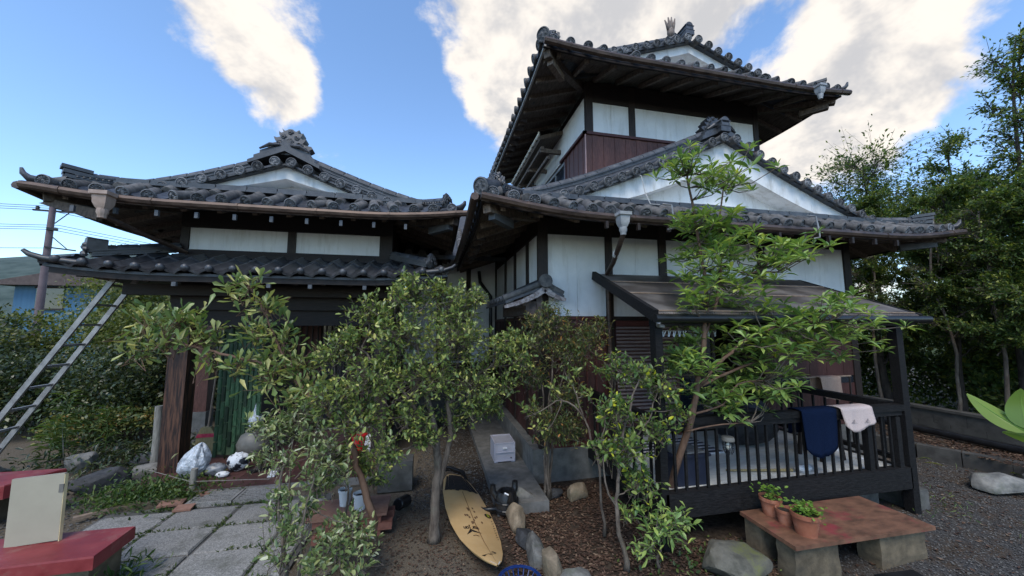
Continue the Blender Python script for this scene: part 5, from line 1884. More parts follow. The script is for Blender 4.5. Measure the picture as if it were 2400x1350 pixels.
MB().blob((2.72, 2.985, 0.865), 0.022, 8, 0, (1, 1, 1.5)).build('bulb', material('frosted bulb', (0.6, 0.58, 0.5), rough=0.3, bump=0), ln, smooth=True)
MB().tube([(2.72, 2.985, 0.95), (2.72, 3.0, 1.0)], 0.003, 5).build('hanger', M_WIRE, ln)

bn = thing('storage_bin', (2.45, 3.3, DZ), 'dark navy plastic storage bin at the left end of the veranda', 'bin')
b = MB()
b.prism([(2.30, DZ + 0.002), (2.62, DZ + 0.002), (2.65, DZ + 0.26), (2.27, DZ + 0.26)], 3.16, 3.46)
b.build('tub', M_NAVYP, bn)
box('rim', M_NAVYP, bn, 2.255, 2.665, 3.145, 3.475, DZ + 0.261, DZ + 0.285)
box('contents', material('grey cloth', (0.10, 0.105, 0.11), (0.2, 0.2, 0.2), rough=0.9, scale=30, bump=0.6), bn, 2.29, 2.63, 3.18, 3.44, DZ + 0.286, DZ + 0.30)
mt = MB().bx(2.45, 3.45, 3.85, 4.45, DZ + 0.001, DZ + 0.012).build('striped_mat', material('white mat', (0.5, 0.5, 0.52), rough=0.9, scale=50, bump=0.3))
tag(mt, 'white mat with dark blue stripes on the veranda floor', 'mat')
for k in range(6):
    box('stripe', M_NAVYP, mt, 2.452, 3.448, 3.87 + k * 0.1, 3.92 + k * 0.1, DZ + 0.0125, DZ + 0.015)
# slumped dark beanbag behind the rail
bbag = MB()
bbag.blob((4.0, 4.1, DZ + 0.23), 0.33, 14, 0.05, (1.25, 0.95, 0.72), random.Random(4))
bbag.blob((4.2, 4.22, DZ + 0.40), 0.23, 12, 0.06, (1.2, 0.8, 0.7), random.Random(5))
o = bbag.build('beanbag', M_DARKC, smooth=True)
tag(o, 'slumped shiny black beanbag on the veranda behind the rail', 'beanbag')
# stool
st = thing('wooden_stool', (4.45, 3.45, DZ), 'dark wooden stool standing behind the pink towel', 'stool')
for sx in (-1, 1):
    for sy_ in (-1, 1):
        MB().bar((4.45 + sx * 0.15, 3.5 + sy_ * 0.13, DZ), (4.45 + sx * 0.12, 3.5 + sy_ * 0.10, DZ + 0.50), 0.035, 0.035, up=(0, 1, 0)).build('leg', M_WOOD, st)
box('seat', M_WOOD, st, 4.28, 4.62, 3.35, 3.65, DZ + 0.50, DZ + 0.53)
for z_ in (0.14, 0.28):
    box('stretcher', M_WOOD, st, 4.32, 4.58, 3.38, 3.40, DZ + z_, DZ + z_ + 0.03)
    box('stretcher', M_WOOD, st, 4.32, 4.58, 3.60, 3.62, DZ + z_, DZ + z_ + 0.03)
fbm = MB().bar((4.83, 3.62, DZ + 0.002), (4.90, 3.72, DZ + 0.50), 0.20, 0.012, up=(0, 1, 0)).build('white_board', M_WHITE)
tag(fbm, 'narrow white panel leaning behind the balusters at the right', 'panel')
pd = thing('long_broom', (3.4, 3.3, DZ), 'long pale wooden handle with a crumpled cloth lying on the deck', 'mop')
MB().tube([(3.02, 3.36, DZ + 0.02), (3.70, 3.22, DZ + 0.02)], [0.010, 0.016], 8).build('handle', M_STRAW, pd)
MB().blob((3.82, 3.20, DZ + 0.035), 0.07, 9, 0.25, (1.7, 0.8, 0.5), random.Random(8)).build('cloth', M_WHITE, pd, smooth=True)
cup = MB().lathe([(0.03, 0.0), (0.035, 0.012), (0.02, 0.02)], 12, (4.82, 3.35, DZ + 0.002)).build('dish', M_WHITE)
tag(cup, 'tiny white dish on the deck near the right post', 'dish')
# laundry clips under the roof
lc = thing('laundry_hanger', (2.6, 3.3, 1.9), 'row of clear laundry clips hanging on a wire under the veranda roof', 'laundry hanger')
MB().tube([(2.16, 3.2, 1.94), (2.85, 3.2, 1.93)], 0.006, 6).build('wire', M_ALU, lc)
clip = MB()
clip.bar((-0.012, 0, 0), (-0.004, 0, -0.06), 0.010, 0.006, up=(0, 1, 0)).bar((0.012, 0, 0), (0.003, 0, -0.06), 0.010, 0.006, up=(0, 1, 0))
clm = clip.mesh('clip', material('clear clip', (0.5, 0.53, 0.58), rough=0.25, bump=0))
for k in range(12):
    put('clip', clm, lc, (2.19 + k * 0.058, 3.2, 1.935), (0, random.uniform(-.3, .3), random.uniform(-.6, .6)))

# ================================================================ worn red platform with pots
pf = thing('garden_platform', (3.49, 2.68, 0), 'worn red-brown board laid on old blocks as a garden platform', 'platform')
b = MB()
x0, x1, y0, y1, z0, z1 = 2.76, 4.20, 2.42, 2.96, 0.262, 0.292
b.add([(x0, y0, z0), (x1, y0 - 0.02, z0), (x1 - 0.01, y1, z0), (x0 + 0.02, y1, z0), (x0, y0, z1), (x1, y0 - 0.02, z1), (x1 - 0.01, y1, z1), (x0 + 0.02, y1, z1)], [(0, 3, 2, 1), (4, 5, 6, 7), (0, 1, 5, 4), (1, 2, 6, 5), (2, 3, 7, 6), (3, 0, 4, 7)])
b.build('top_board', M_PLYRED, pf)
for k, (a, c, d, e, zz_) in enumerate(((2.80, 3.24, 2.47, 2.62, 0.26), (3.66, 4.17, 2.46, 2.63, 0.26), (2.80, 3.02, 2.78, 2.93, 0.26), (3.7, 4.1, 2.80, 2.95, 0.26))):
    rr = random.Random(k + 40)
    mb = MB()
    j = lambda: rr.uniform(-.006, .006)
    zs = [-0.03, 0.05, 0.13, 0.20, zz_]
    vs = []
    for z_ in zs:
        for (xx, yy) in ((a, d), ((a + c) / 2, d), (c, d), (c, e), ((a + c) / 2, e), (a, e)):
            vs.append((xx + j(), yy + j(), z_))
    fs = []
    for q in range(len(zs) - 1):
        for w in range(6):
            w2 = (w + 1) % 6
            fs.append((q * 6 + w, q * 6 + w2, (q + 1) * 6 + w2, (q + 1) * 6 + w))
    fs.append(tuple(range((len(zs) - 1) * 6, len(zs) * 6)))
    mb.add(vs, fs)
    mb.build('support_block', M_BLOCK, pf)


def pot(x, y, z, r, h, label, plant=None):
    t = thing('clay_pot', (x, y, z), label, 'plant pot')
    b = MB()
    b.lathe([(0.0001, 0.0), (r * 0.70, 0.0), (r * 0.90, h * 0.80), (r, h * 0.81), (r, h), (r * 0.90, h), (r * 0.86, h * 0.86)], 22, (x, y, z), cap=False)
    b.build('bowl', M_POT, t, smooth=True, angle=35)
    MB().lathe([(r * 0.87, h * 0.86), (r * 0.4, h * 0.9), (0.0001, h * 0.92)], 16, (x, y, z), cap=False).build('soil', M_SOIL, t, smooth=True)
    return t


PZ = 0.292
POTS = [pot(3.02, 2.545, PZ, 0.105, 0.17, 'front terracotta pot of bright green basil on the red board'),
        pot(3.13, 2.66, PZ, 0.072, 0.13, 'small terracotta pot hidden right of the front basil pot'),
        pot(3.0, 2.71, PZ, 0.068, 0.12, 'little empty terracotta pot between the two planted ones'),
        pot(3.02, 2.86, PZ, 0.090, 0.15, 'back terracotta pot with a dark leafy herb on the red board')]
gd = MB().blob((3.30, 2.70, PZ + 0.016), 0.05, 10, 0.0, (1.5, 0.55, 0.32)).build('spectacle_case', material('grey green case', (0.12, 0.15, 0.13), (0.3, 0.36, 0.33), rough=0.35, scale=14, bump=0), smooth=True)
tag(gd, 'small grey-green case lying on the red board beside the pots', 'case')
sl_ = MB()
for k in range(2):
    pts = [(3.42 + k * 0.03, 2.30 + k * 0.10, 0.0), (3.74 + k * 0.02, 2.22 + k * 0.10, 0.0)]
    sl_.bar((3.40 + k * 0.06, 2.31 - k * 0.085, 0.03), (3.74 + k * 0.02, 2.27 - k * 0.085, 0.045), 0.075, 0.05)
o = sl_.build('black_case', M_BLACK)
tag(o, 'black ribbed plastic case on the gravel in front of the platform', 'case')

# ================================================================ red painted stone benches, cream board
def bench(name, outline, z0, z1, mat, label, legs):
    t = thing(name, (outline[0][0], outline[0][1], 0), label, 'bench')
    b = MB()
    n = len(outline)
    k = 0.012
    cx_ = sum(p[0] for p in outline) / n
    cy_ = sum(p[1] for p in outline) / n
    ins = [(p[0] + (cx_ - p[0]) * 0.012, p[1] + (cy_ - p[1]) * 0.02) for p in outline]
    vs = [(*p, z0) for p in outline] + [(*p, z1 - k) for p in outline] + [(*p, z1) for p in ins]
    fs = [tuple(reversed(range(n))), tuple(range(2 * n, 3 * n))]
    for i in range(n):
        j = (i + 1) % n
        fs += [(i, j, n + j, n + i), (n + i, n + j, 2 * n + j, 2 * n + i)]
    b.add(vs, fs)
    b.build('seat', mat, t)
    for l in legs:
        MB().bx(*l).build('support_block', M_BLOCK, t)
    return t


bt = bench('painted_bench', [(-2.86, 3.20), (-2.27, 3.21), (-2.29, 3.60), (-2.84, 3.61)], 0.31, 0.40, M_PAINT, 'red painted concrete bench in front of the cream board, lower left', [(-2.75, -2.34, 3.28, 3.56, -0.02, 0.308)])
s2_ = MB().add([(-3.6, 3.18, 0.305), (-2.866, 3.20, 0.305), (-2.846, 3.61, 0.305), (-3.6, 3.62, 0.305), (-3.6, 3.18, 0.395), (-2.866, 3.20, 0.395), (-2.846, 3.61, 0.395), (-3.6, 3.62, 0.395)], [(0, 3, 2, 1), (4, 5, 6, 7), (0, 1, 5, 4), (1, 2, 6, 5), (2, 3, 7, 6), (3, 0, 4, 7)])
s2_.build('seat', M_PAINT, bt)
MB().bx(-3.5, -3.05, 3.28, 3.56, -0.02, 0.303).build('support_block', M_BLOCK, bt)
bench('painted_bench', [(-5.0, 4.62), (-4.05, 4.62), (-3.88, 5.02), (-5.0, 5.05)], 0.31, 0.44, M_PAINT, 'faded red slab bench on a round stone behind the cream board', [(-4.8, -4.3, 4.72, 4.98, -0.02, 0.308)])
cbt = thing('cream_board', (-2.85, 3.5, 0.4), 'cream laminate cupboard door standing upright on the red bench', 'board')
MB().bar((-2.845, 3.485, 0.4), (-2.875, 3.515, 0.865), 0.315, 0.022, up=(0, 1, 0)).build('panel', M_CREAM, cbt)
MB().bar((-2.686, 3.488, 0.4), (-2.716, 3.518, 0.867), 0.004, 0.026, up=(0, 1, 0)).build('edge_strip', material('yellow edge', (0.6, 0.48, 0.26), rough=0.6, bump=0), cbt)
MB().bx(-2.735, -2.708, 3.493, 3.500, 0.74, 0.80).build('hinge', M_JAR, cbt)

# ================================================================ porch things
stake = MB().tube([(-3.74, 6.1, -0.1), (-3.73, 6.1, 0.40), (-3.745, 6.1, 0.86)], [0.052, 0.05, 0.045], 9).build('wooden_stake', M_STAKE, smooth=True, angle=60)
tag(stake, 'tall pale weathered stake left of the grained pillar', 'stake')
stake = MB().tube([(-2.74, 5.13, -0.1), (-2.735, 5.13, 0.30)], [0.036, 0.034], 9).build('wooden_stake', M_STAKE, smooth=True, angle=60)
tag(stake, 'short pale stake at the porch floor edge', 'stake')
for z_, lb in ((0.16, 'lower thin cord strung from the short stake along the porch'),):
    c_ = MB().tube([(-3.6, 5.6, z_ + 0.05), (-2.76, 5.12, z_), (-1.9, 5.06, z_ - 0.02)], 0.004, 5).build('cord', M_STAKE)
    tag(c_, lb, 'cord')
# green split bamboo screen
gs = thing('bamboo_screen', (-2.8, 6.1, 0.1), 'green screen of staggered split bamboo pieces in the porch', 'screen')
a, b_ = Vector((-3.12, 6.22, 0)), Vector((-2.45, 6.02, 0))
d = (b_ - a).normalized()
box('x', M_WOOD, None, 0, 0, 0, 0, 0, 0)
bpy.data.objects.remove(bpy.data.objects['x'])
MB().bar(a + Vector((0, 0.03, 0.09)), b_ + Vector((0, 0.03, 0.09)), 0.03, 0.04).build('bottom_rail', M_WOOD, gs)
MB().bar(a + Vector((0, 0.03, 1.95)), b_ + Vector((0, 0.03, 1.95)), 0.03, 0.04).build('top_rail', M_WOOD, gs)
bk = MB()
bk.add([a + Vector((0, 0.03, 0.1)), b_ + Vector((0, 0.03, 0.1)), b_ + Vector((0, 0.03, 1.95)), a + Vector((0, 0.03, 1.95))], [(0, 1, 2, 3)])
bk.build('backing', M_GREENB, gs)
pc = MB().prism([(-0.031, -0.002), (-0.024, -0.016), (0.0, -0.021), (0.024, -0.016), (0.031, -0.002)], 0.010, 0.218, axis='z').mesh('bamboo_piece', M_GREEN, smooth=True, angle=50)
ncol = 10
for i in range(ncol):
    for j in range(8):
        off = (0.0, 0.11, 0.05, 0.16)[i % 4]
        z_ = 0.06 + j * 0.23 + off
        if z_ > 1.75:
            continue
        p = a.lerp(b_, (i + .5) / ncol)
        put('bamboo_piece', pc, gs, (p.x, p.y + 0.026, z_), (0, 0, math.atan2(d.y, d.x)))
# broom
br_ = thing('straw_broom', (-3.25, 6.32, 0.1), 'straw broom with a red band leaning by the green screen', 'broom')
MB().tube([(-3.22, 6.28, 0.48), (-3.15, 6.30, 1.75)], 0.013, 8).build('handle', M_LATH, br_)
hd = MB()
hd.prism([(-3.29, 0.50), (-3.17, 0.50), (-3.10, 0.38), (-3.08, 0.10), (-3.36, 0.10), (-3.34, 0.38)], 6.24, 6.31)
hd.build('bristles', M_STRAW, br_)
MB().prism([(-3.345, 0.36), (-3.10, 0.36), (-3.115, 0.28 + 0.13), (-3.325, 0.28 + 0.13)], 6.232, 6.318).build('band', M_REDC, br_)
# translucent bag
def crumple(name, c, r, sq, mat, label, seed, cat='bag', sub=22, rough=0.10):
    rnd = random.Random(seed)
    b = MB()
    b.blob((0, 0, 0), r, sub, rough, sq, rnd)
    o = b.build(name, mat, smooth=True, angle=50)
    o.location = c
    return tag(o, label, cat)


bgv, bgf = [], []
bseg, brow = 40, 22
brn = random.Random(12)
fold = [(brn.choice((3, 5, 7, 9, 12)), brn.uniform(0, 6.28), brn.uniform(0.02, 0.06)) for _ in range(6)]
for i in range(brow + 1):
    f = i / brow
    rr = 0.19 * (math.sin(math.pi * min(1, f * 0.93 + 0.07)) ** 0.62) * (1 - 0.35 * f)
    for k in range(bseg):
        t = 2 * math.pi * k / bseg
        q = 1 + sum(a_ * math.sin(n_ * t + p_ + 5 * f) * (0.4 + f) for n_, p_, a_ in fold) + 0.10 * mnoise.noise(Vector((math.cos(t) * 5, math.sin(t) * 5, f * 9)))
        bgv.append((-2.96 + 0.10 * f * f + rr * q * math.cos(t), 5.50 - 0.02 * f + rr * q * 0.8 * math.sin(t), 0.076 + 0.40 * f + 0.03 * math.sin(3 * t) * f))
for i in range(brow):
    for k in range(bseg):
        k2 = (k + 1) % bseg
        bgf.append((i * bseg + k, i * bseg + k2, (i + 1) * bseg + k2, (i + 1) * bseg + k))
tag(MB().add(bgv, bgf).build('plastic_bag', M_BAG, smooth=True, angle=40), 'big crumpled clear plastic bag leaning on the grained pillar', 'bag')
crumple('plastic_bag', (-2.70, 5.50, 0.15), 0.10, (1.2, 0.8, 0.75), material('smoky bag', (0.10, 0.11, 0.12), (0.24, 0.25, 0.27), rough=0.3, scale=18), 'small smoky plastic bag beside the big clear one', 4)
crumple('tote_bag', (-2.50, 5.62, 0.19), 0.12, (1.1, 0.8, 0.95), material('black white print bag', (0.012, 0.014, 0.022), (0.62, 0.63, 0.65), rough=0.5, scale=9, lo=0.48, hi=0.54, detail=3), 'black and white patterned bag on the porch floor', 5)
crumple('cloth_bundle', (-2.58, 5.42, 0.11), 0.05, (1.5, 0.9, 0.7), M_WHITE, 'small white crumpled cloth in front of the patterned bag', 6, 'cloth')
jar = thing('stoneware_jar', (-2.60, 6.25, 0.075), 'large round grey stoneware jar in front of the green screen', 'jar')
MB().lathe([(0.0001, 0), (0.12, 0.0), (0.20, 0.12), (0.215, 0.22), (0.17, 0.33), (0.11, 0.37), (0.12, 0.40), (0.10, 0.40)], 22, (-2.52, 6.08, 0.075), cap=False).build('body', M_JAR, jar, smooth=True)
crumple('plastic_bag', (-2.52, 6.08, 0.59), 0.10, (0.95, 0.8, 1.2), M_BAG, 'tied clear bag standing on the mouth of the stoneware jar', 7)
MB().tube([(-2.52, 6.08, 0.67), (-2.53, 6.07, 0.80), (-2.54, 6.08, 0.86)], [0.045, 0.016, 0.022], 8).build('bag_neck', M_BAG, bpy.data.objects['plastic_bag.002'])
for k, (x, y, s_, m_, lb) in enumerate(((-2.20, 5.55, 0.05, M_BLACK, 'black sandal lying near the patterned bag'), (-1.98, 5.40, 0.05, M_WHITE, 'white slipper on the porch tiles'))):
    b = MB()
    b.prism([(-0.12, 0), (0.12, 0), (0.13, 0.02), (0.02, 0.045), (-0.12, 0.03)], -0.04, 0.04)
    o = b.build('sandal', m_)
    o.location = (x, y, 0.078)
    o.rotation_euler = (0, 0, 0.6 + k)
    tag(o, lb, 'sandal')
bk_ = thing('red_bucket', (-1.08, 6.0, 0.076), 'red plastic bucket on the porch seen through the branches', 'bucket')
MB().lathe([(0.09, 0.0), (0.115, 0.24), (0.125, 0.24), (0.125, 0.26), (0.11, 0.26), (0.08, 0.02)], 18, (-1.08, 6.0, 0.076), cap=False).build('tub', M_REDP, bk_, smooth=True, angle=40)
MB().tube([(-1.2, 6.0, 0.33), (-1.15, 5.97, 0.20), (-1.08, 5.92, 0.15), (-1.0, 5.95, 0.2), (-0.96, 6.0, 0.33)], 0.005, 5).build('handle', M_WHITE, bk_)
nt_ = crumple('net_bag', (-0.92, 5.92, 0.22), 0.08, (0.7, 0.6, 1.7), material('white net', (0.10, 0.10, 0.10), (0.75, 0.75, 0.74), rough=0.7, scale=46, lo=0.46, hi=0.5, detail=1), 'white net bag hanging beside the red bucket', 9)
rr_ = MB().tube([(-2.0, 6.45, 0.34), (-0.75, 6.35, 0.34)], 0.012, 6).build('bamboo_pole', M_STAKE)
tag(rr_, 'pale pole lying across the porch step behind the branches', 'pole')

# ladder against the lower eave
ld = thing('ladder', (-5.3, 5.85, 0), 'weathered aluminium ladder leaning on the left end of the lower eave', 'ladder')
la, lb_ = Vector((-5.62, 5.70, 0.0)), Vector((-4.13, 5.70, 2.62))
off = Vector((0.0, 0.34, 0))
for q in (0, 1):
    MB().bar(la + off * q, lb_ + off * q, 0.028, 0.058, up=(1, 0, 0)).build('rail', M_ALU, ld)
nr = 10
for k in range(nr):
    p = la.lerp(lb_, (k + 0.6) / nr)
    MB().bar(p, p + off, 0.034, 0.028).build('rung', M_ALU, ld)
# crate, pump, hose, basket, bottle
cr_ = thing('storage_crate', (1.0, 5.3, 0.085), 'pale lilac plastic storage crate standing on the concrete walk', 'crate')
M_CR = material('pale lilac plastic', (0.40, 0.39, 0.45), (0.47, 0.46, 0.52), rough=0.4, scale=6, bump=0.03)
b = MB().bx(0.86, 1.145, 5.12, 5.50, 0.10, 0.335)
b.build('body', M_CR, cr_)
for x0, x1, y0, y1 in ((0.855, 1.15, 5.115, 5.13), (0.855, 0.87, 5.13, 5.505), (1.135, 1.15, 5.13, 5.505), (0.87, 1.135, 5.49, 5.505)):
    box('rim', M_CR, cr_, x0, x1, y0, y1, 0.336, 0.352)
box('lid_panel', material('dusty lid', (0.30, 0.30, 0.34), (0.38, 0.38, 0.42), rough=0.6), cr_, 0.872, 1.133, 5.132, 5.488, 0.337, 0.343)
for x0 in (0.86, 1.10):
    box('foot', M_CR, cr_, x0, x0 + 0.045, 5.12, 5.50, 0.085, 0.0995)
for x0, x1, z0, z1 in ((0.855, 0.872, 0.10, 0.335), (1.133, 1.15, 0.10, 0.335), (0.872, 1.133, 0.10, 0.115), (0.872, 1.133, 0.215, 0.225)):
    box('front_rib', M_CR, cr_, x0, x1, 5.108, 5.1195, z0, z1)
box('grip', M_WHITE, cr_, 0.975, 1.035, 5.105, 5.119, 0.265, 0.285)
box('mark', M_NAVYP, cr_, 1.085, 1.10, 5.112, 5.1195, 0.135, 0.15)
pm = thing('water_pump', (0.80, 4.0, 0.085), 'black plastic pond pump canister with stub legs on the walk', 'pump')
b = MB()
b.lathe([(0.10, 0.0), (0.125, 0.03), (0.12, 0.12), (0.105, 0.20), (0.09, 0.22), (0.075, 0.215), (0.07, 0.14)], 18, (0.80, 3.98, 0.0), cap=False)
b.build('canister', M_BLACK, pm, smooth=True, angle=40)
for k in range(3):
    t = k / 3 * 6.283 + 0.7
    MB().tube([(0.80 + 0.10 * math.cos(t), 3.98 + 0.10 * math.sin(t), 0.14), (0.80 + 0.15 * math.cos(t), 3.98 + 0.15 * math.sin(t), 0.20), (0.80 + 0.15 * math.cos(t), 3.98 + 0.15 * math.sin(t), 0.27)], [0.04, 0.035, 0.03], 8).build('stub', M_BLACK, pm, smooth=True, angle=50)
for k in range(2):
    MB().tube([(0.80 + 0.127 * math.cos(t_ / 18 * 6.283), 3.98 + 0.127 * math.sin(t_ / 18 * 6.283), 0.06 + 0.07 * k) for t_ in range(19)], 0.008, 5).build('rib', M_BLACK, pm)
MB().tube([(0.76, 3.88, 0.24), (0.80, 3.86, 0.225)], 0.008, 6).build('clip', M_WHITE, pm)
hz = MB().tube([(0.70, 3.95, 0.06), (0.55, 4.02, 0.03), (0.42, 4.2, 0.03), (0.45, 4.7, 0.03), (0.42, 5.0, 0.05), (0.25, 5.2, 0.05), (0.05, 5.25, 0.03)], 0.022, 8).build('hose', M_BLACK, smooth=True)
tag(hz, 'black corrugated hose running from the pump behind the surfboard', 'hose')
bs = thing('wire_basket', (0.68, 2.86, 0), 'blue round wire basket at the bottom edge by the surfboard nose', 'basket')
for k in range(22):
    t = k / 22 * 6.283
    MB().tube([(0.68 + 0.17 * math.cos(t), 2.86 + 0.17 * math.sin(t), 0.06), (0.68 + 0.13 * math.cos(t), 2.86 + 0.13 * math.sin(t), 0.012), (0.68, 2.86, 0.012)], 0.0045, 5).build('wire', M_BASK, bs)
for r_, z_ in ((0.17, 0.06), (0.155, 0.06), (0.11, 0.016), (0.07, 0.016)):
    MB().tube([(0.68 + r_ * math.cos(t / 24 * 6.283), 2.86 + r_ * math.sin(t / 24 * 6.283), z_) for t in range(25)], 0.006, 5).build('ring', M_BASK, bs)
bo = thing('plastic_bottle', (1.42, 4.5, 0.35), 'small clear bottle hung on the plinth behind the nandina', 'bottle')
MB().lathe([(0.02, 0.0), (0.028, 0.01), (0.028, 0.08), (0.012, 0.11), (0.012, 0.13)], 12, (1.42, 4.56, 0.25)).build('body', M_BAG, bo, smooth=True, angle=50)
MB().tube([(1.42, 4.56, 0.24), (1.425, 4.55, 0.05)], 0.012, 6).build('pipe', M_BLACK, bo)
rl_ = MB().lathe([(0.05, 0), (0.06, 0.01), (0.06, 0.20), (0.05, 0.21)], 12).build('black_cylinder', M_BLACK, smooth=True, angle=40)
rl_.location = (-0.25, 4.35, 0.06)
rl_.rotation_euler = (R(78), 0, R(-25))
tag(rl_, 'black cylinder lying on the soil left of the forked trunk', 'cylinder')
MB().bx(-0.62, -0.22, 4.72, 4.98, 0.0, 0.34).build('stone_trough', M_CONC_D)
tag(bpy.data.objects['stone_trough'], 'pale concrete trough in the shade behind the forked trunk', 'trough')

# brick planter with white pots, lower left of the camellia
pl_ = thing('brick_planter', (-0.8, 3.9, 0), 'low red brick planter wall half hidden by shrubs', 'planter')
bm_ = MB().bx(0.003, 0.197, 0.003, 0.097, 0.002, 0.068).mesh('brick', material('old red brick', (0.16, 0.06, 0.04), (0.25, 0.105, 0.075), rough=0.9, scale=16, bump=0.4, objrand=0.25))
for j in range(3):
    for i in range(3):
        put('brick', bm_, pl_, (-1.05 + i * 0.20 + (0.1 if j % 2 else 0), 3.76, j * 0.07))
        put('brick', bm_, pl_, (-1.05 + i * 0.20 + (0.1 if j % 2 else 0), 3.98, j * 0.07))
box('slab', material('pale brick cap', (0.20, 0.10, 0.07), (0.28, 0.16, 0.115), rough=0.9, scale=12), pl_, -1.10, -0.40, 3.74, 4.12, 0.212, 0.235)
for k, (x, y, r_, lb) in enumerate(((-0.66, 3.86, 0.062, 'white plastic pot standing at the front of the brick planter'), (-0.82, 3.98, 0.06, 'white plastic pot behind the other one on the brick planter'))):
    t = thing('white_pot', (x, y, 0.236), lb, 'plant pot')
    MB().lathe([(r_ * 0.75, 0.0), (r_, 0.13), (r_ * 1.08, 0.13), (r_ * 1.08, 0.15), (r_ * 0.95, 0.15), (r_ * 0.9, 0.12)], 18, (x, y, 0.236), cap=False).build('bowl', M_WHITE, t, smooth=True, angle=40)
    MB().lathe([(r_ * 0.92, 0.12), (0.0001, 0.125)], 14, (x, y, 0.236), cap=False).build('soil', M_SOIL, t)

# ================================================================ surfboard
sb = thing('surfboard', (0.4, 4.1, 0), 'yellowed old surfboard with black print lying on the bare soil', 'surfboard')
LB = 1.855
tail, nose = Vector((0.285, 4.80, 0.085)), Vector((0.50, 2.96, 0.03))
ax = (nose - tail).normalized()
sidev = ax.cross(Vector((0, 0, 1))).normalized()      # to the board's left as seen from the tail
nrm = sidev.cross(ax).normalized()
tilt = Matrix.Rotation(R(-14), 3, ax)
sidev, nrm = tilt @ sidev, tilt @ nrm


def bwid(t):          # half width along the board, t = 0 tail .. 1 nose
    w = [(0, 0.075), (0.03, 0.115), (0.10, 0.165), (0.25, 0.215), (0.45, 0.24), (0.60, 0.232), (0.75, 0.195), (0.87, 0.135), (0.95, 0.072), (0.985, 0.030), (1.0, 0.006)]
    for (a, p), (b, q) in zip(w, w[1:]):
        if t <= b:
            f = (t - a) / (b - a)
            return p + (q - p) * f
    return 0.005


def brock(t):
    return 0.02 * (1 - t) ** 3 + 0.10 * max(0, t - 0.6) ** 2 / 0.16


def BP(t, u, h):
    """point on the board: t along, u -1..1 across, h height above the deck skin"""
    th = 0.030 * (1 - abs(2 * t - 1) ** 4) + 0.006
    crown = th * (1 - u * u * 0.75)
    return tail + ax * (t * LB) + sidev * (u * bwid(t)) + nrm * (brock(t) + crown + h)


b = MB()
nt_s, nu = 40, 9
vs, fs = [], []
for i in range(nt_s + 1):
    t = i / nt_s
    for k in range(nu):
        u = -1 + 2 * k / (nu - 1)
        vs.append(BP(t, u, 0))
    for k in range(nu):
        u = -1 + 2 * k / (nu - 1)
        p = BP(t, u, 0)
        th = 0.030 * (1 - abs(2 * t - 1) ** 4) + 0.006
        vs.append(p - nrm * (2 * th * (1 - u * u) ** 0.5 + 0.004))
for i in range(nt_s):
    a0, a1 = i * 2 * nu, (i + 1) * 2 * nu
    for k in range(nu - 1):
        fs.append((a0 + k, a0 + k + 1, a1 + k + 1, a1 + k))
        fs.append((a0 + nu + k, a1 + nu + k, a1 + nu + k + 1, a0 + nu + k + 1))
    fs.append((a0, a1, a1 + nu, a0 + nu))
    fs.append((a0 + nu - 1, a0 + 2 * nu - 1, a1 + 2 * nu - 1, a1 + nu - 1))
fs.append(tuple(range(nu)) + tuple(reversed(range(nu, 2 * nu))))
b.add(vs, fs)
b.build('deck', M_BOARD, sb, smooth=True, angle=60)


def patch(name, mat, polys, h=0.003):
    """flat print on the board: polygons given in (t, u) and laid on the deck skin"""
    m = MB()
    for poly in polys:
        m.add([BP(t, u, h) for t, u in poly], [tuple(range(len(poly)))])
    return m.build(name, mat, sb)


def stroke(t0, u0, t1, u1, w):
    dt, du = t1 - t0, u1 - u0
    # half width in metres turned into t and u units
    l_ = math.hypot(dt * LB, du * 0.24) or 1
    nt_, nu_ = -du * 0.24 / l_ * w / LB, dt * LB / l_ * w / 0.24
    return [(t0 + nt_, u0 + nu_), (t1 + nt_, u1 + nu_), (t1 - nt_, u1 - nu_), (t0 - nt_, u0 - nu_)]


# tail grip pad in strips with worn edges
pp = []
for k in range(10):
    u0, u1 = -0.92 + 1.84 * k / 10, -0.92 + 1.84 * (k + 1) / 10
    pp.append([(0.030 + 0.02 * (k in (0, 9)), u0), (0.030 + 0.02 * (k in (0, 9)), u1), (0.262 + random.Random(k).uniform(-.014, .006), u1), (0.264 + random.Random(k + 9).uniform(-.014, .006), u0)])
patch('grip_pad', M_PADS, pp, 0.006)
patch('stringer', M_INKB, [stroke(0.27 + 0.175 * k, 0.0, 0.27 + 0.175 * (k + 1), 0.0, 0.0035) for k in range(4)], 0.002)
# script above the chevron; from the tail end it reads upside down
def letters(word, t0, u0, size, lean=0.0):
    F = {'v': [(0, 1, .5, 0), (.5, 0, 1, 1)], 'a': [(0, 0, 0, .7), (0, .7, .8, .7), (.8, .7, .8, 0), (0, 0, .8, .1)], 'r': [(0, 0, 0, .75), (0, .6, .7, .8)], 'i': [(.1, 0, .1, .7)], 'o': [(0, 0, 0, .7), (0, .7, .8, .7), (.8, .7, .8, 0), (.8, 0, 0, 0)],
         'n': [(0, 0, 0, .7), (0, .65, .8, .65), (.8, .65, .8, 0)], 'j': [(.5, .8, .5, -.4), (.5, -.4, 0, -.3)], 'p': [(0, -.4, 0, .7), (0, .7, .8, .7), (.8, .7, .8, 0), (.8, 0, 0, 0)], 'e': [(0, .4, .8, .4), (.8, .4, .8, .7), (.8, .7, 0, .7), (0, .7, 0, 0), (0, 0, .8, 0)]}
    out = []
    u = u0
    for ch in word:
        for x0, y0, x1, y1 in F[ch]:
            out.append(stroke(t0 + y0 * size * 0.24 / LB * 1.9, u + x0 * size * 0.8, t0 + y1 * size * 0.24 / LB * 1.9, u + x1 * size * 0.8, 0.0045))
        u += size * 0.98
    return out


patch('word_mark', M_INK, letters('varjan', 0.648, -0.06, 0.115))
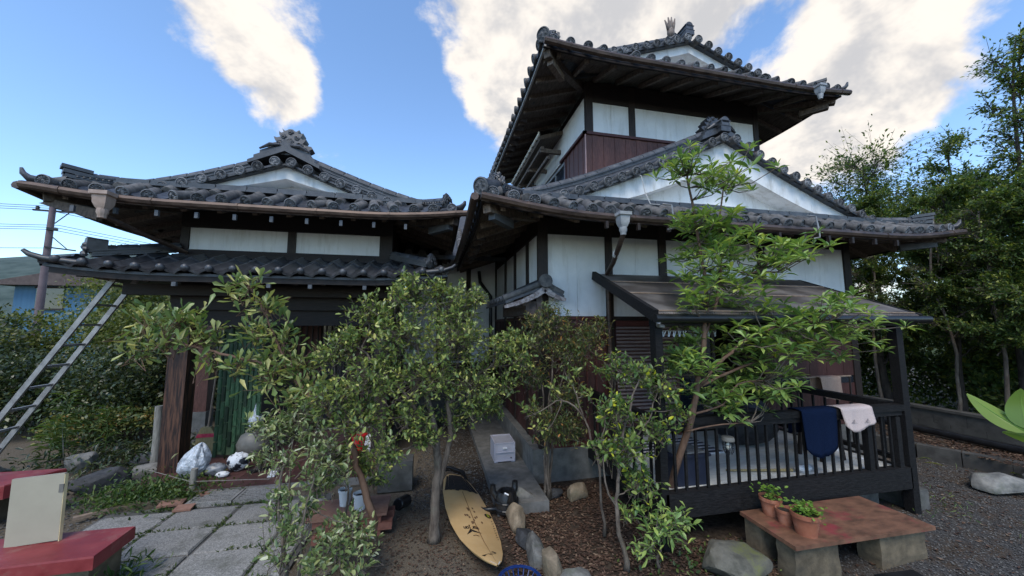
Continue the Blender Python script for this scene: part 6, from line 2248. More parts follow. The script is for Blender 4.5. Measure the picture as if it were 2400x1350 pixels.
# chevron mark and the other prints
patch('chevron_mark', M_INK, [[(0.725, 0.62), (0.672, 0.33), (0.697, 0.30)], [(0.715, -0.12), (0.672, 0.33), (0.700, 0.28)]])
patch('small_mark', M_INKB, [stroke(0.738, 0.36, 0.732, 0.24, 0.005), stroke(0.732, 0.24, 0.742, 0.08, 0.005)])
patch('footprint_smear', M_DIRT, [[(tt + 0.011 * math.cos(q), c + 0.045 * math.sin(q)) for q in (0, .9, 1.8, 2.7, 3.6, 4.5, 5.4)] for r in [random.Random(3)] for c, tt in [(r.uniform(-.35, .3), r.uniform(.46, .63)) for _ in range(16)]])
patch('logo_disc', M_INK, [[(0.515 + 0.022 * math.cos(q / 10 * 6.283), -0.80 + 0.17 * math.sin(q / 10 * 6.283)) for q in range(10)]])
patch('logo_stroke', M_YELLOWP, [stroke(0.505, -0.86, 0.505, -0.74, 0.004), stroke(0.505, -0.74, 0.525, -0.86, 0.004), stroke(0.525, -0.86, 0.525, -0.74, 0.004)], 0.005)
patch('rail_script', M_INK, [stroke(0.56 + k * 0.022, -0.90 - 0.03 * (k % 2), 0.572 + k * 0.022, -0.84 + 0.03 * (k % 2), 0.003) for k in range(9)])
patch('fin_mark', M_INK, [[(0.916, 0.86), (0.884, -0.22), (0.893, -0.50), (0.905, -0.30)], [(0.916, 0.86), (0.905, -0.30), (0.917, 0.10), (0.908, 0.26)], [(0.916, 0.86), (0.908, 0.26), (0.914, 0.45), (0.926, 0.70)]])
patch('nose_repair', M_WHITE, [[(0.965, 0.9), (0.965, -0.9), (1.0, -0.9), (1.0, 0.9)]], 0.003)

# ================================================================ plants
SPOON = [(-2.55, 3.9, 2.0, 0.17), (-2.27, 3.9, 2.04, 0.22), (-2.59, 3.9, 1.75, 0.12), (-2.39, 3.9, 1.84, 0.18), (-2.09, 3.9, 1.88, 0.2), (-1.71, 3.8, 2.36, 0.18), (-1.55, 3.8, 2.16, 0.2), (-1.62, 3.8, 1.92, 0.22), (-1.4, 3.8, 1.84, 0.2), (-1.23, 3.75, 1.64, 0.22), (-1.75, 3.8, 1.65, 0.14), (-1.42, 3.7, 1.54, 0.23), (-1.16, 3.7, 1.38, 0.22), (-1.98, 3.85, 1.65, 0.12)]
SPOON2 = [(-1.35, 3.6, 1.11, 0.22), (-1.09, 3.6, 1.17, 0.27), (-1.54, 3.7, 1.24, 0.15)]
spoon_limbs = [(-0.47, 3.45, 0.08), (-0.49, 3.45, 0.39), (-0.64, 3.5, 0.77), (-0.73, 3.55, 1.01), (-0.95, 3.6, 1.24), (-1.2, 3.7, 1.45), (-1.44, 3.75, 1.61), (-1.75, 3.8, 1.69), (-2.05, 3.85, 1.77), (-2.35, 3.9, 1.84)]
spoon_up = [(-1.2, 3.7, 1.45), (-1.38, 3.75, 1.72), (-1.52, 3.8, 2.0), (-1.63, 3.8, 2.24)]
CAM = [(-0.23, 3.7, 2.34, 0.23), (-0.58, 3.6, 2.1, 0.24), (0.18, 3.7, 2.17, 0.33), (-0.76, 3.5, 1.85, 0.21), (-0.3, 3.5, 1.88, 0.34), (0.21, 3.5, 1.84, 0.35), (0.65, 3.6, 1.7, 0.24), (-0.53, 3.4, 1.55, 0.28), (-0.09, 3.4, 1.5, 0.33), (0.34, 3.5, 1.43, 0.28), (-0.87, 3.4, 1.38, 0.24), (-0.59, 3.4, 1.19, 0.26), (-0.19, 3.4, 1.15, 0.23), (0.44, 3.75, 2.31, 0.13), (0.8, 3.7, 1.87, 0.16), (0.19, 3.6, 1.1, 0.18), (0.59, 3.8, 1.12, 0.16), (-0.9, 3.6, 1.73, 0.18), (-0.4, 3.4, 0.89, 0.19)]
cam1 = [(0.03, 3.61, -0.0), (0.05, 3.58, 0.35), (0.06, 3.55, 0.74), (0.01, 3.5, 1.06), (-0.05, 3.5, 1.37), (-0.12, 3.5, 1.68), (-0.19, 3.6, 2.08)]
cam2 = [(0.05, 3.58, 0.42), (0.17, 3.55, 0.88), (0.14, 3.5, 1.24), (0.14, 3.5, 1.6), (0.18, 3.6, 2.0)]
cam3 = [(0.14, 3.5, 1.24), (0.3, 3.55, 1.43), (0.56, 3.6, 1.58)]
cam4 = [(-0.03, 3.5, 0.95), (-0.2, 3.45, 1.31), (-0.42, 3.4, 1.55), (-0.63, 3.5, 1.77)]
NAN = [(1.41, 4.1, 2.0, 0.28), (1.74, 4.0, 1.8, 0.28), (1.19, 4.1, 1.8, 0.23), (1.53, 4.0, 1.65, 0.27), (1.91, 4.0, 1.95, 0.18), (1.14, 4.1, 1.41, 0.22), (1.36, 4.0, 0.85, 0.29), (1.52, 4.0, 1.17, 0.25), (1.11, 4.0, 1.05, 0.14), (1.59, 3.95, 0.8, 0.17)]
nan = [(1.33, 4.16, -0.0), (1.33, 4.13, 0.57), (1.35, 4.1, 1.16), (1.4, 4.1, 1.7)]
whorl_trunk = [(2.22, 3.25, 0.18), (2.27, 3.1, 0.73), (2.36, 3.0, 1.15), (2.46, 3.0, 1.52), (2.54, 3.0, 1.92), (2.63, 3.05, 2.29), (2.64, 3.1, 2.69), (2.57, 3.1, 3.13), (2.52, 3.1, 3.53)]
whorl_l1 = [(2.53, 3.0, 1.88), (2.75, 3.05, 2.25), (2.87, 3.1, 2.7), (2.87, 3.1, 3.06), (2.95, 3.1, 3.43)]
whorl_l2 = [(2.46, 3.0, 1.44), (2.71, 2.95, 1.68), (2.97, 2.9, 1.88), (3.37, 2.85, 2.0), (3.83, 2.8, 2.04)]
whorl_l3 = [(2.45, 3.0, 1.42), (3.0, 3.05, 1.58), (3.64, 3.1, 1.73), (4.16, 3.1, 1.86)]
whorl_l4 = [(2.87, 3.1, 2.61), (3.23, 3.1, 2.53), (3.62, 3.1, 2.73)]
whorl_l5 = [(2.37, 3.0, 1.17), (2.64, 2.95, 1.25), (2.79, 2.9, 1.44), (3.08, 2.9, 1.47)]
whorl_l6 = [(2.3, 3.0, 1.02), (2.58, 2.9, 1.09), (2.9, 2.9, 1.09)]
ROS= [(2.34, 2.93, 3.55), (2.35, 3.07, 3.57), (2.51, 2.99, 3.57), (2.93, 3.1, 3.62), (3.07, 3.11, 3.49), (2.6, 2.86, 3.35), (2.88, 2.84, 3.46), (2.57, 3.2, 3.07), (2.55, 2.94, 3.04), (2.74, 2.93, 3.0), (2.75, 3.27, 2.91), (2.72, 3.04, 2.81), (2.6, 3.2, 2.75), (2.93, 3.04, 2.84), (3.21, 3.11, 2.9), (2.44, 2.9, 2.56), (2.85, 3.11, 2.59), (3.16, 3.21, 2.73), (3.41, 2.91, 2.75), (3.7, 3.01, 2.83), (3.32, 2.98, 2.67), (3.24, 2.71, 2.6), (2.7, 3.16, 2.44), (2.9, 3.09, 2.43), (2.97, 2.96, 2.34), (2.29, 2.84, 2.27), (3.34, 3.21, 2.55), (2.63, 3.04, 2.17), (2.99, 3.15, 2.2), (3.26, 3.22, 2.11), (3.24, 2.99, 2.17), (2.64, 3.24, 2.04), (2.68, 3.0, 1.96), (3.1, 3.18, 1.93), (3.05, 2.88, 1.96), (3.55, 3.09, 2.09), (3.76, 3.07, 2.13), (3.47, 2.72, 2.04), (3.71, 2.74, 2.16), (3.94, 2.78, 2.25), (4.05, 3.1, 1.91), (3.97, 2.87, 1.96), (4.29, 2.96, 2.09), (4.16, 2.81, 1.96), (4.42, 2.9, 2.0), (3.36, 2.85, 1.88), (3.08, 2.83, 1.8), (3.15, 3.09, 1.74), (2.85, 3.09, 1.75), (3.84, 3.08, 1.78), (3.93, 2.98, 1.74), (4.37, 3.09, 1.77), (2.56, 3.21, 1.83), (2.45, 3.27, 1.65), (2.44, 3.13, 1.71), (2.39, 2.9, 1.65), (3.04, 3.21, 1.39), (3.29, 3.25, 1.42), (3.32, 3.08, 1.4), (3.37, 2.93, 1.5), (2.82, 3.14, 1.36), (2.84, 2.92, 1.28), (3.28, 3.05, 1.28), (2.61, 3.08, 1.34), (2.74, 2.96, 1.17), (3.06, 2.71, 1.43), (2.39, 3.21, 1.53), (3.8, 3.12, 1.95), (3.22, 2.72, 2.0), (3.18, 3.03, 1.62), (3.2, 2.86, 1.68), (3.75, 2.75, 1.88), (4.1, 2.81, 1.87)]
YEL = [(1.55, 2.95, 1.26, 0.2), (1.84, 3.0, 1.54, 0.19), (2.05, 3.0, 1.45, 0.18), (1.63, 2.9, 0.98, 0.22), (1.94, 2.95, 1.09, 0.19), (1.46, 2.95, 0.95, 0.15), (1.74, 2.9, 0.66, 0.18), (1.69, 3.2, 1.59, 0.18), (2.17, 3.0, 1.22, 0.14)]
YELLOW_LOW = [(1.83, 2.75, 0.36, 0.19), (2.02, 2.8, 0.37, 0.14), (1.68, 2.7, 0.27, 0.13), (1.65, 2.9, 0.43, 0.14)]
yel = [(1.58, 2.86, 0.0), (1.51, 2.86, 0.4), (1.52, 2.88, 0.69), (1.57, 2.9, 0.99), (1.71, 2.95, 1.29), (1.84, 3.0, 1.54)]
LOWL = [(-1.16, 3.3, 0.92, 0.15), (-1.14, 3.2, 0.67, 0.15), (-1.01, 3.1, 0.49, 0.16), (-1.02, 3.0, 0.35, 0.12), (-0.85, 3.3, 0.96, 0.19), (-0.91, 3.3, 0.73, 0.17), (-0.77, 3.4, 0.75, 0.14)]
LOWM = [(-0.58, 3.2, 0.42, 0.17), (-0.48, 3.15, 0.31, 0.13), (-0.66, 3.0, 0.36, 0.17), (-0.77, 2.9, 0.32, 0.13), (-0.49, 2.9, 0.28, 0.11), (-0.93, 3.2, 0.59, 0.13)]
lowl = [(-0.98, 3.0, 0.24), (-1.06, 3.1, 0.47), (-1.13, 3.2, 0.73), (-1.14, 3.3, 0.98)]


def unit(v):
    return v / np.maximum(1e-9, np.linalg.norm(v, axis=-1, keepdims=True))


LEAF_T = {   # (along, across, lift) points and triangles
    'oval': (np.array([(0, 0, 0), (0.35, 0.5, 0.06), (0.35, -0.5, 0.06), (0.75, 0.38, 0.03), (0.75, -0.38, 0.03), (1, 0, -0.05), (0.5, 0, -0.04)]), np.array([(0, 2, 6), (0, 6, 1), (1, 6, 3), (2, 4, 6), (3, 6, 5), (6, 4, 5)])),
    'spoon': (np.array([(0, 0, 0), (0.45, 0.28, 0.03), (0.45, -0.28, 0.03), (0.80, 0.5, 0.08), (0.80, -0.5, 0.08), (1, 0, 0.04), (0.6, 0, -0.05)]), np.array([(0, 2, 6), (0, 6, 1), (1, 6, 3), (2, 4, 6), (3, 6, 5), (6, 4, 5)])),
    'lance': (np.array([(0, 0, 0), (0.30, 0.35, 0.05), (0.30, -0.35, 0.05), (0.66, 0.5, 0.02), (0.66, -0.5, 0.02), (1, 0, -0.16), (0.32, 0, 0.0), (0.68, 0, -0.05)]), np.array([(0, 2, 6), (0, 6, 1), (1, 6, 3), (6, 7, 3), (2, 4, 6), (6, 4, 7), (3, 7, 5), (7, 4, 5)])),
    'chip': (np.array([(0, 0, 0), (0.45, 0.5, 0.05), (0.45, -0.5, 0.05), (1, 0, -0.05)]), np.array([(0, 2, 1), (1, 2, 3)])),
}


def leaves_arrays(P, D, Nn, Ln, Wd, shape):
    tm, tr_ = LEAF_T[shape]
    S = unit(np.cross(D, Nn))
    U = unit(np.cross(S, D))
    V = np.zeros((len(P), len(tm), 3))
    for k, (t, u, w) in enumerate(tm):
        V[:, k] = P + D * (t * Ln)[:, None] + S * (u * Wd)[:, None] + U * (w * Ln)[:, None]
    T = (tr_[None] + (np.arange(len(P)) * len(tm))[:, None, None]).reshape(-1, 3)
    return V.reshape(-1, 3), T


def nearest(limbs, c):
    best, bd = None, 1e9
    for pts, r0, r1 in limbs:
        for i in range(len(pts) - 1):
            for f in (0, .33, .66, 1):
                p = Vector(pts[i]).lerp(Vector(pts[i + 1]), f)
                d = (p - c).length + max(0, p.z - c.z) * 0.8
                if d < bd:
                    best, bd = p, d
    return best


def clumps(rnd, clusters, per, twig_len, leaf, shape, upw=0.35, jitter=1.0, seg=6):
    """twigs spread through each cluster, leaves set along each twig; returns twig list and leaf arrays"""
    Ln, Wr = leaf
    P, D, N_, L = [], [], [], []
    twigs = []
    for (x, y, z, r) in clusters:
        n = max(3, int(per * r * r))
        dirs = unit(rnd.normal(0, 1, (n, 3)) + np.array([0, 0, 0.25]))
        rad = r * rnd.uniform(0.25, 1.0, n) ** 0.6 * rnd.uniform(0.75, 1.25, n)
        ends = np.array([x, y, z]) + dirs * rad[:, None] * np.array([1.05, 1.0, 0.9])
        td = unit(dirs * 0.7 + rnd.normal(0, .35, (n, 3)) + np.array([0, 0, upw]))
        ln = twig_len * rnd.uniform(0.6, 1.3, n)
        starts = ends - td * ln[:, None]
        twigs.append((starts, ends))
        for k in range(seg):
            f = 0.25 + 0.75 * (k + rnd.uniform(-.3, .3, n)) / (seg - 1)
            base = starts + td * (ln * f)[:, None]
            side = unit(np.cross(td, rnd.normal(0, 1, (n, 3))))
            d = unit(td * (0.45 + 0.5 * (k == seg - 1)) + side * 0.8 + np.array([0, 0, 0.12]) + rnd.normal(0, .18, (n, 3)))
            nn = unit(np.array([0, 0, 1.0]) + rnd.normal(0, .45 * jitter, (n, 3)))
            P.append(base)
            D.append(d)
            N_.append(nn)
            L.append(Ln * rnd.uniform(0.4, 1.3, n))
    P, D, N_, L = map(np.concatenate, (P, D, N_, L))
    return twigs, (P, D, N_, L, L * Wr)


def twig_mesh(twigs, r, mat, name, parent, frac=1.0, rnd=None):
    S = np.concatenate([t[0] for t in twigs])
    E_s = np.concatenate([t[1] for t in twigs])
    if frac < 1:
        k = rnd.uniform(0, 1, len(S)) < frac
        S, E_s = S[k], E_s[k]
    d = unit(E_s - S)
    a = unit(np.cross(d, np.array([0.3, 0.2, 1.0])))
    b = np.cross(d, a)
    n = len(S)
    V = np.zeros((n, 6, 3))
    for k in range(3):
        t = k / 3 * 6.283
        o = a * math.cos(t) + b * math.sin(t)
        V[:, k] = S + o * r
        V[:, 3 + k] = E_s + o * r * 0.4
    tr_ = np.array([(0, 1, 4), (0, 4, 3), (1, 2, 5), (1, 5, 4), (2, 0, 3), (2, 3, 5)])
    T = (tr_[None] + (np.arange(n) * 6)[:, None, None]).reshape(-1, 3)
    return tag(tri_object(name, V.reshape(-1, 3), T, mat, parent), kind='stuff')


def limb(pts, r0, r1, mat, name, parent, seed=0, wob=0.012):
    rnd = random.Random(seed)
    P = [Vector(p) for p in pts]
    out = []
    for i in range(len(P) - 1):
        for k in range(4):
            f = k / 4
            a = P[max(0, i - 1)]
            b, c = P[i], P[i + 1]
            d = P[min(len(P) - 1, i + 2)]
            q = 0.5 * ((2 * b) + (-a + c) * f + (2 * a - 5 * b + 4 * c - d) * f * f + (-a + 3 * b - 3 * c + d) * f ** 3)
            out.append(q + Vector((rnd.uniform(-wob, wob), rnd.uniform(-wob, wob), 0)))
    out.append(P[-1])
    n = len(out)
    rad = [(r0 + (r1 - r0) * (i / (n - 1)) ** 0.8) * rnd.uniform(.93, 1.07) for i in range(n)]
    if name == 'trunk':
        rad[0] *= 1.35
        rad[1] *= 1.12
    MB().tube(out, rad, 8).build(name, mat, parent, smooth=True)


def plant(name, label, cat, limbs, clusters, per, twig_len, leaf, shape, mat, bark, seed, twig_r=0.004, group=None, upw=0.35, connect=True, seg=6, base=None, jitter=1.0):
    rnd = np.random.RandomState(seed)
    base = base or limbs[0][0][0]
    t = thing(name, (base[0], base[1], 0), label, cat, group)
    for i, (pts, r0, r1) in enumerate(limbs):
        limb(pts, r0, r1, bark, 'trunk' if i == 0 else 'branch', t, seed + i)
    if connect:
        for i, c in enumerate(clusters):
            p = nearest(limbs, Vector(c[:3]))
            e = Vector(c[:3])
            if (p - e).length > 0.08:
                mid = p.lerp(e, 0.5) + Vector((0, 0, -0.05 * (p - e).length))
                limb([p, mid, e], max(0.006, min(0.02, limbs[-1][1] * 0.5)), twig_r, bark, 'branch', t, seed + 50 + i)
    twigs, A = clumps(rnd, clusters, per, twig_len, leaf, shape, upw, seg=seg, jitter=jitter)
    # side twigs from the middle of each clump so that nothing floats
    cs = []
    for (x, y, z, r), (S, E_s) in zip(clusters, twigs):
        n = len(S)
        c = np.array([x, y, z])
        cs.append((c + (S - c) * 0.12, S))
    twig_mesh(twigs + cs, twig_r, bark, 'twigs', t)
    P, D, N_, L, Wd = A
    V, T = leaves_arrays(P, D, N_, L, Wd, shape)
    tri_object('crown', V, T, mat, t)
    return t


M_L_SPOON = leaf_material('leathery olive leaf', [(0, (0.086, 0.140, 0.045)), (0.4, (0.174, 0.240, 0.076)), (0.75, (0.321, 0.355, 0.127)), (1, (0.581, 0.508, 0.190))], trans=0.22, rough=0.32)
M_L_CAM = leaf_material('small glossy leaf', [(0, (0.070, 0.112, 0.034)), (0.45, (0.164, 0.225, 0.060)), (0.85, (0.331, 0.368, 0.099)), (1, (0.546, 0.497, 0.137))], trans=0.2, rough=0.33)
M_L_NAN = leaf_material('nandina leaf', [(0, (0.046, 0.086, 0.031)), (0.6, (0.131, 0.166, 0.051)), (0.93, (0.274, 0.226, 0.070)), (1, (0.431, 0.189, 0.056))], trans=0.25, rough=0.42)
M_L_WH = leaf_material('whorled lance leaf', [(0, (0.092, 0.170, 0.053)), (0.45, (0.194, 0.297, 0.085)), (0.85, (0.326, 0.422, 0.110)), (1, (0.499, 0.537, 0.133))], trans=0.28, rough=0.33)
M_L_WHY = leaf_material('young lance leaf', [(0, (0.274, 0.324, 0.042)), (0.6, (0.454, 0.456, 0.054)), (1, (0.600, 0.552, 0.072))], trans=0.4, rough=0.4)
M_L_YEL = leaf_material('green and yellowing leaf', [(0, (0.058, 0.110, 0.032)), (0.6, (0.146, 0.221, 0.060)), (0.90, (0.294, 0.337, 0.082)), (0.95, (0.600, 0.600, 0.047)), (1, (0.600, 0.600, 0.047))], trans=0.28, rough=0.36)
M_L_VAR = leaf_material('pale edged leaf', [(0, (0.080, 0.131, 0.050)), (0.5, (0.188, 0.239, 0.088)), (0.8, (0.375, 0.403, 0.164)), (1, (0.600, 0.600, 0.429))], trans=0.25, rough=0.36)
M_L_HEDGE = leaf_material('dark hedge leaf', [(0, (0.015, 0.026, 0.010)), (0.55, (0.036, 0.055, 0.019)), (0.9, (0.084, 0.103, 0.031)), (1, (0.165, 0.158, 0.053))], trans=0.18, rough=0.34)
M_L_SUN = leaf_material('bright shrub leaf', [(0, (0.049, 0.072, 0.019)), (0.5, (0.103, 0.132, 0.031)), (1, (0.233, 0.216, 0.054))], trans=0.3, rough=0.45)
M_L_WOOD = leaf_material('screen tree leaf', [(0, (0.032, 0.060, 0.019)), (0.5, (0.075, 0.126, 0.032)), (0.88, (0.168, 0.205, 0.046)), (1, (0.336, 0.330, 0.065))], trans=0.35, rough=0.45)
M_L_WEED = leaf_material('weed leaf', [(0, (0.027, 0.060, 0.014)), (0.6, (0.069, 0.120, 0.029)), (1, (0.151, 0.192, 0.048))], trans=0.3, rough=0.5)
M_L_BASIL = leaf_material('herb leaf', [(0, (0.082, 0.168, 0.024)), (0.6, (0.165, 0.288, 0.042)), (1, (0.261, 0.372, 0.072))], trans=0.3, rough=0.4)
M_L_BIG = leaf_material('near broad leaf', [(0, (0.117, 0.192, 0.036)), (1, (0.220, 0.300, 0.048))], trans=0.35, rough=0.3)

# ---- spoon-leaved tree in front of the porch
t_sp = plant('spoon_leaf_tree', 'leaning tree with leathery spoon-shaped leaves in front of the porch pillar', 'tree',
             [(spoon_limbs, 0.036, 0.008), (spoon_up, 0.016, 0.006)], [(x, y, z, r * 0.95) for x, y, z, r in SPOON], 430, 0.20, (0.112, 0.34), 'spoon', M_L_SPOON, M_BARK_R, 21, twig_r=0.004, upw=0.45, seg=7)
plant('narrow_leaf_shrub', 'loose narrow-leaved shrub at the porch edge below the spoon-leaved tree', 'shrub',
      [([(-1.18, 3.55, 0.0), (-1.2, 3.58, 0.5), (-1.2, 3.6, 1.0)], 0.016, 0.006)], SPOON2[:2] + [(-1.40, 3.6, 0.86, 0.13), (-1.0, 3.6, 0.92, 0.18)], 1200, 0.18, (0.066, 0.30), 'lance', M_L_VAR, M_BARK, 22, twig_r=0.003)
# ---- small-leaved round tree in the middle
plant('camellia_tree', 'dense small-leaved tree with forked pale trunks in the middle of the garden', 'tree',
      [(cam1, 0.052, 0.010), (cam2, 0.034, 0.010), (cam3, 0.018, 0.008), (cam4, 0.022, 0.008)], CAM + [(0.86, 3.6, 1.62, .17), (0.72, 3.65, 1.38, .16), (0.40, 3.6, 1.20, .16), (-0.05, 3.45, 0.98, .14), (0.98, 3.75, 1.82, .12), (-0.35, 3.5, 2.26, .15), (0.05, 3.7, 2.36, .15)], 1350, 0.16, (0.047, 0.46), 'oval', M_L_CAM, M_BARK, 23, twig_r=0.0032, seg=8)
# ---- nandina at the house corner
plant('nandina_bush', 'feathery nandina with bare cane bundle at the corner of the white house', 'bush',
      [(nan, 0.026, 0.012), ([(1.27, 4.15, 0), (1.28, 4.1, 0.6), (1.24, 4.08, 1.3)], 0.017, 0.008), ([(1.36, 4.18, 0), (1.37, 4.14, 0.6), (1.44, 4.05, 1.3), (1.6, 4.0, 1.7)], 0.018, 0.007), ([(1.31, 4.12, 0), (1.30, 4.10, 0.7), (1.36, 4.05, 1.5)], 0.017, 0.007)],
      NAN + [(1.15, 4.15, 2.05, .14), (1.32, 4.1, 2.18, .12)], 1350, 0.19, (0.052, 0.34), 'lance', M_L_NAN, M_BARK, 24, twig_r=0.0026, seg=8)
# ---- shrub with yellowing leaves
t_y = plant('yellowing_shrub', 'slim shrub with some yellow leaves left of the veranda', 'shrub',
            [(yel, 0.021, 0.007), ([(1.52, 2.88, 0.69), (1.66, 2.92, 0.95), (1.86, 2.95, 1.15), (2.02, 3.0, 1.4)], 0.011, 0.005), ([(1.51, 2.86, 0.45), (1.40, 2.9, 0.8), (1.46, 2.95, 1.2)], 0.010, 0.004)],
            YEL, 1250, 0.17, (0.056, 0.46), 'oval', M_L_YEL, M_BARK, 25, twig_r=0.003)
plant('low_shrub', 'low dark shrub at the foot of the leaning veranda tree', 'shrub', [([(1.85, 2.85, 0.0), (1.86, 2.83, 0.2), (1.85, 2.8, 0.4)], 0.012, 0.006)], YELLOW_LOW, 800, 0.14, (0.074, 0.32), 'lance', M_L_WH, M_BARK, 26, twig_r=0.003)
# ---- bare forked branch between nandina and camellia
bb_ = plant('sparse_branch_shrub', 'sparse grey-branched shrub reaching across the nandina', 'shrub',
            [([(1.62, 3.35, 0.0), (1.60, 3.4, 0.6), (1.5, 3.5, 1.05), (1.30, 3.6, 1.22), (1.12, 3.65, 1.12), (0.95, 3.7, 1.05)], 0.014, 0.005), ([(1.5, 3.5, 1.05), (1.42, 3.55, 1.35), (1.35, 3.6, 1.5)], 0.009, 0.004), ([(1.30, 3.6, 1.22), (1.2, 3.6, 0.98), (1.05, 3.62, 0.92)], 0.006, 0.003)],
            [(1.40, 3.6, 1.48, 0.14), (1.22, 3.62, 1.34, 0.10), (1.0, 3.68, 1.15, 0.13), (1.05, 3.6, 0.98, 0.10), (1.55, 3.5, 1.30, 0.10)], 480, 0.14, (0.062, 0.45), 'oval', M_L_CAM, M_BARK, 27, twig_r=0.003)
# ---- shrubs in the lower left of the picture
plant('pale_edged_shrub', 'twiggy shrub with pale-edged leaves beside the paving slabs', 'shrub', [(lowl, 0.014, 0.006), ([(-0.92, 3.05, 0.0), (-0.93, 3.15, 0.5), (-0.9, 3.3, 0.95)], 0.013, 0.005), ([(-0.98, 3.0, -0.02), (-0.98, 3.0, 0.3)], 0.015, 0.013)], LOWL, 950, 0.18, (0.056, 0.38), 'oval', M_L_VAR, M_BARK, 28, twig_r=0.003, base=(-0.98, 3.0, 0))
plant('planter_shrub', 'leafy low shrub growing around the brick planter', 'shrub', [([(-0.6, 3.1, 0.0), (-0.6, 3.12, 0.25), (-0.58, 3.15, 0.45)], 0.012, 0.006)], LOWM + [(-0.8, 3.3, 0.30, .15)], 1050, 0.15, (0.057, 0.40), 'oval', M_L_VAR, M_BARK, 29, twig_r=0.003)
plant('azalea_shrub', 'dark green shrub filling the gap below the camellia', 'shrub', [([(-0.75, 3.75, 0.0), (-0.75, 3.7, 0.4), (-0.74, 3.65, 0.75)], 0.014, 0.006)], [(-0.85, 3.72, 0.78, 0.18), (-0.62, 3.7, 0.70, 0.16), (-0.95, 3.8, 0.58, 0.14), (-0.5, 3.8, 0.52, 0.13)], 1600, 0.16, (0.050, 0.45), 'oval', M_L_CAM, M_BARK, 30, twig_r=0.003)

# ---- leaning tree with whorled leaves before the veranda: trunk, limbs, rosettes of single leaves
wh = thing('whorl_leaf_tree', (2.22, 3.25, 0), 'leaning tree with whorls of long leaves in front of the veranda', 'tree')
whorl_trunk = [(2.20, 3.27, -0.02)] + whorl_trunk
WL = [(whorl_trunk, 0.042, 0.010), (whorl_l1, 0.017, 0.007), (whorl_l2, 0.020, 0.006), (whorl_l3, 0.017, 0.006), (whorl_l4, 0.010, 0.005), (whorl_l5, 0.011, 0.005), (whorl_l6, 0.009, 0.004)]
for i, (pts, r0, r1) in enumerate(WL):
    limb(pts, r0, r1, M_BARK_R, 'trunk' if i == 0 else 'branch', wh, 60 + i, wob=0.008)
wr = np.random.RandomState(5)
lv, lt_ = leaves_arrays(np.zeros((1, 3)), np.array([[0, 1.0, 0]]), np.array([[0, 0, 1.0]]), np.array([1.0]), np.array([0.25]), 'lance')
WLEAF = tri_mesh('leaf', lv, lt_, M_L_WH)
WLEAFY = tri_mesh('leaf', lv, lt_, M_L_WHY)
AP, AD, AN, AL = [], [], [], []
nsing = 0
extra = []
for (x, y, z) in ROS:
    for _ in range(6):
        if x > 4.15:
            continue
        extra.append((x + wr.normal(0, .10), y + wr.normal(0, .15), z + wr.normal(0, .07)))
order = sorted(ROS, key=lambda p: p[1])
ROS = [p for p in ROS if p[0] < 4.25]
extra += [(x + wr.normal(0, .07), y + wr.normal(0, .1), z + wr.normal(0, .06)) for (x, y, z) in ROS if x < 2.75 and z > 1.3 for _ in range(2)]
near_set = set(order[:26]) | set(p for p in ROS if p[2] > 3.3)
for q, (x, y, z) in enumerate(list(ROS) + extra):
    c = Vector((x, y, z))
    p = nearest(WL, c)
    if (p - c).length > 0.03:
        mid = p.lerp(c, 0.55) + Vector((0, 0, -0.12 * (p - c).length))
        MB().tube([p, mid, c], [0.006, 0.005, 0.0035], 5).build('twig', M_BARK, wh, smooth=True)
    young = z > 3.3 or (q % 9 == 4)
    n = wr.randint(9, 13)
    az = wr.uniform(0, 6.28)
    for k in range(n):
        ang = az + k * 2.4
        el_ = math.radians(wr.uniform(-18, 52)) if not (young and k < 5) else math.radians(wr.uniform(45, 75))
        d = np.array([math.cos(ang) * math.cos(el_), math.sin(ang) * math.cos(el_), math.sin(el_)])
        L_ = wr.uniform(0.075, 0.15) * (0.62 if young and k < 5 else 1)
        base = np.array([x, y, z]) + d * 0.008 + np.array([0, 0, -0.02 * (k / n)])
        nn = np.array([0, 0, 1.0]) + wr.normal(0, .25, 3)
        if (x, y, z) in near_set and nsing < 290:
            D_ = Vector(d)
            S_ = D_.cross(Vector(nn)).normalized()
            U_ = S_.cross(D_).normalized()
            m3 = Matrix((S_, D_, U_)).transposed()
            put('leaf', WLEAFY if (young and k < 5) else WLEAF, wh, tuple(base), m3.to_euler(), (L_, L_, L_))
            nsing += 1
        else:
            AP.append(base)
            AD.append(d)
            AN.append(nn)
            AL.append(L_)
AP, AD, AN, AL = np.array(AP), unit(np.array(AD)), unit(np.array(AN)), np.array(AL)
V, T = leaves_arrays(AP, AD, AN, AL, AL * 0.25, 'lance')
tag(tri_object('crown', V, T, M_L_WH, wh), kind='stuff')

# ---- herbs in the clay pots
for (pt, n, hh, ll) in ((POTS[0], 190, 0.085, 0.034), (POTS[1], 10, 0.04, 0.03), (POTS[3], 100, 0.10, 0.034)):
    rnd = np.random.RandomState(n)
    c = np.array(pt.location) + np.array([0, 0, 0.15])
    P = c + np.stack([rnd.normal(0, .05, n), rnd.normal(0, .05, n), rnd.uniform(0, hh, n)], 1)
    D = unit(np.stack([rnd.normal(0, 1, n), rnd.normal(0, 1, n), rnd.uniform(-.2, .6, n)], 1))
    V, T = leaves_arrays(P, D, unit(np.array([0, 0, 1.0]) + rnd.normal(0, .3, (n, 3))), ll * rnd.uniform(.7, 1.2, n), ll * rnd.uniform(.5, .7, n), 'oval')
    tri_object('herb_leaves', V, T, M_L_BASIL, pt)
    stems = (np.tile(np.array(pt.location) + np.array([0, 0, 0.10]), (12, 1)) + rnd.normal(0, .015, (12, 3)), P[:12] if n >= 12 else np.resize(P, (12, 3)))
    twig_mesh([stems], 0.003, M_L_BASIL, 'stems', pt)

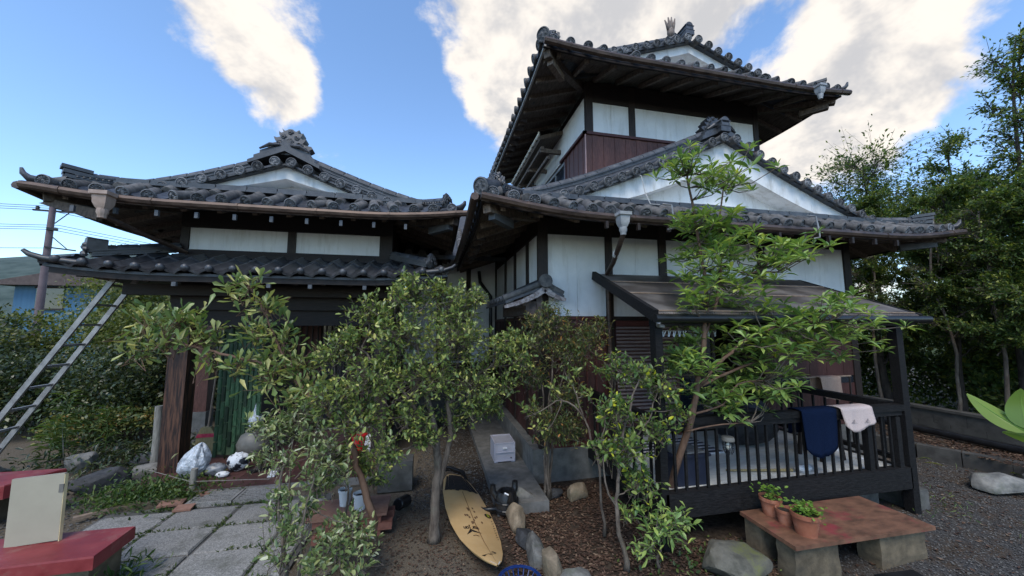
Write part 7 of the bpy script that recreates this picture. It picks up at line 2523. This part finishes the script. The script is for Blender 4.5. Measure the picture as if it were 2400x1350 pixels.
# ---- broad leaves close to the camera at the right edge
nl = thing('broad_leaf_plant', (1.13, 0.34, 0), 'broad glossy light green leaves close by at the right edge', 'plant')
limb([(1.16, 0.30, 0.0), (1.14, 0.33, 0.9), (1.10, 0.37, 1.55), (1.035, 0.405, 1.79)], 0.012, 0.006, M_L_BIG, 'stem', nl, 3, wob=0.002)


def broad_leaf(base, tip, wdt, fold, roll=0.0):
    a, c = Vector(base), Vector(tip)
    d = c - a
    ln = d.length
    d.normalize()
    s_ = d.cross(Vector((0.91, 0.40, -0.13))).normalized()
    s_ = Matrix.Rotation(roll, 3, d) @ s_
    u_ = s_.cross(d)
    vs, fs = [], []
    n, m = 12, 4
    for i in range(n + 1):
        t = i / n
        w = wdt * (math.sin(math.pi * min(1, t ** 0.8 * 1.0)) ** 0.75) * (1 - 0.25 * t) + 0.001
        for k in range(-m, m + 1):
            v = k / m
            vs.append(a + d * (t * ln) + s_ * (v * w) + u_ * (fold * abs(v) * w + 0.10 * ln * math.sin(t * 2.6) - 0.02 * ln * t))
    k2 = 2 * m + 1
    for i in range(n):
        for k in range(2 * m):
            fs.append((i * k2 + k, i * k2 + k + 1, (i + 1) * k2 + k + 1, (i + 1) * k2 + k))
    o = MB().add(vs, fs).build('leaf', M_L_BIG, nl, smooth=True)
    mr_ = MB().tube([a + d * (t * ln) + u_ * (0.10 * ln * math.sin(t * 2.6) - 0.02 * ln * t + 0.001) for t in [i / 8 for i in range(9)]], [0.0022, 0.0008], 5)
    mr_.build('midrib', M_L_BASIL, o)


tipc = (1.03, 0.405, 1.795)
broad_leaf((1.0, 0.435, 1.815), (0.976, 0.49, 1.872), 0.016, 0.30, 0.55)
broad_leaf(tipc, (0.985, 0.48, 1.838), 0.016, 0.30, -0.6)
broad_leaf((1.0, 0.435, 1.82), (1.003, 0.437, 1.888), 0.020, 0.25, 0.3)
broad_leaf(tipc, (0.995, 0.462, 1.808), 0.015, 0.3, -0.3)
broad_leaf((1.02, 0.41, 1.80), (1.04, 0.385, 1.87), 0.024, 0.3, 0.2)

# ---- weeds, grass tufts and moss
def tuft(name, label, c, r, n, ln, mat, seed, cat='weeds', shape='lance', wr_=0.16, up=0.9, kind='stuff', h=0.12):
    rnd = np.random.RandomState(seed)
    P = np.stack([rnd.normal(c[0], r[0], n), rnd.normal(c[1], r[1], n), np.abs(rnd.normal(0, h, n)) * 0.8], 1)
    D = unit(np.stack([rnd.normal(0, .7, n), rnd.normal(0, .7, n), rnd.uniform(0.1, up, n)], 1))
    L_ = ln * rnd.uniform(.5, 1.3, n)
    V, T = leaves_arrays(P, D, unit(np.array([0, 0, 1.0]) + rnd.normal(0, .5, (n, 3))), L_, L_ * wr_, shape)
    return tag(tri_object(name, V, T, mat), label, cat, None, kind)


tuft('weeds', 'leafy green weeds growing in front of the grained pillar', (-3.15, 5.12), (0.30, 0.16), 3200, 0.052, M_L_WEED, 1, wr_=0.36, shape='oval', h=0.10)
tuft('weeds', 'grassy weeds under the red painted bench', (-2.32, 3.40), (0.10, 0.14), 420, 0.10, M_L_WEED, 2, h=0.10)
tuft('weeds', 'leafy weeds in front of the red bench at the bottom edge', (-2.66, 3.05), (0.16, 0.07), 300, 0.08, M_L_WEED, 3, wr_=0.35, shape='oval', h=0.12)
tuft('weeds', 'ferny weeds along the dark boulders left of the pillar', (-4.3, 6.7), (0.7, 0.5), 2600, 0.09, M_L_HEDGE, 4, wr_=0.3, h=0.12)
tuft('weeds', 'grass edge between the porch floor and the drain cover', (-2.5, 5.10), (0.25, 0.03), 380, 0.05, M_L_WEED, 5, h=0.03)
tuft('weeds', 'small ground cover around the mossy boulder', (2.3, 2.75), (0.35, 0.2), 320, 0.035, M_L_WEED, 6, wr_=0.5, shape='oval', h=0.02)
tuft('weeds', 'thin weeds at the foot of the veranda post', (5.4, 3.4), (0.3, 0.3), 260, 0.05, M_L_WEED, 7, h=0.03)
JP = []
for k, (a, b_) in enumerate((((-2.03, 2.4), (-2.03, 4.72)), ((-1.42, 2.4), (-1.42, 4.72)), ((-3.2, 3.83), (-1.2, 3.83)), ((-3.2, 4.29), (-1.2, 4.29)), ((-3.0, 3.38), (-1.2, 3.38)), ((-2.64, 2.4), (-2.64, 4.7)), ((-3.0, 4.74), (-1.2, 4.74)))):
    JP.append(strip(420, a, b_, 0.014, 20 + k))
JP = np.concatenate(JP)
nz_ = np.array([math.sin(p[0] * 7.1 + p[1] * 3.3) + math.sin(p[1] * 9.7 - p[0] * 2.1) for p in JP])
JP = JP[nz_ > -0.1]
n = len(JP)
rnd = np.random.RandomState(9)
V, T = leaves_arrays(np.concatenate([JP, np.full((n, 1), 0.012)], 1), unit(np.stack([rnd.normal(0, .7, n), rnd.normal(0, .7, n), rnd.uniform(.2, 1, n)], 1)), unit(np.array([0, 0, 1.0]) + rnd.normal(0, .5, (n, 3))), rnd.uniform(.018, .055, n), rnd.uniform(.008, .016, n), 'chip')
tag(tri_object('moss', V, T, M_MOSSG), 'moss and tiny grass in the joints of the paving slabs', 'moss', None, 'stuff')
# tall weed by the ladder
tw_ = thing('tall_weed', (-5.0, 6.6, 0), 'tall narrow-leaved weed standing by the ladder', 'weed')
rnd = np.random.RandomState(33)
for k in range(4):
    x, y, h_ = -5.05 + rnd.uniform(-.25, .25), 6.6 + rnd.uniform(-.2, .2), rnd.uniform(0.65, 1.05)
    MB().tube([(x, y, 0), (x + 0.03, y, h_ * .5), (x + rnd.uniform(-.05, .1), y, h_)], [0.009, 0.004], 5).build('stem', M_L_WEED, tw_)
    n = 46
    f = rnd.uniform(.15, 1, n)
    P = np.stack([x + 0.03 * f, np.full(n, y), h_ * f], 1)
    a_ = rnd.uniform(0, 6.28, n)
    D = unit(np.stack([np.cos(a_), np.sin(a_), rnd.uniform(-.3, .7, n)], 1))
    L_ = rnd.uniform(.14, .26, n)
    V, T = leaves_arrays(P, D, np.tile([0, 0, 1.0], (n, 1)), L_, L_ * .10, 'lance')
    tri_object('weed_leaves', V, T, M_L_WEED, tw_)

# ================================================================ hedge and shrubs on the left
def bush(name, label, c, r, n, leaf, mat, seed, cat='shrub', group=None, shape='chip', wr_=0.5, zmin=0.0, lumps_=9, top=0.6):
    """rounded bush: dense shell of leaves over lobes, dark stems inside"""
    rnd = np.random.RandomState(seed)
    t = thing(name, (c[0], c[1], 0), label, cat, group)
    lob = []
    for k in range(lumps_):
        a = rnd.uniform(0, 6.28)
        q = rnd.uniform(0.2, 0.75)
        zz_ = rnd.uniform(0.25, 0.95)
        lob.append((c[0] + r[0] * q * math.cos(a), c[1] + r[1] * q * math.sin(a), c[2] * zz_, rnd.uniform(.30, .52)))
    P, D, N_ = [], [], []
    per = n // len(lob)
    for (x, y, z, s) in lob:
        d = unit(rnd.normal(0, 1, (per, 3)) + np.array([0, -.2, .3]))
        rad = rnd.uniform(.35, 1.0, per) ** 0.45 * rnd.uniform(.8, 1.15, per)
        p = np.array([x, y, z]) + d * rad[:, None] * np.array([r[0] * s * 1.25, r[1] * s * 1.25, c[2] * s * 0.8])
        P.append(p)
        D.append(unit(d * .6 + rnd.normal(0, .7, (per, 3)) + np.array([0, 0, .1])))
        N_.append(unit(np.array([0, 0, .8]) + d * .5 + rnd.normal(0, .5, (per, 3))))
    P, D, N_ = map(np.concatenate, (P, D, N_))
    k = P[:, 2] > zmin
    P, D, N_ = P[k], D[k], N_[k]
    L_ = leaf * rnd.uniform(.6, 1.3, len(P))
    V, T = leaves_arrays(P, D, N_, L_, L_ * wr_, shape)
    tri_object('crown', V, T, mat, t)
    for k, (x, y, z, s) in enumerate(lob):
        limb([(c[0] + rnd.uniform(-.1, .1), c[1] + rnd.uniform(-.1, .1), 0), ((c[0] + x) / 2, (c[1] + y) / 2, z * .5), (x, y, z)], 0.03, 0.008, M_BARK_D, 'trunk' if k == 0 else 'branch', t, seed + k)
    return t


bush('hedge_shrub', 'dark glossy hedge shrub directly behind the middle of the ladder', (-5.9, 8.3, 1.75), (1.3, 0.9), 15000, 0.075, M_L_HEDGE, 1, group='hedge shrubs left of the porch')
bush('hedge_shrub', 'dark hedge shrub between the ladder top and the grained pillar', (-4.7, 8.6, 1.9), (1.0, 0.8), 12000, 0.07, M_L_HEDGE, 2, group='hedge shrubs left of the porch')
bush('hedge_shrub', 'dark hedge shrub at the left edge below the blue house', (-8.0, 8.6, 1.9), (1.4, 1.0), 13000, 0.08, M_L_HEDGE, 3, group='hedge shrubs left of the porch')
bush('hedge_shrub', 'taller dull green hedge shrub seen under the lower eave', (-6.9, 10.5, 2.0), (1.8, 1.0), 12000, 0.09, M_L_SUN, 4, group='hedge shrubs left of the porch')
bush('hedge_shrub', 'hedge shrub seen between the two porch pillars', (-4.5, 9.6, 1.7), (0.9, 0.7), 8000, 0.07, M_L_HEDGE, 5, group='hedge shrubs left of the porch')
bush('garden_tree', 'light yellow-green young tree in front of the blue house', (-8.6, 12.3, 3.3), (1.3, 1.2), 9000, 0.10, M_L_SUN, 6, cat='tree', zmin=1.0)
bush('garden_tree', 'round dark tree at the far left edge before the hill', (-13.8, 13.2, 2.2), (1.5, 1.5), 9000, 0.12, M_L_HEDGE, 7, cat='tree')
bush('garden_tree', 'sunlit shrubby tree between the blue house and the eave end', (-8.9, 14.0, 2.9), (1.9, 1.5), 11000, 0.12, M_L_SUN, 8, cat='tree')
bush('garden_tree', 'broad green shrub mass in front of the far blue walls', (-10.6, 11.0, 1.9), (2.0, 1.4), 11000, 0.11, M_L_SUN, 9, cat='tree')
bush('fern_clump', 'brownish fern and ivy clump on the slope under the hedge', (-5.4, 7.55, 0.5), (1.1, 0.4), 3800, 0.07, M_L_NAN, 10, cat='fern', lumps_=6)

# ================================================================ screen trees on the right
def tall_tree(label, x, y, z0, h, spread, n, leaf, mat, seed, name='screen_tree', tr=0.07, crown_from=0.25, group='trees standing behind the boundary wall', lean=0.0, lobes=16, bark=None, narrow=1.0, twigs=7, size=0.32):
    bark = bark or M_BARK_D
    rnd = np.random.RandomState(seed)
    t = thing(name, (x, y, z0), label, 'tree', group)
    pts = [(x, y, z0), (x + lean * .3, y + rnd.uniform(-.1, .1), z0 + h * .35), (x + lean * .7 + rnd.uniform(-.1, .1), y + rnd.uniform(-.1, .1), z0 + h * .7), (x + lean, y, z0 + h * .97)]
    limb(pts, tr, 0.012, bark, 'trunk', t, seed, wob=0.02)
    P, D, N_, tws = [], [], [], []
    per = n // lobes
    for k in range(lobes):
        f = crown_from + (1 - crown_from) * ((k + rnd.uniform(.1, .9)) / lobes)
        a = k * 2.4 + rnd.uniform(-.5, .5)
        wdt = spread * (1.05 - 0.75 * max(0, (f - .35) / .65)) * rnd.uniform(.45, 1.05) * narrow
        zb = z0 + h * (f - .07)
        bx_, by_ = x + lean * f, y
        ex, ey, ez = bx_ + wdt * math.cos(a), by_ + wdt * math.sin(a), z0 + h * f + rnd.uniform(0, .25) * wdt
        limb([(bx_, by_, zb), ((bx_ + ex) / 2, (by_ + ey) / 2, (zb + ez) / 2 + .05), (ex, ey, ez)], max(.012, tr * .35 * (1.2 - f)), 0.005, bark, 'branch', t, seed * 3 + k, wob=0.012)
        s = size * spread * rnd.uniform(.7, 1.2)
        m = twigs * 6
        d = unit(rnd.normal(0, 1, (m, 3)) * np.array([1, 1, .55]) + np.array([math.cos(a) * .4, math.sin(a) * .4, .25]))
        st = np.array([bx_, by_, zb]) + (np.array([ex, ey, ez]) - np.array([bx_, by_, zb])) * rnd.uniform(.35, 1.0, (m, 1))
        en = st + d * (s * rnd.uniform(.5, 1.5, m))[:, None]
        tws.append((st, en))
        q = max(2, per // m)
        for j in range(q):
            g = rnd.uniform(.15, 1.05, m)
            p = st + (en - st) * g[:, None] + rnd.normal(0, leaf * .35, (m, 3))
            P.append(p)
            D.append(unit(d * .7 + rnd.normal(0, .6, (m, 3)) + np.array([0, 0, -.05])))
            N_.append(unit(np.array([0, 0, 1.0]) + rnd.normal(0, .5, (m, 3))))
    P, D, N_ = map(np.concatenate, (P, D, N_))
    L_ = leaf * rnd.uniform(.45, 1.25, len(P))
    V, T = leaves_arrays(P, D, N_, L_, L_ * .42, 'chip')
    tri_object('crown', V, T, mat, t)
    twig_mesh(tws, 0.006, bark, 'twigs', t)
    return t


G = 'trees standing behind the boundary wall'
TT = [
    # x, y, h, spread, n, leaf, lean, seed, crown_from, label
    (9.3, 4.75, 4.5, 1.1, 15000, .085, 0.1, 1, .34, 'slim dark screen tree right of the veranda post'),
    (9.5, 4.15, 4.4, 1.1, 15000, .085, 0.2, 2, .36, 'second screen tree from the veranda post, thin black trunk'),
    (9.1, 3.55, 4.2, 1.0, 14000, .085, 0.0, 3, .34, 'screen tree near the right edge with thick reddish trunk'),
    (9.6, 6.0, 4.7, 1.3, 17000, .09, -0.2, 4, .26, 'bushy screen tree rising directly behind the veranda roof end'),
    (10.4, 8.0, 4.9, 1.6, 17000, .10, -0.4, 5, .2, 'wide screen tree behind the right roof corner'),
    (11.0, 5.2, 5.0, 1.6, 17000, .10, 0.0, 6, .12, 'dense tree filling the back row behind the thin trunks'),
    (8.9, 2.7, 4.0, 1.0, 12000, .085, 0.3, 7, .2, 'screen tree standing outside the right edge of the wall'),
    (11.6, 3.8, 5.0, 1.5, 15000, .10, 0.2, 8, .12, 'tall back-row tree at the right edge'),
    (9.0, 7.6, 3.7, 1.1, 10000, .085, 0.0, 9, .15, 'low leafy tree between the white wall and the wide tree'),
    (13.5, 7.0, 5.2, 2.2, 15000, .13, 0.0, 10, .10, 'yellowish sunlit tree deep behind the row'),
    (12.5, 10.5, 4.8, 2.4, 14000, .13, 0.0, 11, .10, 'rounded tree far back beside the house end'),
]
for (x, y, h, sp_, n, lf, ln_, sd_, cf, lb) in TT:
    tall_tree(lb, x, y, 0.1, h, sp_, int(n * 3.0), lf * 0.70, M_L_SUN if sd_ == 10 else M_L_WOOD, sd_, lean=ln_, crown_from=cf, tr=0.09 if sd_ in (3, 4, 5) else 0.06)
tall_tree('tall thin tree with sparse top against the sky at the right edge', 10.0, 4.2, 0.1, 7.55, 0.80, 7500, .085, M_L_WOOD, 41, lean=0.85, crown_from=.45, lobes=22, group=None, name='sparse_tree', tr=0.06, size=.36)
tall_tree('open crowned tree standing alone above the right end of the roof', 13.8, 8.6, 0.1, 7.4, 2.5, 8500, .12, M_L_WOOD, 42, lean=-0.2, crown_from=.60, lobes=20, group=None, name='sparse_tree', tr=0.09, size=.36)
tall_tree('small pointed tree top between the two sparse trees', 12.5, 6.2, 0.1, 6.7, 0.9, 5500, .10, M_L_WOOD, 43, lean=0.15, crown_from=.45, lobes=14, group=None, name='sparse_tree', tr=0.06)
for k, (x, y, h_, rx, mm, lb) in enumerate(((10.2, 4.4, 1.5, 1.0, M_L_WOOD, 'low dark bush behind the wall at the right edge'), (10.4, 6.4, 1.7, 1.2, M_L_WOOD, 'low bush behind the wall beside the veranda post'), (10.2, 8.6, 2.0, 1.4, M_L_WOOD, 'leafy undergrowth at the back corner of the garden'), (12.0, 3.2, 2.2, 1.6, M_L_SUN, 'bright bush deep behind the right edge of the wall'), (13.0, 5.6, 2.6, 1.8, M_L_SUN, 'bright yellow-green bush seen through the trunks'), (9.4, 10.2, 2.6, 1.4, M_L_WOOD, 'dark bush at the end of the terrace'))):
    bush('undergrowth', lb, (x, y, h_), (rx, rx), 7000, 0.10, mm, 70 + k, cat='bush', lumps_=8)
for k, (x, y, h_, lb) in enumerate(((8.75, 4.55, 4.0, 'very slim bare-stemmed sapling just behind the wall, nearest the veranda post'), (8.85, 4.05, 3.9, 'very slim sapling behind the wall in the middle of the row'), (8.8, 5.6, 4.1, 'slim sapling behind the wall left of the veranda post'))):
    tall_tree(lb, x, y, 0.1, h_, 0.55, 5000, 0.05, M_L_WOOD, 90 + k, name='sapling', tr=0.032, crown_from=0.42, group='slim saplings along the wall', bark=M_BARK, lobes=12)
# sunny grass behind the wall
tuft('grass', 'sunlit rough grass between the wall and the screen trees', (9.3, 6.5), (0.9, 2.2), 4500, 0.16, M_L_SUN, 12, cat='grass', h=0.05, wr_=0.08)

# ================================================================ far things
def far_house(name, label, x0, x1, y0, y1, h, roofz, wins):
    t = thing(name, ((x0 + x1) / 2, y0, 0), label, 'house')
    MB().bx(x0, x1, y0, y1, 0, h).build('wall', M_BLUE, t)
    r_ = MB()
    r_.prism([(x0 - .5, h - .05), (x1 + .5, h - .05), (x1 + .5, h + .06), ((x0 + x1) / 2, roofz), (x0 - .5, h + .06)], y0 - .5, y1 + .5)
    r_.build('roof', M_BROOF, t)
    for (a, b_, c, d) in wins:
        w = MB().bx(a, b_, y0 - .04, y0 - .002, c, d).build('window', M_GLASS, t)
        MB().bx(a - .06, b_ + .06, y0 - .07, y0 - .042, c - .08, c - .001).bx(a - .06, b_ + .06, y0 - .07, y0 - .042, d + .001, d + .06).build('window_frame', M_WOOD, w)
    return t


far_house('blue_house', 'blue metal-clad house with brown roof behind the left hedge', -18.1, -13.2, 20, 26, 3.75, 4.5, [(-17.3, -16.3, 2.7, 3.6), (-15.0, -14.2, 1.0, 2.0)])
bh_ = far_house('blue_house', 'second blue house glimpsed under the lower eave beside the ladder top', -12.4, -7.5, 19, 25, 3.1, 3.6, [(-11.3, -10.3, 2.3, 2.9), (-9.4, -8.6, 2.0, 2.7)])
up_ = thing('utility_pole', (-12.0, 14.0, 0), 'slender brown utility pole with crossarms at the left edge', 'utility pole')
MB().tube([(-12.0, 14, 0), (-12.0, 14, 5.75)], [0.105, 0.075], 12).build('pole', M_POLE, up_, smooth=True, angle=60)
MB().bar((-12.45, 13.95, 5.60), (-11.2, 14.1, 5.60), 0.05, 0.05).build('crossarm', M_WIRE, up_)
MB().bar((-12.0, 13.9, 5.0), (-11.8, 14.0, 5.0), 0.10, 0.08).build('cable_clamp', M_WIRE, up_)
MB().bar((-12.0, 13.9, 4.42), (-11.35, 14.1, 4.36), 0.04, 0.04).build('crossarm', M_WIRE, up_)
MB().tube([(-11.9, 14, 4.75), (-11.55, 14.05, 4.40)], 0.015, 5).build('brace', M_WIRE, up_)
MB().tube([(-11.9, 14, 5.2), (-11.6, 14.05, 5.58)], 0.015, 5).build('brace', M_WIRE, up_)
for x in (-12.4, -11.75, -11.5, -11.3):
    MB().lathe([(.03, 0), (.05, .03), (.035, .06), (.05, .09), (.02, .12)], 8, (x, 14.02, 5.63)).build('insulator', M_WIRE, up_)
wid = 0
for (za, zb, xb, yb, sg, n_) in ((5.62, 5.5, -34, 10, .3, 3), (5.0, 4.9, -34, 11, .35, 3), (4.40, 4.2, -34, 10, .4, 1), (5.60, 5.2, 6, 30, .5, 2), (5.0, 4.6, 6, 32, .5, 3)):
    for k in range(n_):
        pts = []
        for i in range(13):
            f = i / 12
            pts.append((-12 + (xb + 12) * f, 14 + (yb - 14) * f + .12 * k, za + (zb - za) * f - sg * 4 * f * (1 - f) + (.10 * k)))
        w = MB().tube(pts, 0.008, 4).build('overhead_wire', M_WIRE)
        side_ = 'leaving the pole to the left' if xb < -12 else 'running right behind the eave'
        lev = {5.62: 'from the top crossarm', 5.60: 'from the top crossarm', 5.0: 'from the middle clamp', 4.40: 'from the lower arm'}[za]
        nth = ('lowest', 'middle', 'highest')[k] if n_ == 3 else ('lower', 'upper')[k] if n_ == 2 else 'single'
        tag(w, '%s black wire %s, %s' % (nth, side_, lev), 'wire', 'overhead wires')
# hill on the left
hm = MB()
hx = [-1500 + 60 * i for i in range(36)]
hy = [300, 360, 430, 520, 620, 760]
hrnd = random.Random(3)


def hz_(x, y):
    f = (y - 300) / 460
    prof_ = 150 * math.exp(-((x + 330) / 260) ** 2) + 70 * math.exp(-((x + 800) / 300) ** 2) + 40 * math.exp(-((x - 100) / 160) ** 2)
    return prof_ * math.sin(min(1, f * 1.6) * math.pi / 2) * 0.62 + (hrnd.uniform(-3, 3) if 0 < f < 1 else -1)


hm.add([(x, y, hz_(x, y)) for y in hy for x in hx], [(j * 36 + i, j * 36 + i + 1, (j + 1) * 36 + i + 1, (j + 1) * 36 + i) for j in range(5) for i in range(35)])
tag(hm.build('hill', material('wooded hill', (0.030, 0.050, 0.040), (0.075, 0.10, 0.085), rough=1.0, scale=0.08, bump=0.0, detail=8), smooth=True), kind='structure')
